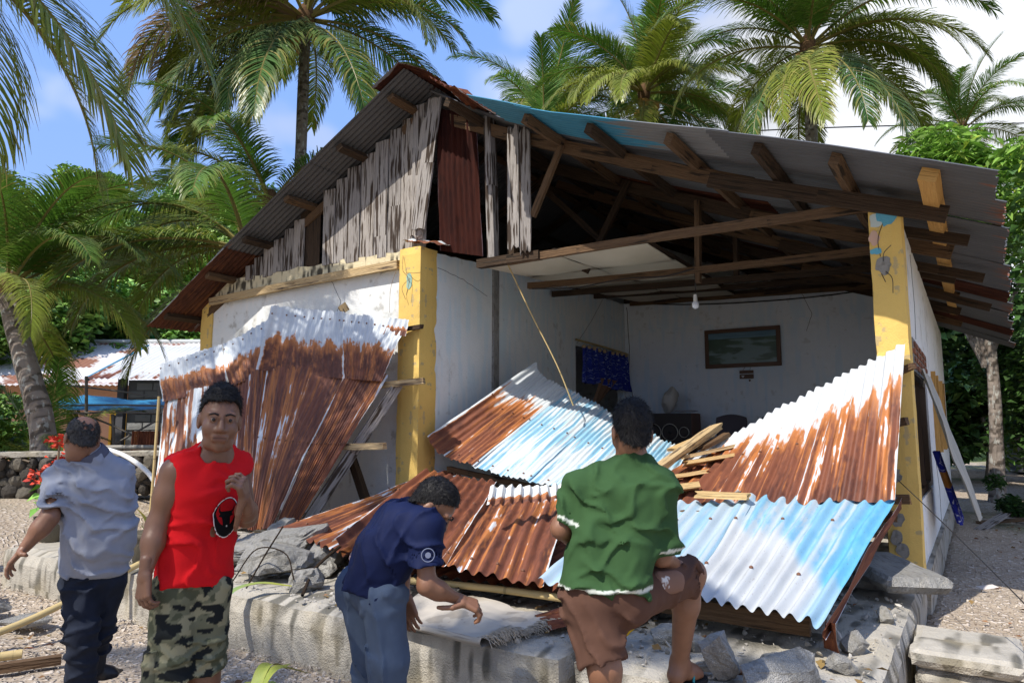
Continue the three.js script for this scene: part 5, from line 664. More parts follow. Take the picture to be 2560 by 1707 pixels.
tree('shrub', 'low dark bush growing at the foot of the house wall end', [0.75, -0.1, -8.4], 0.35, 0.35, 0.4, 0.5, { seed: 81, n: 900, L: 0.1, w: 0.3, a: [0.02, 0.06, 0.01], b: [0.05, 0.12, 0.02], lumps: 6, r: 0.03, limbs: 3 });
// ---------- left background ----------
{ // dry stone wall: rounded boulders under a plastered coping
  const w = thing('stone_wall', 'low dark boulder wall with a concrete coping behind the standing men', 'wall', [0, 0, 0]); const R = rng(31), gs = [0, 1, 2, 3].map((i) => { const g = new THREE.IcosahedronGeometry(0.5, 1), p = g.attributes.position; for (let k = 0; k < p.count; k++) { const x = p.getX(k), y = p.getY(k), z = p.getZ(k), q = 0.75 + 0.5 * n3(x * 2.2 + i * 7, y * 2.2, z * 2.2); p.setXYZ(k, x * q, y * q, z * q); } g.computeVertexNormals(); return g; });
  const ms = [[0.13, 0.115, 0.10], [0.09, 0.08, 0.07], [0.18, 0.16, 0.13]].map((c) => mat({ color: lin(...c), roughness: 1, bumpMap: grainBump, bumpScale: 0.03 }));
  const A = V(-13.6, 0.42, 2.5), B = V(-9.9, 0.42, -1.2); const L = A.distanceTo(B), d = B.clone().sub(A).normalize();
  for (let r = 0; r < 4; r++) { let x = (r % 2) * 0.1; while (x < L) { const s = 0.17 + 0.13 * R(); const m = M('stone', gs[Math.floor(R() * 4)], ms[Math.floor(R() * 3)], w); m.position.copy(A).addScaledVector(d, x + s / 2).add(V((R() - 0.5) * 0.06 + 0.02 * r, 0.05 + r * 0.15, (R() - 0.5) * 0.06)); m.scale.set(s * 1.15, s * 0.85, s); m.rotation.set(R() * 6, R() * 6, R() * 6); x += s * 0.92; } }
  const core = M('core', roughBox(L, 0.6, 0.3, 0.3, 0.02, 5), mCement, w); core.position.copy(A).add(B).multiplyScalar(0.5).add(V(-0.16, 0.25, -0.16)); core.rotation.y = Math.PI / 4; const cop = M('coping', roughBox(L, 0.1, 0.42, 0.2, 0.012, 6), mSlab, w); cop.position.copy(A).add(B).multiplyScalar(0.5).add(V(-0.05, 0.64, -0.05)); cop.rotation.y = Math.PI / 4;
}
const yawBg = 33 * D2; // the neighbours' lots are turned to the lane
{ // neighbour house: big weathered tin roof, salmon walls, yellow window frames
  const h = thing('neighbour_house', 'salmon pink neighbour house with yellow window frames under a patchy white tin roof', 'house', [-21.2, 0.2, -5.6], yawBg); const pk = mat({ color: lin(0.60, 0.34, 0.22), bumpMap: grainBump, bumpScale: 0.006 }), mo = mat({ color: lin(0.72, 0.40, 0.03), roughness: 0.6 }), dk = mat({ color: lin(0.015, 0.015, 0.018), roughness: 0.25 });
  const wl = M('wall', new THREE.BoxGeometry(7.6, 2.6, 5), pk, h); wl.position.set(0.4, 1.25, -1.2); const bd = M('wall_band', new THREE.BoxGeometry(7.62, 0.06, 5.02), mat({ color: lin(0.7, 0.66, 0.6) }), h); bd.position.set(0.4, 2.0, -1.2);
  for (const x of [0.05, 0.95, 1.7, 2.7]) { const w = part('window', h); w.position.set(x, 1.2, 1.31); for (const [a, b, c, d] of [[0, 0.47, 0.5, 0.07], [0, -0.47, 0.5, 0.07], [-0.22, 0, 0.07, 0.9], [0.22, 0, 0.07, 0.9]]) { const f = M('frame', new THREE.BoxGeometry(c, d, 0.06), mo, w); f.position.set(a, b, 0.02); } M('pane', new THREE.BoxGeometry(0.4, 0.88, 0.02), dk, w); }
  const rt = tex(512, 512, (u, v) => { const a = tf(u, v, 10, 4, 5), b = tf(u, v, 5, 3, 8); return mix3([0.62, 0.60, 0.60], [0.26, 0.12, 0.08], ss(0.56, 0.64, a * 0.7 + b * 0.35)); }); const rm = mat({ map: rt, roughness: 0.6 });
  M('roof', sheetGeo((s, t) => V(mix(-4.6, 5.2, s), mix(2.45, 4.1, t), mix(2.3, -1.6, t)), 60, 0.02, 6, 4), rm, h); M('roof', sheetGeo((s, t) => V(mix(-4.6, 5.2, s), mix(2.45, 4.1, t), mix(-5.4, -1.6, t)), 60, 0.02, 4, 4), rm, h); const rg = M('ridge', new THREE.CylinderGeometry(0.09, 0.09, 9.8, 8), mat({ color: lin(0.5, 0.52, 0.52) }), h); rg.rotation.z = Math.PI / 2; rg.position.set(0.3, 4.12, -1.6);
}
{ // block shed with its own low roof, joints recessed between the blocks
  const s = thing('block_shed', 'unplastered grey block shed with rust streaked tin roof and blue fascia', 'shed', [-15.6, 0.3, -3.7], yawBg); const mj = mat({ color: lin(0.16, 0.16, 0.16) }); const core = M('wall', new THREE.BoxGeometry(3.2, 2.3, 2.4), mj, s); core.position.set(0.3, 1.15, -0.6);
  const bg = roughBox(0.37, 0.17, 0.03, 0.1, 0.004, 7), bm = [0.27, 0.31, 0.235].map((c) => mat({ color: lin(c, c * 1.01, c), bumpMap: grainBump, bumpScale: 0.01 })); for (let r = 0; r < 12; r++) for (let c = 0; c < 8; c++) { const x = -1.1 + c * 0.39 + (r % 2) * 0.195; const b = M('block', bg, bm[(r * 5 + c * 3) % 3], s); b.position.set(x, 0.1 + r * 0.186, 0.615); }
  const post = M('corner_post', new THREE.BoxGeometry(0.16, 2.4, 0.16), mat({ color: lin(0.1, 0.1, 0.11) }), s); post.position.set(-1.42, 1.2, 0.62);
  M('roof', sheetGeo((u, t) => V(mix(-2.0, 2.6, u), mix(2.3, 3.35, t) , mix(1.15, -1.6, t)), 34, 0.02, 6, 4), sheetMat(sheetTex(211, { n: 30, edge: () => 0.45, clean: 0.62, zinc: [0.62, 0.64, 0.68], orange: 0.3 })), s); beam('fascia', [-2.0, 2.27, 1.15], [-2.0, 3.35, -1.6], 0.1, 0.04, mat({ color: lin(0.06, 0.25, 0.42) }), s);
}
{ // flag on a bamboo staff behind the roofs: green with a yellow lozenge and blue disc
  const f = thing('flag', 'green flag with yellow lozenge and blue disc above the tin roofs', 'flag', [-25.7, 3.8, -7.3], yawBg); M('staff', new THREE.CylinderGeometry(0.03, 0.03, 2.4, 8), mBamboo, f).position.set(0, 0.3, 0);
  const ft = tex(128, 96, (u, v) => { const d = Math.abs(u - 0.5) / 0.42 + Math.abs(v - 0.5) / 0.4, r = Math.hypot((u - 0.5) * 1.33, v - 0.5); return r < 0.2 ? [0.01, 0.03, 0.25] : d < 1 ? [0.75, 0.6, 0.02] : [0.0, 0.34, 0.1]; }, false); M('cloth', sheetGeo((s, t) => V(0.03 + s * 1.35, 0.55 + t * 0.85 - s * s * 0.5, 0.12 * Math.sin(s * 7)), 6, 0, 4, 4), mat({ map: ft, roughness: 0.8 }), f);
}
{ // lean-to of rough poles with blue tarpaulin
  const t = thing('tarpaulin_shelter', 'rough pole shelter roofed with a sagging blue tarpaulin', 'shelter', [-14.6, 0.4, -1.3], yawBg); M('tarpaulin', sheetGeo((s, k) => V(mix(-1.15, 1.6, s), 1.5 + 0.28 * k - 0.12 * Math.sin(s * 3.1) + 0.06 * fbm(s * 5, k * 4, 3), mix(0.7, -0.8, k)), 10, 0, 8, 3), mat({ color: lin(0.03, 0.2, 0.38), roughness: 0.5 }), t);
  const gp = mat({ color: lin(0.16, 0.145, 0.13), roughness: 1 }); for (const [x, z, h] of [[-0.2, 0.75, 2.1], [1.25, 0.75, 1.9], [0.4, 0.8, 1.35], [-1.1, 0.7, 1.4], [1.5, -0.8, 1.8], [-1.1, -0.8, 1.7]]) M('post', tube([[x, -0.1, z], [x + 0.03, h * 0.5, z], [x - 0.02, h, z + 0.02]], 0.03, 8, 6), gp, t);
  for (const [a, b] of [[[-1.3, 1.5, 0.75], [1.8, 1.5, 0.75]], [[-1.3, 1.34, 0.8], [1.8, 1.36, 0.8]], [[-0.9, 1.95, 0.3], [1.6, 1.6, 0.5]], [[-0.4, 0.2, 0.8], [1.2, 1.2, 0.8]], [[0.9, 0.9, 0.82], [-0.4, 1.4, 0.8]], [[-1.2, 0.55, 0.8], [1.8, 0.58, 0.8]]]) M('rail', tube([a, [(a[0] + b[0]) / 2, (a[1] + b[1]) / 2 + 0.03, (a[2] + b[2]) / 2], b], 0.02, 8, 6), gp, t); M('bench', roughBox(1.6, 0.06, 0.5, 0.2, 0.01, 6), mTimber[1], t).position.set(-0.5, 0.5, 0.4);
}
for (const [i, x] of [0, 0.58].entries()) { const c = Math.cos(yawBg), s = Math.sin(yawBg); const P0 = V(-13.35, 0.4, -0.95), ax = V(c, 0, -s); const p = (k, y) => P0.clone().addScaledVector(ax, k).setY(y).toArray(); single('tin_fence_panel', sheetGeo(patch(p(x, 0.5), p(x + 0.54, 0.5), p(x, 1.42 + 0.02 * i), p(x + 0.54, 1.42), { wave: 0.01, seed: i }), 9, 0.014, 5), mRustDeep[i], i ? 'dark rusty tin fence panel next to the leaning roof sheets' : 'dark rusty tin fence panel beside the shelter poles', 'fence'); }
single('rail_pole', tube([[-13.2, 1.12, 0.2], [-12.2, 1.14, -0.4], [-11.2, 1.12, -1.0]], 0.04, 12, 6), mat({ color: lin(0.3, 0.28, 0.25) }), 'horizontal grey pole railing above the stone wall', 'pole');
// young palms and shrubs in front of the neighbours
const young = (label, p, s, seed, order) => palm(label, p, [p[0], p[1] + 0.35, p[2]], { seed, scale: s, order, group: 'young palms' });
young('young palm with bright fronds in front of the salmon house', [-15.6, 0.45, -0.2], 0.34, 91, ['up', 'high', 'high', 'mid', 'mid', 'mid', 'low']); young('small palm with an upright vivid frond beside the leaning trunk', [-14.4, 0.45, 0.1], 0.42, 92, ['up', 'up', 'high', 'mid', 'mid', 'low']); young('young palm fanning out left of the leaning trunk', [-16.0, 0.45, 1.6], 0.4, 93, ['up', 'high', 'high', 'mid', 'mid', 'low']);
single('fallen_frond', frondGeo({ seed: 99, e0: 0.25, bend: 0.9, L: 2.0, col: [0.1, 0.075, 0.055], tip: 0.3, droop: 1.2, tipCol: [0.16, 0.12, 0.09], rachis: [0.12, 0.09, 0.06] }).rotateY(3.6).translate(-12.2, 0.95, 1.3), mFarLeaf, 'dead grey brown palm frond draped over the stone wall', 'frond');
{ // shrubs behind the wall
  const list = [[-15.2, 1.2, 1.0, 1.0, 'leafy green shrub at the foot of the leaning palm'], [-17.2, -0.2, 1.1, 1.3, 'rounded shrub in front of the salmon wall'], [-16.6, 2.8, 1.2, 1.4, 'tangled green shrub left of the leaning palm'], [-18.5, 1.4, 1.4, 1.9, 'taller bush behind the leaning palm'], [-19.5, 3.6, 1.6, 2.2, 'bushy green tree at the edge of the yard']];
  list.forEach(([x, z, r, h, lab], i) => tree('shrub', lab, [x, 0.4, z], h * 0.75, r, h * 0.62, r, { seed: 120 + i, n: 1500, L: 0.16, w: 0.28, a: [0.07, 0.16, 0.025], b: [0.19, 0.34, 0.05], lumps: 12, r: 0.05, limbs: 3, mat: mFarLeaf, group: 'shrubs behind the stone wall' }));
}
// wooded hillside
const hillY = (x, z) => { const d = Math.max(0, -(x * 0.80 + z * 0.60) - 19); return 0.35 + 15 * ss(0, 44, d) + 1.2 * (fbm(x * 0.08, z * 0.08, 3) - 0.5) * ss(0, 6, d); };
{ const N = 90, pos = [], col = [], idx = []; for (let j = 0; j <= N; j++) for (let i = 0; i <= N; i++) { const x = -110 + i * 1.55, z = -105 + j * 1.5; const d = -(x * 0.80 + z * 0.60) - 19; pos.push(x, d < -1 ? -0.6 : hillY(x, z) - 0.05, z); const a = fbm(x * 0.4, z * 0.4, 4); col.push(...mix3([0.05, 0.08, 0.02], [0.11, 0.15, 0.04], a)); } for (let j = 0; j < N; j++) for (let i = 0; i < N; i++) { const a = j * (N + 1) + i, b = a + 1, c = a + N + 1, d = c + 1; idx.push(a, c, b, b, c, d); } struct('hillside', colGeo(pos, col, idx), mat({ vertexColors: true, roughness: 1 })); }
{
  const R = rng(17), kinds = [0, 1, 2, 3].map((i) => { const rx = [2.6, 2.2, 3.0, 1.8][i], ry = [2.3, 2.6, 2.0, 2.4][i]; const [pts, cs] = crownPts(8000, rx, ry, rx, 140 + i, 26, 0.33); return [leavesGeo(pts, { seed: 150 + i, L: 0.24, w: 0.34, a: [[0.08, 0.17, 0.025], [0.12, 0.25, 0.035], [0.13, 0.23, 0.04], [0.08, 0.19, 0.035]][i], b: [[0.18, 0.32, 0.05], [0.29, 0.46, 0.07], [0.27, 0.4, 0.08], [0.19, 0.36, 0.06]][i], droop: 0.2 }), trunkGeo([[0, -4.4, 0], [0.1, -2, 0.1], [0, 0.3, 0]], 0.16, 0.08)]; });
  const names = ['dark rounded tree on the wooded hillside behind the roofs', 'light green tree on the wooded hillside behind the roofs', 'broad spreading tree on the wooded hillside behind the roofs', 'narrow upright tree on the wooded hillside behind the roofs'];
  let n = 0; for (let k = 0; k < 400 && n < 62; k++) { const th = (32.9 - 8 + 48 * R()) * D2, dist = 27 + 36 * R(); const x = 0.45 - Math.sin(th) * dist, z = 6.77 - Math.cos(th) * dist; if (-(x * 0.80 + z * 0.60) - 19 < 1) continue; const i = Math.floor(R() * 4); const t = thing('hillside_tree', names[i], 'tree', [x, hillY(x, z), z], R() * 6.28, 'trees on the hillside'); const s = 0.8 + 0.6 * R(); const c = M('crown', kinds[i][0], mFarLeaf, t); c.position.y = 3.6 * s; c.scale.setScalar(s); const q = M('trunk', kinds[i][1], mBark, t); q.position.y = 4.0 * s; q.scale.setScalar(s); n++; }
}
// right background: yard trees and a glimpse of a hut
{ const h = thing('far_hut', 'small hut with a rusty pink tin roof among the trees beyond the yard', 'hut', [2.9, 0, -24], 0.1); M('wall', new THREE.BoxGeometry(3, 1.9, 2), mat({ color: lin(0.2, 0.2, 0.22) }), h).position.y = 0.95; M('roof', sheetGeo((s, t) => V(mix(-1.9, 1.9, s), mix(1.75, 2.4, t), mix(1.5, -0.6, t)), 24, 0.02, 3, 4), sheetMat(sheetTex(221, { edge: () => 1.5, clean: 0.4, orange: 0.4 })), h); }
[[-1.5, -21, 2.8, 'dense tree closing the view behind the yard, nearest the house'], [2.2, -21.5, 3.2, 'dense shady tree standing behind the far hut side of the yard'], [6.5, -19, 3.2, 'dense tree at the right end of the yard'], [4.6, -16, 2.6, 'bushy tree overhanging the dappled yard'], [0.6, -17.0, 1.7, 'bush with light green leaves beyond the house corner'], [-9, -24, 3.5, 'dense tree behind the house seen under the palms'], [-5, -23, 3.4, 'dense tree behind the house, between the palm trunks'], [-14, -22, 3.5, 'dense tree behind the house near the ridge']].forEach(([x, z, r, lab], i) => tree('yard_tree', lab, [x, 0, z], r * 1.15, r, r * 1.05, r, { seed: 170 + i, n: 5000, L: 0.3, w: 0.3, a: [0.02, 0.055, 0.01], b: [0.07, 0.15, 0.03], lumps: 22, r: 0.12, limbs: 4, mat: mFarLeaf }));
single('overhead_wire', tube([[-22, 14.4, -19], [-8, 14.5, -24], [6, 15.0, -33]], 0.03, 30, 5), mBlack, 'thin overhead wire crossing in front of the palms', 'wire');
// ---------- people: joints in each person's own frame (x to their picture right, z toward the lens side), metres above ground ----------
const J_red = { at: [-2.25, 0, 5.00], head: [0.114, 1.52, 0.026], neck: [0.083, 1.38, -0.018], shR: [-0.027, 1.32, 0.078], shL: [0.128, 1.33, -0.143], elR: [-0.079, 1.12, 0.104], wrR: [-0.078, 0.95, 0.176], elL: [0.213, 1.13, -0.053], wrL: [0.28, 1.22, 0.157], chest: [0.061, 1.24, -0.02], waist: [0.025, 1.01, -0.02], pelvis: [0.025, 0.88, -0.02], hipR: [-0.03, 0.86, 0.028], hipL: [0.077, 0.85, -0.045], knR: [-0.024, 0.53, 0.056], knL: [0.069, 0.51, -0.051] };
const J_grey = { at: [-3.59, 0, 4.74], head: [-0.01, 1.43, 0.053], neck: [0.025, 1.32, -0.02], shL: [-0.105, 1.24, 0.051], shR: [0.129, 1.25, -0.071], elL: [-0.07, 1.04, 0.181], wrL: [-0.144, 0.9, 0.241], elR: [0.134, 1.04, -0.116], wrR: [0.007, 0.89, -0.305], chest: [0.05, 1.15, -0.003], waist: [0.094, 0.92, 0.001], pelvis: [0.061, 0.74, -0.02], hipL: [0.014, 0.7, -0.003], hipR: [0.11, 0.7, -0.06], knL: [0.062, 0.45, 0.052], anL: [0.05, 0.07, -0.003], knR: [0.054, 0.42, -0.12], anR: [-0.122, 0.12, -0.401] };
const J_navy = { at: [-1.80, 0, 4.42], head: [0.278, 1.15, 0.049], neck: [0.202, 1.12, -0], shN: [0.246, 1.08, 0.135], shF: [0.159, 1.08, -0.171], elN: [0.266, 0.86, 0.196], wrN: [0.387, 0.79, 0.119], elF: [0.115, 0.83, -0.104], wrF: [0.14, 0.75, -0.088], chest: [0.136, 1.07, -0.007], mid: [0.05, 0.95, -0.003], pelvis: [0.014, 0.82, -0.003], hipN: [0.071, 0.8, 0.093], hipF: [-0.074, 0.79, -0.107], knN: [0.104, 0.54, 0.115], anN: [0.064, 0.15, -0.006], knF: [-0.015, 0.51, -0.105], anF: [-0.034, 0.09, -0.224] };
const J_green = { at: [-0.79, 0, 4.14], head: [0.102, 1.47, -0.065], neck: [0.113, 1.35, -0.082], shL: [-0.112, 1.25, -0.048], shR: [0.2, 1.26, -0.014], elL: [-0.192, 1.1, -0.017], wrL: [-0.1, 0.99, -0.196], elR: [0.207, 0.99, -0.044], wrR: [0.319, 0.91, -0.235], chest: [0.063, 1.22, -0.042], waist: [0, 1.02, 0], pelvis: [-0.025, 0.87, 0.02], hipL: [-0.088, 0.84, 0.026], hipR: [0.047, 0.84, 0.019], knL: [-0.04, 0.6, 0.081], anL: [-0.015, 0.19, -0.069], knR: [0.384, 0.87, -0.299], anR: [0.36, 0.51, -0.446], heel: [0.33, 0.47, -0.418], toe: [0.505, 0.39, -0.578] };
// distance field on a grid -> continuous mesh (surface nets)
function sdf(bones, o) {
  const h = o.cell, K = o.k ?? 0.03, mn = [1e9, 1e9, 1e9], mx = [-1e9, -1e9, -1e9];
  for (const b of bones) for (let i = 0; i < 3; i++) { const r = Math.max(b.r0, b.r1) * (b.e ? Math.max(...b.e) : 1); mn[i] = Math.min(mn[i], b.a[i] - r, b.b[i] - r); mx[i] = Math.max(mx[i], b.a[i] + r, b.b[i] + r); }
  const pad = K + h * 3 + (o.pad || 0), N = [0, 1, 2].map((i) => Math.ceil((mx[i] - mn[i] + 2 * pad) / h) + 1), O = mn.map((v) => v - pad), F0 = new Float32Array(N[0] * N[1] * N[2]).fill(0.5);
  for (const b of bones) {
    const e = b.e || [1, 1, 1], R = Math.max(b.r0, b.r1), lo = [], hi = []; for (let i = 0; i < 3; i++) { const m = R * e[i] + K + h * 3 + 0.02; lo.push(Math.max(0, Math.floor((Math.min(b.a[i], b.b[i]) - m - O[i]) / h))); hi.push(Math.min(N[i] - 1, Math.ceil((Math.max(b.a[i], b.b[i]) + m - O[i]) / h))); }
    const ax = b.a[0], ay = b.a[1], az = b.a[2], dx = (b.b[0] - ax) / e[0], dy = (b.b[1] - ay) / e[1], dz = (b.b[2] - az) / e[2], dd = dx * dx + dy * dy + dz * dz || 1e-9, es = Math.min(...e), L = Math.sqrt(dd), kk = b.k ?? K;
    for (let z = lo[2]; z <= hi[2]; z++) for (let y = lo[1]; y <= hi[1]; y++) for (let x = lo[0]; x <= hi[0]; x++) {
      const px = (O[0] + x * h - ax) / e[0], py = (O[1] + y * h - ay) / e[1], pz = (O[2] + z * h - az) / e[2]; let t = (px * dx + py * dy + pz * dz) / dd; const tc = t < 0 ? 0 : t > 1 ? 1 : t; const qx = px - dx * tc, qy = py - dy * tc, qz = pz - dz * tc; let d = (Math.sqrt(qx * qx + qy * qy + qz * qz) - (b.r0 + (b.r1 - b.r0) * tc)) * es;
      if (b.flat) d = Math.max(d, (t - 1) * L); if (b.flat0) d = Math.max(d, -t * L);
      const i = x + N[0] * (y + N[1] * z), f = F0[i]; if (b.sub) { const hh = Math.max(kk - Math.abs(f + d), 0) / (kk || 1); F0[i] = Math.max(f, -d) + hh * hh * kk * 0.25; } else { const hh = Math.max(kk - Math.abs(f - d), 0) / (kk || 1); F0[i] = Math.min(f, d) - hh * hh * kk * 0.25; }
    }
  }
  if (o.disp || o.cut) for (let z = 0, i = 0; z < N[2]; z++) for (let y = 0; y < N[1]; y++) for (let x = 0; x < N[0]; x++, i++) { if (Math.abs(F0[i]) > 0.06) continue; const X = O[0] + x * h, Y = O[1] + y * h, Z = O[2] + z * h; if (o.disp) F0[i] += o.disp(X, Y, Z); if (o.cut) F0[i] = Math.max(F0[i], o.cut(X, Y, Z)); }
  const ids = new Int32Array(F0.length).fill(-1), pos = [], idx = [], sx = 1, sy = N[0], sz = N[0] * N[1];
  for (let z = 0; z < N[2] - 1; z++) for (let y = 0; y < N[1] - 1; y++) for (let x = 0; x < N[0] - 1; x++) {
    const i = x + sy * y + sz * z; let m = 0; for (let c = 0; c < 8; c++) if (F0[i + (c & 1) + ((c >> 1) & 1) * sy + (c >> 2) * sz] < 0) m |= 1 << c; if (m === 0 || m === 255) continue;
    let vx = 0, vy = 0, vz = 0, n = 0; for (let c = 0; c < 8; c++) for (const ax of [1, 2, 4]) { if (c & ax) continue; const d = c | ax; if (((m >> c) & 1) === ((m >> d) & 1)) continue; const fa = F0[i + (c & 1) + ((c >> 1) & 1) * sy + (c >> 2) * sz], fb = F0[i + (d & 1) + ((d >> 1) & 1) * sy + (d >> 2) * sz], t = fa / (fa - fb); vx += (c & 1) + (ax === 1 ? t : 0); vy += ((c >> 1) & 1) + (ax === 2 ? t : 0); vz += (c >> 2) + (ax === 4 ? t : 0); n++; }
    ids[i] = pos.length / 3; pos.push(O[0] + (x + vx / n) * h, O[1] + (y + vy / n) * h, O[2] + (z + vz / n) * h);
  }
  for (let z = 1; z < N[2] - 1; z++) for (let y = 1; y < N[1] - 1; y++) for (let x = 1; x < N[0] - 1; x++) { const i = x + sy * y + sz * z, a = F0[i] < 0; for (const [st, u, v] of [[sx, sy, sz], [sy, sz, sx], [sz, sx, sy]]) { if (a === (F0[i + st] < 0)) continue; const q0 = ids[i], q1 = ids[i - u], q2 = ids[i - u - v], q3 = ids[i - v]; if (q0 < 0 || q1 < 0 || q2 < 0 || q3 < 0) continue; if (a) idx.push(q0, q1, q2, q0, q2, q3); else idx.push(q0, q2, q1, q0, q3, q2); } }
  const g = new THREE.BufferGeometry(); g.setAttribute('position', new THREE.Float32BufferAttribute(pos, 3)); g.setIndex(idx); g.computeVertexNormals();
  const n = g.attributes.normal, cl = new Float32Array(pos.length); for (let i = 0; i < pos.length; i += 3) { const c = o.color ? o.color(pos[i], pos[i + 1], pos[i + 2]) : [1, 1, 1]; cl[i] = c[0]; cl[i + 1] = c[1]; cl[i + 2] = c[2]; } g.setAttribute('color', new THREE.BufferAttribute(cl, 3)); return g;
}
const bone = (a, b, r0, r1 = r0, x = {}) => ({ a: a.slice(), b: b.slice(), r0, r1, ...x });
const lp = (a, b, t) => [mix(a[0], b[0], t), mix(a[1], b[1], t), mix(a[2], b[2], t)], ad = (a, b) => [a[0] + b[0], a[1] + b[1], a[2] + b[2]];
const skinC = (k, s) => (x, y, z) => { const a = fbm3(x * 40 + s, y * 40, z * 40, 3); return [0.2 * k * (0.86 + 0.28 * a), 0.094 * k * (0.84 + 0.28 * a), 0.051 * k * (0.82 + 0.3 * a)]; };
const mSkin = new THREE.MeshPhysicalMaterial({ vertexColors: true, roughness: 0.52, clearcoat: 0.12, clearcoatRoughness: 0.4, side: THREE.DoubleSide });
const clothMat = () => mat({ vertexColors: true, roughness: 0.92 });
const mCloth = clothMat(), mHair = new THREE.MeshPhysicalMaterial({ color: lin(0.007, 0.006, 0.006), roughness: 0.6, specularIntensity: 0.45, side: THREE.DoubleSide });
// hand: four fingers and a thumb from wrist w, pointing along d, palm facing p; curl in radians per joint
function handBones(w, d, p, curl, sgn = 1, sz = 1, spread = 0.1) {
  const D = VA(d).normalize(), P0 = VA(p), P = P0.sub(D.clone().multiplyScalar(P0.dot(D))).normalize(), S = D.clone().cross(P).multiplyScalar(sgn), W = VA(w), out = [], A = (v) => v.toArray(), q = (v) => v * sz;
  const len = [0.068, 0.076, 0.071, 0.055];
  for (let i = 0; i < 4; i++) {
    const off = (1.5 - i) * 0.0205; let c = W.clone().addScaledVector(D, q(0.086 - Math.abs(i - 1) * 0.004)).addScaledVector(S, q(off)); out.push(bone(A(W.clone().addScaledVector(S, q(off * 0.55)).addScaledVector(D, q(0.008))), A(c), q(0.0145), q(0.0118), { k: q(0.012) }));
    let dir = D.clone().addScaledVector(S, off * spread * 20).normalize(); const ax = S.clone(); const f = [0.44, 0.31, 0.25], rr = [0.0098, 0.0088, 0.0078, 0.0066], cu = Array.isArray(curl) ? curl[i] : curl;
    for (let j = 0; j < 3; j++) { const an = cu * (j === 0 ? 0.8 : 1); dir = dir.clone().multiplyScalar(Math.cos(an)).addScaledVector(P.clone().sub(dir.clone().multiplyScalar(P.dot(dir))).normalize(), Math.sin(an)).normalize(); if (!isFinite(dir.x)) dir = D.clone(); const e = c.clone().addScaledVector(dir, q(len[i] * f[j])); out.push(bone(A(c), A(e), q(rr[j] * (i === 3 ? 0.86 : 1)), q(rr[j + 1] * (i === 3 ? 0.86 : 1)), { k: 0.0035 })); c = e; if (j < 2) { const nP = P.clone().multiplyScalar(Math.cos(0)).sub(D.clone().multiplyScalar(Math.sin(an) * 0.9)); P0.copy(nP); } }
  }
  const t0 = W.clone().addScaledVector(D, q(0.022)).addScaledVector(S, q(0.026)), t1 = t0.clone().addScaledVector(D, q(0.034)).addScaledVector(S, q(0.026)).addScaledVector(P, q(0.014)), t2 = t1.clone().addScaledVector(D, q(0.03)).addScaledVector(S, q(0.006)).addScaledVector(P, q(0.014)), t3 = t2.clone().addScaledVector(D, q(0.022)).addScaledVector(S, q(-0.004)).addScaledVector(P, q(0.008));
  out.push(bone(A(t0), A(t1), q(0.015), q(0.0115), { k: 0.008 }), bone(A(t1), A(t2), q(0.011), q(0.0098), { k: 0.004 }), bone(A(t2), A(t3), q(0.0098), q(0.008), { k: 0.003 }), bone(A(W.clone().addScaledVector(D, -q(0.05))), A(W.clone().addScaledVector(D, q(0.012))), q(0.024), q(0.022), { k: 0.012 })); return out;
}
// head in its own frame (x right, y up, z forward), then turned and placed
function headBones(fat = 1) {
  const B = (a, b, r0, r1, x) => bone(a, b, r0, r1, { k: 0.02, ...x }), E = (c, r, e, x) => B(c, c, r, r, { e: e.map((v) => v / r), ...x });
  return [E([0, 0.036, -0.012], 0.08, [0.074, 0.087, 0.093]), E([0, -0.03, 0.02], 0.07, [0.062 * fat, 0.082, 0.07]), B([-0.03, -0.088, 0.035], [0.03, -0.088, 0.035], 0.026, 0.026), B([0, -0.1, 0.058], [0, -0.094, 0.06], 0.019, 0.019), E([-0.038, -0.024, 0.055], 0.03, [0.028, 0.026, 0.026]), E([0.038, -0.024, 0.055], 0.03, [0.028, 0.026, 0.026]), B([-0.044, 0.032, 0.07], [0.044, 0.032, 0.07], 0.011, 0.011, { k: 0.014 }), B([0, 0.02, 0.083], [0, -0.026, 0.1], 0.008, 0.0135, { k: 0.012 }), B([-0.017, -0.031, 0.088], [0.017, -0.031, 0.088], 0.0095, 0.0095, { k: 0.008 }),
    B([-0.031, 0.011, 0.1], [-0.03, 0.011, 0.098], 0.0165, 0.0165, { sub: true, k: 0.014 }), B([0.031, 0.011, 0.1], [0.03, 0.011, 0.098], 0.0165, 0.0165, { sub: true, k: 0.014 }), B([-0.031, 0.011, 0.076], [-0.03, 0.011, 0.076], 0.0135, 0.0135, { k: 0.004 }), B([0.031, 0.011, 0.076], [0.03, 0.011, 0.076], 0.0135, 0.0135, { k: 0.004 }), B([-0.02, 0.0205, 0.0835], [-0.043, 0.018, 0.077], 0.0052, 0.0045, { k: 0.003 }), B([0.02, 0.0205, 0.0835], [0.043, 0.018, 0.077], 0.0052, 0.0045, { k: 0.003 }), B([-0.022, -0.056, 0.082], [0.022, -0.056, 0.082], 0.0085, 0.0085, { k: 0.008 }), B([-0.019, -0.069, 0.08], [0.019, -0.069, 0.08], 0.0095, 0.0095, { k: 0.008 }), B([-0.02, -0.0625, 0.095], [0.02, -0.0625, 0.095], 0.004, 0.004, { sub: true, k: 0.004 }),
    E([-0.077, -0.002, -0.012], 0.03, [0.01, 0.032, 0.019], { k: 0.008 }), E([0.077, -0.002, -0.012], 0.03, [0.01, 0.032, 0.019], { k: 0.008 }), B([-0.087, 0.0, -0.004], [-0.086, -0.012, -0.004], 0.007, 0.006, { sub: true, k: 0.005 }), B([0.087, 0.0, -0.004], [0.086, -0.012, -0.004], 0.007, 0.006, { sub: true, k: 0.005 })];
}
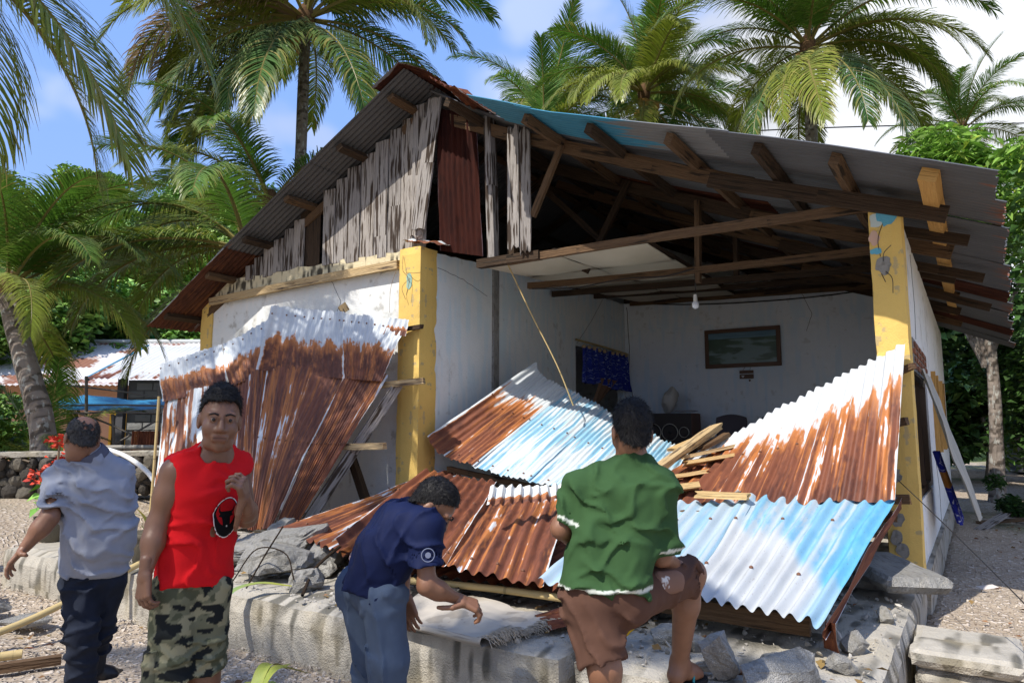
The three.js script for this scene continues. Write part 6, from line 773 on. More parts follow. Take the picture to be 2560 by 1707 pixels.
function placeHead(g, at, rot) { g.rotateZ(rot[2]); g.rotateX(rot[0]); g.rotateY(rot[1]); g.translate(...at); return g; }
function hairGeo(hl, o = {}) { // hl(x,y,z) > 0 keeps hair
  const R = 0.08, e = [0.0785, 0.092 + (o.top || 0), 0.098], c = [0, 0.038 + (o.top || 0) * 0.6, -0.013]; return sdf([bone(c, c, R, R, { e: e.map((v) => v / R), k: 0 }), bone([0, -0.03, -0.055], [0, -0.03, -0.05], 0.05, 0.05, { e: [1.15, 1.2, 0.85], k: 0.02 })], { cell: 0.0038, k: 0.02, disp: (x, y, z) => -0.0045 * (fbm3(x * 40, y * 40, z * 40, 2) - 0.45) * 2 - 0.0018 * (n3(x * 160, y * 50, z * 160) - 0.5) * 2, cut: (x, y, z) => -hl(x, y, z) - 0.016 * (n3(x * 90, y * 60, z * 90) - 0.5) });
}
function hairStrands(g, n, len, seed, down) { const R = rng(seed), p = g.attributes.position, nn = g.attributes.normal, pos = [], idx = []; for (let i = 0; i < n; i++) { const k = Math.floor(R() * p.count), a = V(p.getX(k), p.getY(k), p.getZ(k)), N = V(nn.getX(k), nn.getY(k), nn.getZ(k)), T = V(R() - 0.5, -down * R() - 0.1, R() - 0.5); T.addScaledVector(N, -T.dot(N)).normalize(); const d = N.clone().multiplyScalar(0.35 + 0.4 * R()).addScaledVector(T, 0.9).normalize(), s = d.clone().cross(N).normalize().multiplyScalar(0.0009), b = a.clone().addScaledVector(d, len * (0.5 + R())), q = pos.length / 3; for (const v of [a.clone().sub(s), a.clone().add(s), b]) pos.push(v.x, v.y, v.z); idx.push(q, q + 1, q + 2); } const h = new THREE.BufferGeometry(); h.setAttribute('position', new THREE.Float32BufferAttribute(pos, 3)); h.setIndex(idx); h.computeVertexNormals(); return h; }
// drapery: creases along given directions, fading in and out; dirs: [x, y, z across the crease, count per metre, depth share]
function folds(amp, dirs, s) { return (x, y, z) => { const w = fbm3(x * 4 + s, y * 4, z * 4, 2), w2 = fbm3(x * 9 + s + 5, y * 9, z * 9, 2); let f = 0; for (let i = 0; i < dirs.length; i++) { const d = dirs[i], ph = (x * d[0] + y * d[1] + z * d[2]) * d[3] + (w - 0.5) * 2.6 + (w2 - 0.5) * 0.9 + i * 0.37, c = 0.5 + 0.5 * Math.cos(ph * 6.283), m = ss(0.36, 0.62, fbm3(x * 5 + s + i * 13, y * 5, z * 5 + i * 3, 2)); f += d[4] * m * (Math.pow(c, 5) * 1.2 - 0.2); } return -amp * (f + 0.5 * (w2 - 0.5)); }; }
const fabric = (c, s, v = 0.12) => (x, y, z) => { const k = 1 - v + 2 * v * fbm3(x * 30 + s, y * 30, z * 30, 3); return c.map((q) => q * k); };
function eyes(t, at, rot) { for (const s of [-1, 1]) { const e = M('eye', placeHead(new THREE.SphereGeometry(0.0112, 14, 10).translate(0.031 * s, 0.0105, 0.0785), at, rot), mat({ color: lin(0.26, 0.22, 0.19), roughness: 0.3 }), t); M('iris', placeHead(new THREE.SphereGeometry(0.0072, 10, 8).translate(0.031 * s + 0.001, 0.0102, 0.0862), at, rot), mat({ color: lin(0.012, 0.008, 0.006), roughness: 0.2 }), e); M('brow', placeHead(tube([[s * 0.013, 0.029, 0.0955], [s * 0.03, 0.0345, 0.094], [s * 0.05, 0.028, 0.083]], 0.0048, 10, 6, (q) => 1 - 0.6 * q), at, rot), mHair, e); } }
const YAW = 32.9 * D2;
function foot(a, toe, t, sandalCol) { const d = VA(toe).sub(VA(a)); d.y = 0; d.normalize(); return d; }
function footBones(an, dir, y0) { const D = VA(dir).setY(0).normalize(), S = V(D.z, 0, -D.x), P = (f, s, y) => [an[0] + D.x * f + S.x * s, y0 + y, an[2] + D.z * f + S.z * s]; const o = [bone(an, P(-0.03, 0, 0.035), 0.036, 0.033), bone(P(-0.03, 0, 0.032), P(0.1, 0, 0.026), 0.033, 0.024), bone(an, P(0.09, 0, 0.035), 0.036, 0.026), bone(P(0.06, 0.022, 0.022), P(0.13, 0.026, 0.018), 0.024, 0.018), bone(P(0.06, -0.02, 0.022), P(0.115, -0.026, 0.016), 0.022, 0.016)]; for (let i = 0; i < 5; i++) o.push(bone(P(0.12 - i * 0.007, 0.03 - i * 0.0145, 0.016), P(0.168 - i * 0.013, 0.033 - i * 0.0165, 0.012), 0.0115 - i * 0.0008, 0.0098 - i * 0.0007, { k: 0.006 })); return o; }
function sandal(t, an, dir, y0, col) { const D = VA(dir).setY(0).normalize(), S = V(D.z, 0, -D.x); const sh = new THREE.Shape(); sh.moveTo(-0.075, 0); sh.bezierCurveTo(-0.075, 0.05, 0.02, 0.03, 0.08, 0.052); sh.bezierCurveTo(0.2, 0.07, 0.2, -0.05, 0.1, -0.05); sh.bezierCurveTo(0.02, -0.035, -0.075, -0.05, -0.075, 0); const g = new THREE.ExtrudeGeometry(sh, { depth: 0.016, bevelEnabled: true, bevelSize: 0.003, bevelThickness: 0.003, bevelSegments: 2, curveSegments: 14 }); g.applyMatrix4(new THREE.Matrix4().makeBasis(D, S, V(0, 1, 0))); g.translate(an[0], y0 - 0.021, an[2]); const s = M('sandal', g, mat({ color: lin(0.02, 0.02, 0.022), roughness: 0.8 }), t); const P = (f, q, y) => [an[0] + D.x * f + S.x * q, y0 + y, an[2] + D.z * f + S.z * q]; M('strap', mergeGeometries([tube([P(0.04, 0.045, 0.0), P(0.06, 0.038, 0.04), P(0.1, 0.016, 0.052), P(0.13, 0.012, 0.03)], 0.006, 12, 6), tube([P(0.04, -0.042, 0.0), P(0.06, -0.032, 0.04), P(0.1, -0.004, 0.052), P(0.13, 0.012, 0.03)], 0.006, 12, 6)]), mat({ color: lin(...col), roughness: 0.5 }), s); }
const headSkin = (k, s) => { const f = skinC(k, s); return (x, y, z) => { let c = f(x, y, z); if (z > 0.07) { const q = Math.hypot(x / 0.027, (y + 0.0625) / 0.0125), k = ss(1.1, 0.75, q); c = [c[0] * (1 - 0.2 * k), c[1] * (1 - 0.38 * k), c[2] * (1 - 0.34 * k)]; if (Math.abs(y + 0.0625) < 0.0022 && Math.abs(x) < 0.024) c = [c[0] * 0.35, c[1] * 0.3, c[2] * 0.3]; } return c; }; };

{ // man in the red sleeveless shirt
  const J = J_red, t = thing('person', 'man in red sleeveless shirt with a bull head emblem and camouflage cargo shorts, facing out', 'person', J.at, YAW);
  const hA = J.head, rot = [0.04, 0.46, -0.06]; const sk = 0.8;
  const anR = [J.knR[0] + 0.0, 0.085, J.knR[2] + 0.02], anL = [J.knL[0] + 0.03, 0.085, J.knL[2] - 0.02];
  const hr = sdf(handBones(J.wrR, [0.02, -1, 0.12], [0.5, 0, -0.8], 0.62, -1), { cell: 0.0036, k: 0.006, color: skinC(sk, 1) });
  const dl = [0.01, 0.62, 0.42], hl = sdf(handBones(J.wrL, dl, [-0.95, 0.1, 0.1], [1.15, 1.05, 0.98, 0.95], 1), { cell: 0.0036, k: 0.006, color: skinC(sk, 2) });
  const body = sdf([bone(hA, J.neck, 0.05, 0.062), bone(J.neck, J.chest, 0.066, 0.09), bone(J.neck, J.shR, 0.052, 0.056), bone(J.neck, J.shL, 0.052, 0.054), bone(J.shR, lp(J.shR, J.elR, 0.45), 0.056, 0.051), bone(lp(J.shR, J.elR, 0.4), J.elR, 0.051, 0.038), bone(J.elR, lp(J.elR, J.wrR, 0.35), 0.038, 0.04), bone(lp(J.elR, J.wrR, 0.35), J.wrR, 0.04, 0.025), bone(J.shL, J.elL, 0.052, 0.038), bone(J.elL, lp(J.elL, J.wrL, 0.4), 0.038, 0.039), bone(lp(J.elL, J.wrL, 0.4), J.wrL, 0.039, 0.025), bone(J.chest, J.pelvis, 0.085, 0.085), bone(J.hipR, J.knR, 0.07, 0.054), bone(J.hipL, J.knL, 0.07, 0.054), bone(J.knR, ad(lp(J.knR, anR, 0.35), [0, 0, -0.015]), 0.058, 0.058), bone(ad(lp(J.knR, anR, 0.35), [0, 0, -0.015]), anR, 0.058, 0.036), bone(J.knL, ad(lp(J.knL, anL, 0.35), [0, 0, -0.015]), 0.058, 0.058), bone(ad(lp(J.knL, anL, 0.35), [0, 0, -0.015]), anL, 0.058, 0.036), ...footBones(anR, [0.1, 0, 1], 0.02), ...footBones(anL, [0.35, 0, 1], 0.02)], { cell: 0.011, k: 0.03, color: skinC(sk, 3) });
  const head = placeHead(sdf(headBones(1.04), { cell: 0.0042, k: 0.02, color: headSkin(sk, 4) }), hA, rot);
  M('body', mergeGeometries([body, head, hr, hl]), mSkin, t); eyes(t, hA, rot);
  const hg = placeHead(hairGeo((x, y, z) => Math.max(y - (z > 0.045 ? 0.085 : z > -0.01 ? mix(0.03, 0.085, (z + 0.01) / 0.055) : mix(-0.05, 0.03, clamp((z + 0.09) / 0.08))), -1), { top: 0.02 }), hA, rot); M('hair', hg, mHair, t); M('hair', hairStrands(hg, 3500, 0.02, 3, 0.3), mHair, t);
  const side = VA(J.shL).sub(VA(J.shR)).normalize(), off = (p, k, f = 0) => [p[0] + side.x * k - side.z * f, p[1], p[2] + side.z * k + side.x * f]; // f: forward of the chest
  const Jc = J.chest, Jw = J.waist, hem = [J.pelvis[0], J.pelvis[1] + 0.01, J.pelvis[2]];
  const shirt = [bone(off(Jc, -0.055), off(Jw, -0.045), 0.102, 0.094), bone(off(Jc, 0.055), off(Jw, 0.045), 0.102, 0.094), bone(off(Jw, -0.05), off(hem, -0.05), 0.094, 0.1, { flat: true }), bone(off(Jw, 0.05), off(hem, 0.05), 0.094, 0.1, { flat: true }), bone(Jw, hem, 0.1, 0.108, { flat: true }), bone(J.neck, Jc, 0.072, 0.105), bone(lp(J.neck, J.shR, 0.2), lp(J.shR, J.neck, 0.1), 0.062, 0.064), bone(lp(J.neck, J.shL, 0.2), lp(J.shL, J.neck, 0.12), 0.062, 0.062), bone(off(Jc, -0.08), lp(J.shR, J.neck, 0.12), 0.07, 0.062), bone(off(Jc, 0.08), lp(J.shL, J.neck, 0.14), 0.07, 0.06)];
  shirt.push(bone(ad(J.neck, [0.026, 0.022, 0.04]), ad(J.neck, [0.03, 0.17, 0.06]), 0.064, 0.09, { sub: true, k: 0.01 }));
  const armR = VA(J.shR).sub(VA(J.neck)).normalize(); shirt.push(bone(ad(J.shR, [-0.03, -0.005, 0.03]), ad(J.elR, [-0.005, 0.05, 0.0]), 0.056, 0.05, { sub: true, k: 0.01 }));
  const sm0 = M('shirt', sdf(shirt, { cell: 0.0095, k: 0.035, disp: folds(0.013, [[0.9, 0.3, 0.3, 11, 1], [0.6, 0.8, 0, 8, 0.8]], 5), color: fabric([0.55, 0.008, 0.012], 3, 0.08) }), mCloth, t);
  // emblem: oval badge with a bull's head, laid on the shirt front
  { const cv = document.createElement('canvas'); cv.width = 256; cv.height = 320; const c = cv.getContext('2d'); c.fillStyle = '#b00f16'; c.fillRect(0, 0, 256, 320); c.fillStyle = '#d8d4d0'; c.beginPath(); c.ellipse(128, 160, 124, 156, 0, 0, 7); c.fill(); c.fillStyle = '#0c0a0c'; c.beginPath(); c.ellipse(128, 160, 116, 148, 0, 0, 7); c.fill(); c.fillStyle = '#a80e15'; c.beginPath(); c.ellipse(128, 120, 92, 104, 0, 0, 7); c.fill();
    c.fillStyle = '#0c0a0c'; c.beginPath(); c.moveTo(66, 60); c.quadraticCurveTo(40, 110, 84, 134); c.lineTo(172, 134); c.quadraticCurveTo(216, 110, 190, 60); c.quadraticCurveTo(198, 112, 160, 114); c.lineTo(96, 114); c.quadraticCurveTo(58, 112, 66, 60); c.fill(); c.beginPath(); c.moveTo(84, 112); c.lineTo(172, 112); c.lineTo(196, 148); c.lineTo(170, 156); c.lineTo(164, 220); c.lineTo(196, 290); c.lineTo(60, 290); c.lineTo(92, 220); c.lineTo(86, 156); c.lineTo(60, 148); c.closePath(); c.fill(); c.fillStyle = '#bbb4ae'; c.beginPath(); c.arc(132, 226, 8, 0, 7); c.fill();
    const et = new THREE.CanvasTexture(cv); et.colorSpace = THREE.SRGBColorSpace; const N = V(-side.z, 0, side.x).normalize(); if (N.z < 0) N.negate(); const ctr = off(lp(Jc, Jw, 0.44), 0.035), mesh = sm0.geometry, P = mesh.attributes.position; const nu = 14, nv = 18, pos = [], uv = [], idx = []; const up = V(0, 1, 0);
    for (let j = 0; j <= nv; j++) for (let i = 0; i <= nu; i++) { const a = (i / nu - 0.5) * 0.125, b = (j / nv - 0.5) * 0.165, q = VA(ctr).addScaledVector(side, a).addScaledVector(up, b); let best = -1e9, w = 0, acc = 0; for (let k = 0; k < P.count; k++) { const dx = P.getX(k) - q.x, dy = P.getY(k) - q.y, dz = P.getZ(k) - q.z; const la = dx * side.x + dz * side.z, lb = dy; const r2 = la * la + lb * lb; if (r2 < 0.0004) { const d = dx * N.x + dz * N.z; if (d > 0) { const g = Math.exp(-r2 / 0.00012); acc += d * g; w += g; if (d > best) best = d; } } } const d = w ? Math.max(acc / w, best - 0.004) : 0.12; q.addScaledVector(N, d + 0.006); pos.push(q.x, q.y, q.z); uv.push(i / nu, j / nv); }
    for (let j = 0; j < nv; j++) for (let i = 0; i < nu; i++) { const u = (i + 0.5) / nu - 0.5, v = (j + 0.5) / nv - 0.5; if (u * u * 4 + v * v * 4 > 0.97) continue; const a = j * (nu + 1) + i; idx.push(a, a + 1, a + nu + 2, a, a + nu + 2, a + nu + 1); } const g = new THREE.BufferGeometry(); g.setAttribute('position', new THREE.Float32BufferAttribute(pos, 3)); g.setAttribute('uv', new THREE.Float32BufferAttribute(uv, 2)); g.setIndex(idx); g.computeVertexNormals(); tag(M('emblem', g, mat({ map: et, roughness: 0.8 }), sm0), 'oval badge print with a black bull head'); }
  // camouflage shorts
  const camo = (x, y, z) => { const a = fbm3(x * 17, y * 24, z * 17, 2), b = fbm3(x * 20 + 7, y * 27 + 3, z * 20, 2); return a > 0.58 ? [0.012, 0.014, 0.014] : b > 0.56 ? [0.24, 0.225, 0.14] : a < 0.4 ? [0.07, 0.075, 0.045] : [0.135, 0.135, 0.085]; };
  const endR = lp(J.knR, J.hipR, -0.02), endL = lp(J.knL, J.hipL, 0.06);
  const sh = M('shorts', sdf([bone(ad(hem, [0, 0.02, 0]), J.pelvis, 0.085, 0.095), bone(off(hem, -0.035), J.hipR, 0.07, 0.088), bone(off(hem, 0.025), J.hipL, 0.062, 0.08), bone(J.hipR, endR, 0.088, 0.084, { flat: true }), bone(J.hipL, endL, 0.082, 0.08, { flat: true }), bone(endR, ad(endR, [0, -0.05, 0]), 0.068, 0.07, { sub: true, k: 0.004 }), bone(endL, ad(endL, [0, -0.05, 0]), 0.066, 0.07, { sub: true, k: 0.004 })], { cell: 0.0065, k: 0.03, disp: folds(0.010, [[0.5, 0.85, 0.2, 12, 1], [-0.6, 0.7, 0.3, 10, 0.8]], 15), color: camo }), mCloth, t);
  const pk = lp(J.hipR, J.knR, 0.62); M('cargo_pocket', sdf([bone(off(pk, -0.07), off([pk[0], pk[1] - 0.13, pk[2]], -0.07), 0.046, 0.048, { e: [0.7, 1, 1.1], flat: true, flat0: true })], { cell: 0.008, k: 0.01, pad: 0.02, disp: folds(0.005, [[0.5, 0.85, 0.2, 14, 1]], 3), color: camo }), mCloth, sh);
  sandal(t, anR, [0.1, 0, 1], 0.02, [0.03, 0.03, 0.03]); sandal(t, anL, [0.35, 0, 1], 0.02, [0.03, 0.03, 0.03]);
}
{ // man in the grey polo shirt, seen from behind
  const J = J_grey, t = thing('person', 'balding man in grey polo shirt and dark jeans stepping away, one arm out', 'person', J.at, YAW), sk = 1.0;
  const rot = [0.3, Math.PI + 0.75, 0.12], hA = J.head;
  const hl = sdf(handBones(J.wrL, [-0.55, -0.8, 0.25], [0.75, -0.4, -0.3], [0.35, 0.4, 0.45, 0.5], 1, 1.0, 0.18), { cell: 0.0038, k: 0.006, color: skinC(sk, 1) }), hr = sdf(handBones(J.wrR, [0.1, -0.8, 0.4], [-0.8, 0, -0.3], 0.5, 1), { cell: 0.004, k: 0.006, color: skinC(sk, 2) });
  const head = placeHead(sdf(headBones(1.1), { cell: 0.0046, k: 0.02, color: headSkin(sk * 1.1, 4) }), hA, rot);
  const body = sdf([bone(hA, J.neck, 0.056, 0.07), bone(J.neck, J.shL, 0.052, 0.056), bone(J.neck, J.shR, 0.052, 0.056), bone(J.shL, J.elL, 0.054, 0.042), bone(J.elL, lp(J.elL, J.wrL, 0.35), 0.042, 0.043), bone(lp(J.elL, J.wrL, 0.35), J.wrL, 0.043, 0.027), bone(J.shR, J.elR, 0.054, 0.042), bone(J.elR, J.wrR, 0.042, 0.027), bone(J.chest, J.pelvis, 0.1, 0.09)], { cell: 0.011, k: 0.03, color: skinC(sk, 3) });
  M('body', mergeGeometries([body, head, hl, hr]), mSkin, t);
  const hg = placeHead(hairGeo((x, y, z) => { const low = y - (z > 0.0 ? 0.02 : mix(-0.065, 0.015, clamp((z + 0.09) / 0.09))); const crown = Math.hypot(x / 0.047, (z + 0.055) / 0.055) - 1; return Math.min(low, y > 0.025 ? crown * 0.05 : 1, 0.055 - z); }), hA, rot); M('hair', hg, mat({ color: lin(0.02, 0.018, 0.017), roughness: 0.6 }), t); M('hair', hairStrands(hg, 3000, 0.013, 8, 0.6), mHair, t);
  const sd = VA(J.shR).sub(VA(J.shL)).normalize(), off = (p, k) => [p[0] + sd.x * k, p[1], p[2] + sd.z * k], hem = [J.pelvis[0], J.pelvis[1] + 0.0, J.pelvis[2]], slL = lp(J.shL, J.elL, 0.88), slR = lp(J.shR, J.elR, 0.85);
  const sh = M('shirt', sdf([bone(lp(J.neck, J.chest, -0.05), J.chest, 0.075, 0.125), bone(J.neck, J.shL, 0.066, 0.07), bone(J.neck, J.shR, 0.066, 0.07), bone(off(J.chest, -0.065), off(J.waist, -0.062), 0.118, 0.112), bone(off(J.chest, 0.065), off(J.waist, 0.062), 0.118, 0.112), bone(off(J.waist, -0.06), off(hem, -0.056), 0.112, 0.106, { flat: true }), bone(off(J.waist, 0.06), off(hem, 0.056), 0.112, 0.106, { flat: true }), bone(J.waist, hem, 0.115, 0.11, { flat: true }), bone(J.shL, slL, 0.074, 0.072, { flat: true }), bone(J.shR, slR, 0.074, 0.068, { flat: true }), bone(lp(J.shL, slL, 0.9), lp(J.shL, J.elL, 1.1), 0.058, 0.058, { sub: true, k: 0.004 }), bone(lp(J.shR, slR, 0.9), lp(J.shR, J.elR, 1.1), 0.056, 0.056, { sub: true, k: 0.004 })], { cell: 0.0098, k: 0.035, disp: folds(0.014, [[0.35, 0.93, 0.1, 10, 1], [0.8, 0.5, 0.3, 9, 0.7], [-0.5, 0.8, 0.2, 8, 0.8]], 2), color: fabric([0.25, 0.265, 0.31], 8, 0.12) }), mCloth, t);
  const up = VA(hA).sub(VA(J.neck)).normalize(), cn = lp(J.neck, hA, 0.28); M('collar', sdf([bone(lp(J.neck, hA, 0.1), lp(J.neck, hA, 0.5), 0.088, 0.076, { flat: true, flat0: true }), bone(lp(J.neck, hA, 0.0), lp(J.neck, hA, 0.8), 0.066, 0.066, { sub: true, k: 0.003 })], { cell: 0.006, k: 0.004, color: fabric([0.09, 0.095, 0.13], 4, 0.1) }), mCloth, sh);
  M('jeans', sdf([bone(ad(hem, [0, 0.02, 0]), J.pelvis, 0.09, 0.1), bone(off(hem, -0.05), J.hipL, 0.09, 0.1), bone(off(hem, 0.05), J.hipR, 0.09, 0.098), bone(J.hipL, J.knL, 0.098, 0.076), bone(J.knL, J.anL, 0.076, 0.066, { flat: true }), bone(J.hipR, J.knR, 0.094, 0.072), bone(J.knR, J.anR, 0.072, 0.058, { flat: true })], { cell: 0.011, k: 0.03, disp: folds(0.013, [[0.3, 0.95, 0.1, 12, 1], [-0.5, 0.85, 0.1, 9, 0.8]], 22), color: fabric([0.014, 0.018, 0.03], 9, 0.3) }), mCloth, t);
  const shoe = (a, d) => M('shoe', sdf(footBones([a[0], Math.max(a[1], 0.08), a[2]], d, Math.max(0.015, a[1] - 0.07)).map((b) => ({ ...b, r0: b.r0 * 1.15, r1: b.r1 * 1.2 })), { cell: 0.008, k: 0.02, color: () => [0.012, 0.012, 0.016] }), mat({ vertexColors: true, roughness: 0.4 }), t); shoe(J.anL, [-0.2, 0, -1]); shoe(J.anR, [0.6, 0, -0.7]);
}
{ // bent man in the navy shirt
  const J = J_navy, t = thing('person', 'young man in navy t-shirt and slate blue trousers bending over the burlap sack', 'person', J.at, YAW), sk = 1.05;
  const rot = [0.8, Math.PI / 2 - 0.05, 0], hA = ad(J.head, [-0.012, 0.0, 0]);
  const hN = sdf(handBones(J.wrN, [0.85, -0.35, -0.1], [-0.1, -0.9, -0.3], [0.75, 0.8, 0.85, 0.9], -1), { cell: 0.0036, k: 0.006, color: skinC(sk, 1) }), hF = sdf(handBones(J.wrF, [0.25, -0.9, 0.15], [0.3, 0, -0.8], 0.3, -1), { cell: 0.0036, k: 0.006, color: skinC(sk, 2) });
  const head = placeHead(sdf(headBones(0.96), { cell: 0.0044, k: 0.02, color: headSkin(sk, 4) }), hA, rot);
  const body = sdf([bone(hA, J.neck, 0.046, 0.058), bone(J.neck, J.chest, 0.052, 0.09), bone(J.shN, J.elN, 0.046, 0.036), bone(J.elN, lp(J.elN, J.wrN, 0.35), 0.036, 0.037), bone(lp(J.elN, J.wrN, 0.35), J.wrN, 0.037, 0.023), bone(J.shF, J.elF, 0.045, 0.035), bone(J.elF, J.wrF, 0.036, 0.023), bone(J.chest, J.pelvis, 0.085, 0.085)], { cell: 0.01, k: 0.03, color: skinC(sk, 3) });
  M('body', mergeGeometries([body, head, hN, hF]), mSkin, t); eyes(t, hA, rot);
  const hg = placeHead(hairGeo((x, y, z) => y - (z > 0.05 ? 0.08 : z > -0.01 ? mix(0.03, 0.08, (z + 0.01) / 0.06) : mix(-0.045, 0.03, clamp((z + 0.09) / 0.08))), { top: 0.006 }), hA, rot); M('hair', hg, mHair, t); M('hair', hairStrands(hg, 3500, 0.014, 12, 0.5), mHair, t);
  const sd = VA(J.shN).sub(VA(J.shF)).normalize(), off = (p, k, dy = 0) => [p[0] + sd.x * k, p[1] + dy, p[2] + sd.z * k], slN = lp(J.shN, J.elN, 0.68), slF = lp(J.shF, J.elF, 0.7), hem = ad(J.pelvis, [-0.01, -0.02, 0]);
  const sh = M('shirt', sdf([bone(lp(J.neck, J.chest, 0.05), J.chest, 0.06, 0.108), bone(off(J.chest, 0.075), off(J.mid, 0.075), 0.112, 0.114), bone(off(J.chest, -0.075), off(J.mid, -0.075), 0.112, 0.11), bone(off(J.mid, 0.075), off(hem, 0.07), 0.116, 0.122, { flat: true }), bone(off(J.mid, -0.075), off(hem, -0.07), 0.112, 0.116, { flat: true }), bone(lp(J.neck, J.shN, 0.2), J.shN, 0.062, 0.072), bone(lp(J.neck, J.shF, 0.2), J.shF, 0.062, 0.068), bone(off(J.chest, 0.09), J.shN, 0.09, 0.072), bone(J.shN, slN, 0.073, 0.073, { flat: true }), bone(J.shF, slF, 0.068, 0.068, { flat: true }), bone(lp(J.shN, J.elN, 0.6), lp(J.shN, J.elN, 0.9), 0.06, 0.062, { sub: true, k: 0.004 }), bone(lp(J.shF, J.elF, 0.6), lp(J.shF, J.elF, 0.9), 0.055, 0.056, { sub: true, k: 0.004 })], { cell: 0.0095, k: 0.035, disp: folds(0.015, [[0.85, -0.45, 0.3, 13, 1], [0.5, 0.8, 0.4, 8, 0.8]], 31), color: fabric([0.005, 0.010, 0.045], 3, 0.15) }), mat({ vertexColors: true, roughness: 0.75 }), t);
  { const at = lp(J.shN, slN, 0.62), n = V(0.15, 0.1, 1).normalize(), g = new THREE.TorusGeometry(0.026, 0.0022, 6, 24), g2 = new THREE.CircleGeometry(0.012, 14); const m = new THREE.Matrix4().lookAt(n, V(0, 0, 0), V(0, 1, 0)); const gg = mergeGeometries([g, g2]); gg.applyMatrix4(m); gg.translate(at[0] + 0.02, at[1], at[2] + 0.08); tag(M('emblem', gg, mat({ color: lin(0.16, 0.18, 0.26) }), sh), 'small pale round crest on the sleeve'); }
  M('trousers', sdf([bone(ad(hem, [0, 0.02, 0]), hem, 0.095, 0.1), bone(off(hem, 0.045), J.hipN, 0.086, 0.095), bone(off(hem, -0.045), J.hipF, 0.086, 0.09), bone(J.hipN, J.knN, 0.094, 0.08), bone(J.knN, J.anN, 0.08, 0.08, { flat: true }), bone(J.hipF, J.knF, 0.094, 0.076), bone(J.knF, J.anF, 0.076, 0.078, { flat: true })], { cell: 0.0105, k: 0.028, disp: folds(0.012, [[0.95, 0.2, 0.2, 11, 1], [0.4, 0.9, 0.2, 6, 0.7]], 41), color: fabric([0.07, 0.097, 0.15], 6, 0.12) }), mCloth, t);
  for (const [a, d] of [[J.anN, [1, 0, -0.3]], [J.anF, [1, 0, -0.4]]]) M('shoe', sdf(footBones([a[0], 0.09, a[2]], d, 0.015).map((b) => ({ ...b, r0: b.r0 * 1.1, r1: b.r1 * 1.15 })), { cell: 0.009, k: 0.02, color: () => [0.02, 0.02, 0.02] }), mCloth, t);
}
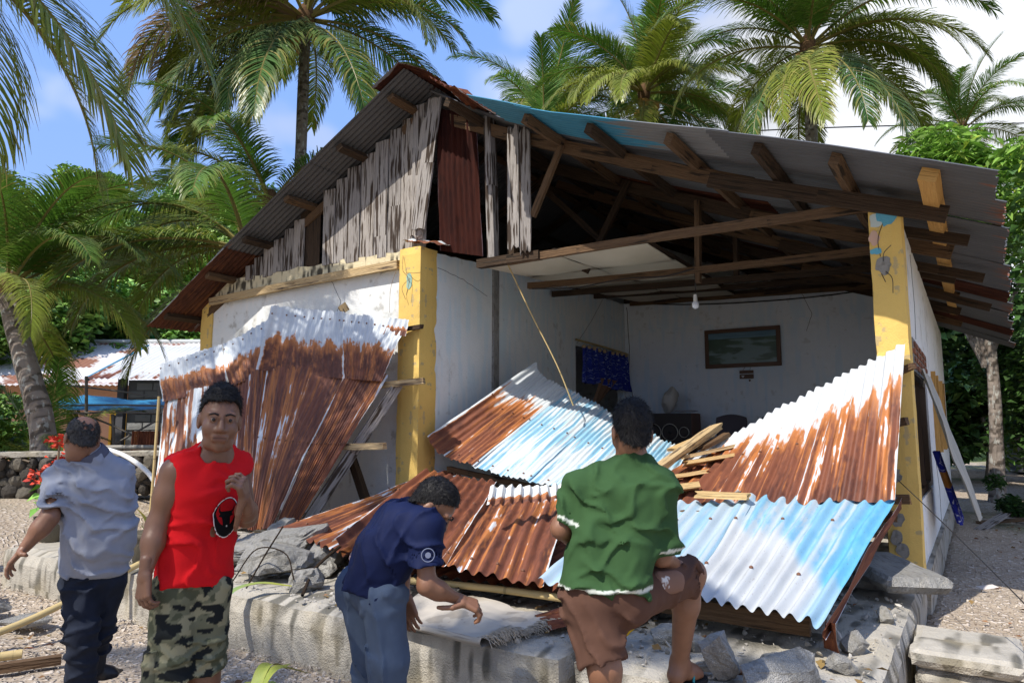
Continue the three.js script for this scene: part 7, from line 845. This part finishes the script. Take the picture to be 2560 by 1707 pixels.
{ // man in the green shirt, one foot up on the terrace
  const J = J_green, t = thing('person', 'young man in green t-shirt and brown shorts with one foot up on the terrace', 'person', J.at, YAW), sk = 1.08;
  const rot = [0.12, Math.PI + 0.1, 0.05], hA = J.head; const an = [J.anR[0], 0.455, J.anR[2]], fd = [0.75, 0, -0.62], y0 = 0.375, anL = [J.anL[0], 0.085, J.anL[2]];
  const head = placeHead(sdf(headBones(1.0), { cell: 0.0044, k: 0.02, color: headSkin(sk, 4) }), hA, rot);
  const hL = sdf(handBones(J.wrL, [0.5, -0.3, -0.7], [0, -1, 0], 0.5, 1), { cell: 0.004, k: 0.006, color: skinC(sk, 1) }), hR = sdf(handBones(J.wrR, [0.2, -0.3, -0.9], [0, -1, 0], 0.6, -1), { cell: 0.004, k: 0.006, color: skinC(sk, 2) });
  const shin = lp(J.knR, an, 0.32), shinL = lp(J.knL, anL, 0.33);
  const body = sdf([bone(hA, J.neck, 0.05, 0.06), bone(J.neck, J.chest, 0.055, 0.09), bone(J.shL, J.elL, 0.047, 0.038), bone(J.elL, J.wrL, 0.039, 0.025), bone(J.shR, J.elR, 0.047, 0.039), bone(J.elR, J.wrR, 0.04, 0.025), bone(J.chest, J.pelvis, 0.09, 0.085), bone(J.hipR, J.knR, 0.075, 0.06), bone(J.knR, J.knR, 0.06, 0.06), bone(J.knR, ad(shin, [-0.01, 0, 0.02]), 0.056, 0.057), bone(ad(shin, [-0.01, 0, 0.02]), an, 0.057, 0.036), ...footBones(an, fd, y0), bone(J.hipL, J.knL, 0.085, 0.062), bone(J.knL, ad(shinL, [0, 0, 0.02]), 0.06, 0.06), bone(ad(shinL, [0, 0, 0.02]), anL, 0.06, 0.037), ...footBones(anL, [0.1, 0, -1], 0.02)], { cell: 0.0095, k: 0.028, color: skinC(sk, 3) });
  M('body', mergeGeometries([body, head, hL, hR]), mSkin, t); sandal(t, an, fd, y0, [0.02, 0.22, 0.24]); sandal(t, anL, [0.1, 0, -1], 0.02, [0.02, 0.22, 0.24]);
  const hg = placeHead(hairGeo((x, y, z) => y - (z > 0.05 ? 0.08 : z > -0.01 ? mix(0.02, 0.08, (z + 0.01) / 0.06) : mix(-0.062, 0.02, clamp((z + 0.09) / 0.08))), { top: 0.012 }), hA, rot); M('hair', hg, mHair, t); M('hair', hairStrands(hg, 5000, 0.018, 22, 0.7), mHair, t);
  const sd = VA(J.shR).sub(VA(J.shL)).normalize(), off = (p, k) => [p[0] + sd.x * k, p[1] + sd.y * k * 0.3, p[2] + sd.z * k], slL = lp(J.shL, J.elL, 0.93), slR = lp(J.shR, J.elR, 0.94), hem = ad(J.pelvis, [-0.005, 0.0, 0.01]);
  const sBones = [bone(lp(J.neck, J.chest, -0.02), J.chest, 0.062, 0.12), bone(off(J.chest, -0.07), off(J.waist, -0.06), 0.116, 0.112), bone(off(J.chest, 0.07), off(J.waist, 0.06), 0.116, 0.112), bone(off(J.waist, -0.06), off(hem, -0.056), 0.112, 0.12, { flat: true }), bone(off(J.waist, 0.06), off(hem, 0.056), 0.112, 0.12, { flat: true }), bone(lp(J.neck, J.shL, 0.25), J.shL, 0.064, 0.066), bone(lp(J.neck, J.shR, 0.25), J.shR, 0.064, 0.066), bone(off(J.chest, -0.09), J.shL, 0.085, 0.066), bone(off(J.chest, 0.09), J.shR, 0.085, 0.066), bone(J.shL, slL, 0.067, 0.068, { flat: true }), bone(J.shR, slR, 0.07, 0.076, { flat: true }), bone(lp(J.shL, J.elL, 0.84), lp(J.shL, J.elL, 1.2), 0.056, 0.06, { sub: true, k: 0.004 }), bone(lp(J.shR, J.elR, 0.85), lp(J.shR, J.elR, 1.2), 0.062, 0.066, { sub: true, k: 0.004 })];
  const vL = VA(slL).sub(VA(J.shL)).normalize(), vR = VA(slR).sub(VA(J.shR)).normalize(); const trim = (x, y, z) => { const a = (x - slL[0]) * vL.x + (y - slL[1]) * vL.y + (z - slL[2]) * vL.z, b = (x - slR[0]) * vR.x + (y - slR[1]) * vR.y + (z - slR[2]) * vR.z; const nearL = Math.hypot(x - slL[0], y - slL[1], z - slL[2]) < 0.1, nearR = Math.hypot(x - slR[0], y - slR[1], z - slR[2]) < 0.11; return (nearL && a > -0.026 && a < -0.014) || (nearR && b > -0.028 && b < -0.016) || (y < hem[1] + 0.028 && y > hem[1] + 0.017 && x < 0.16); };
  const fb = fabric([0.034, 0.078, 0.028], 3, 0.09); M('shirt', sdf(sBones, { cell: 0.0085, k: 0.035, disp: folds(0.014, [[0.35, 0.93, 0.1, 9, 1], [-0.6, 0.8, 0.1, 8, 0.9], [0.9, 0.3, 0.2, 9, 0.5]], 51), color: (x, y, z) => trim(x, y, z) ? [0.55, 0.58, 0.52] : fb(x, y, z) }), mCloth, t);
  M('collar', sdf([bone(lp(J.neck, hA, 0.0), lp(J.neck, hA, 0.2), 0.074, 0.068, { flat: true, flat0: true }), bone(lp(J.neck, hA, -0.2), lp(J.neck, hA, 0.5), 0.061, 0.06, { sub: true, k: 0.003 })], { cell: 0.005, k: 0.004, color: fabric([0.034, 0.074, 0.026], 4, 0.1) }), mCloth, t);
  const eR = lp(J.hipR, J.knR, 0.93), eL = lp(J.hipL, J.knL, 0.9);
  const so = M('shorts', sdf([bone(ad(hem, [0, 0.02, 0]), hem, 0.095, 0.105), bone(off(hem, -0.055), J.hipL, 0.1, 0.11), bone(off(hem, 0.055), J.hipR, 0.1, 0.11), bone(J.hipL, eL, 0.1, 0.094, { flat: true }), bone(J.hipR, eR, 0.1, 0.086, { flat: true }), bone(lp(J.hipR, J.knR, 0.85), lp(J.hipR, J.knR, 1.2), 0.07, 0.072, { sub: true, k: 0.004 }), bone(lp(J.hipL, J.knL, 0.82), lp(J.hipL, J.knL, 1.2), 0.074, 0.076, { sub: true, k: 0.004 })], { cell: 0.009, k: 0.03, disp: folds(0.012, [[0.7, 0.7, 0.3, 10, 1], [-0.6, 0.8, 0.2, 9, 0.8]], 61), color: fabric([0.095, 0.048, 0.033], 6, 0.1) }), mCloth, t);
  const pk = lp(J.hipR, J.knR, 0.42), pd = VA(J.knR).sub(VA(J.hipR)).normalize(); M('pocket_flap', sdf([bone([pk[0] - 0.0, pk[1] + 0.03, pk[2] + 0.085], [pk[0] + 0.07, pk[1] + 0.035, pk[2] + 0.055], 0.045, 0.045, { e: [1, 1.05, 0.5] })], { cell: 0.007, k: 0.01, disp: folds(0.004, [[0.7, 0.7, 0.3, 16, 1]], 4), color: (x, y, z) => (Math.abs(y - pk[1] - 0.04) < 0.022 && Math.abs(x - pk[0] - 0.03) < 0.016 && n3(x * 300, y * 90, z * 200) > 0.45) ? [0.6, 0.58, 0.56] : [0.2, 0.115, 0.085] }), mCloth, so);
}
renderer.render(scene, camera);
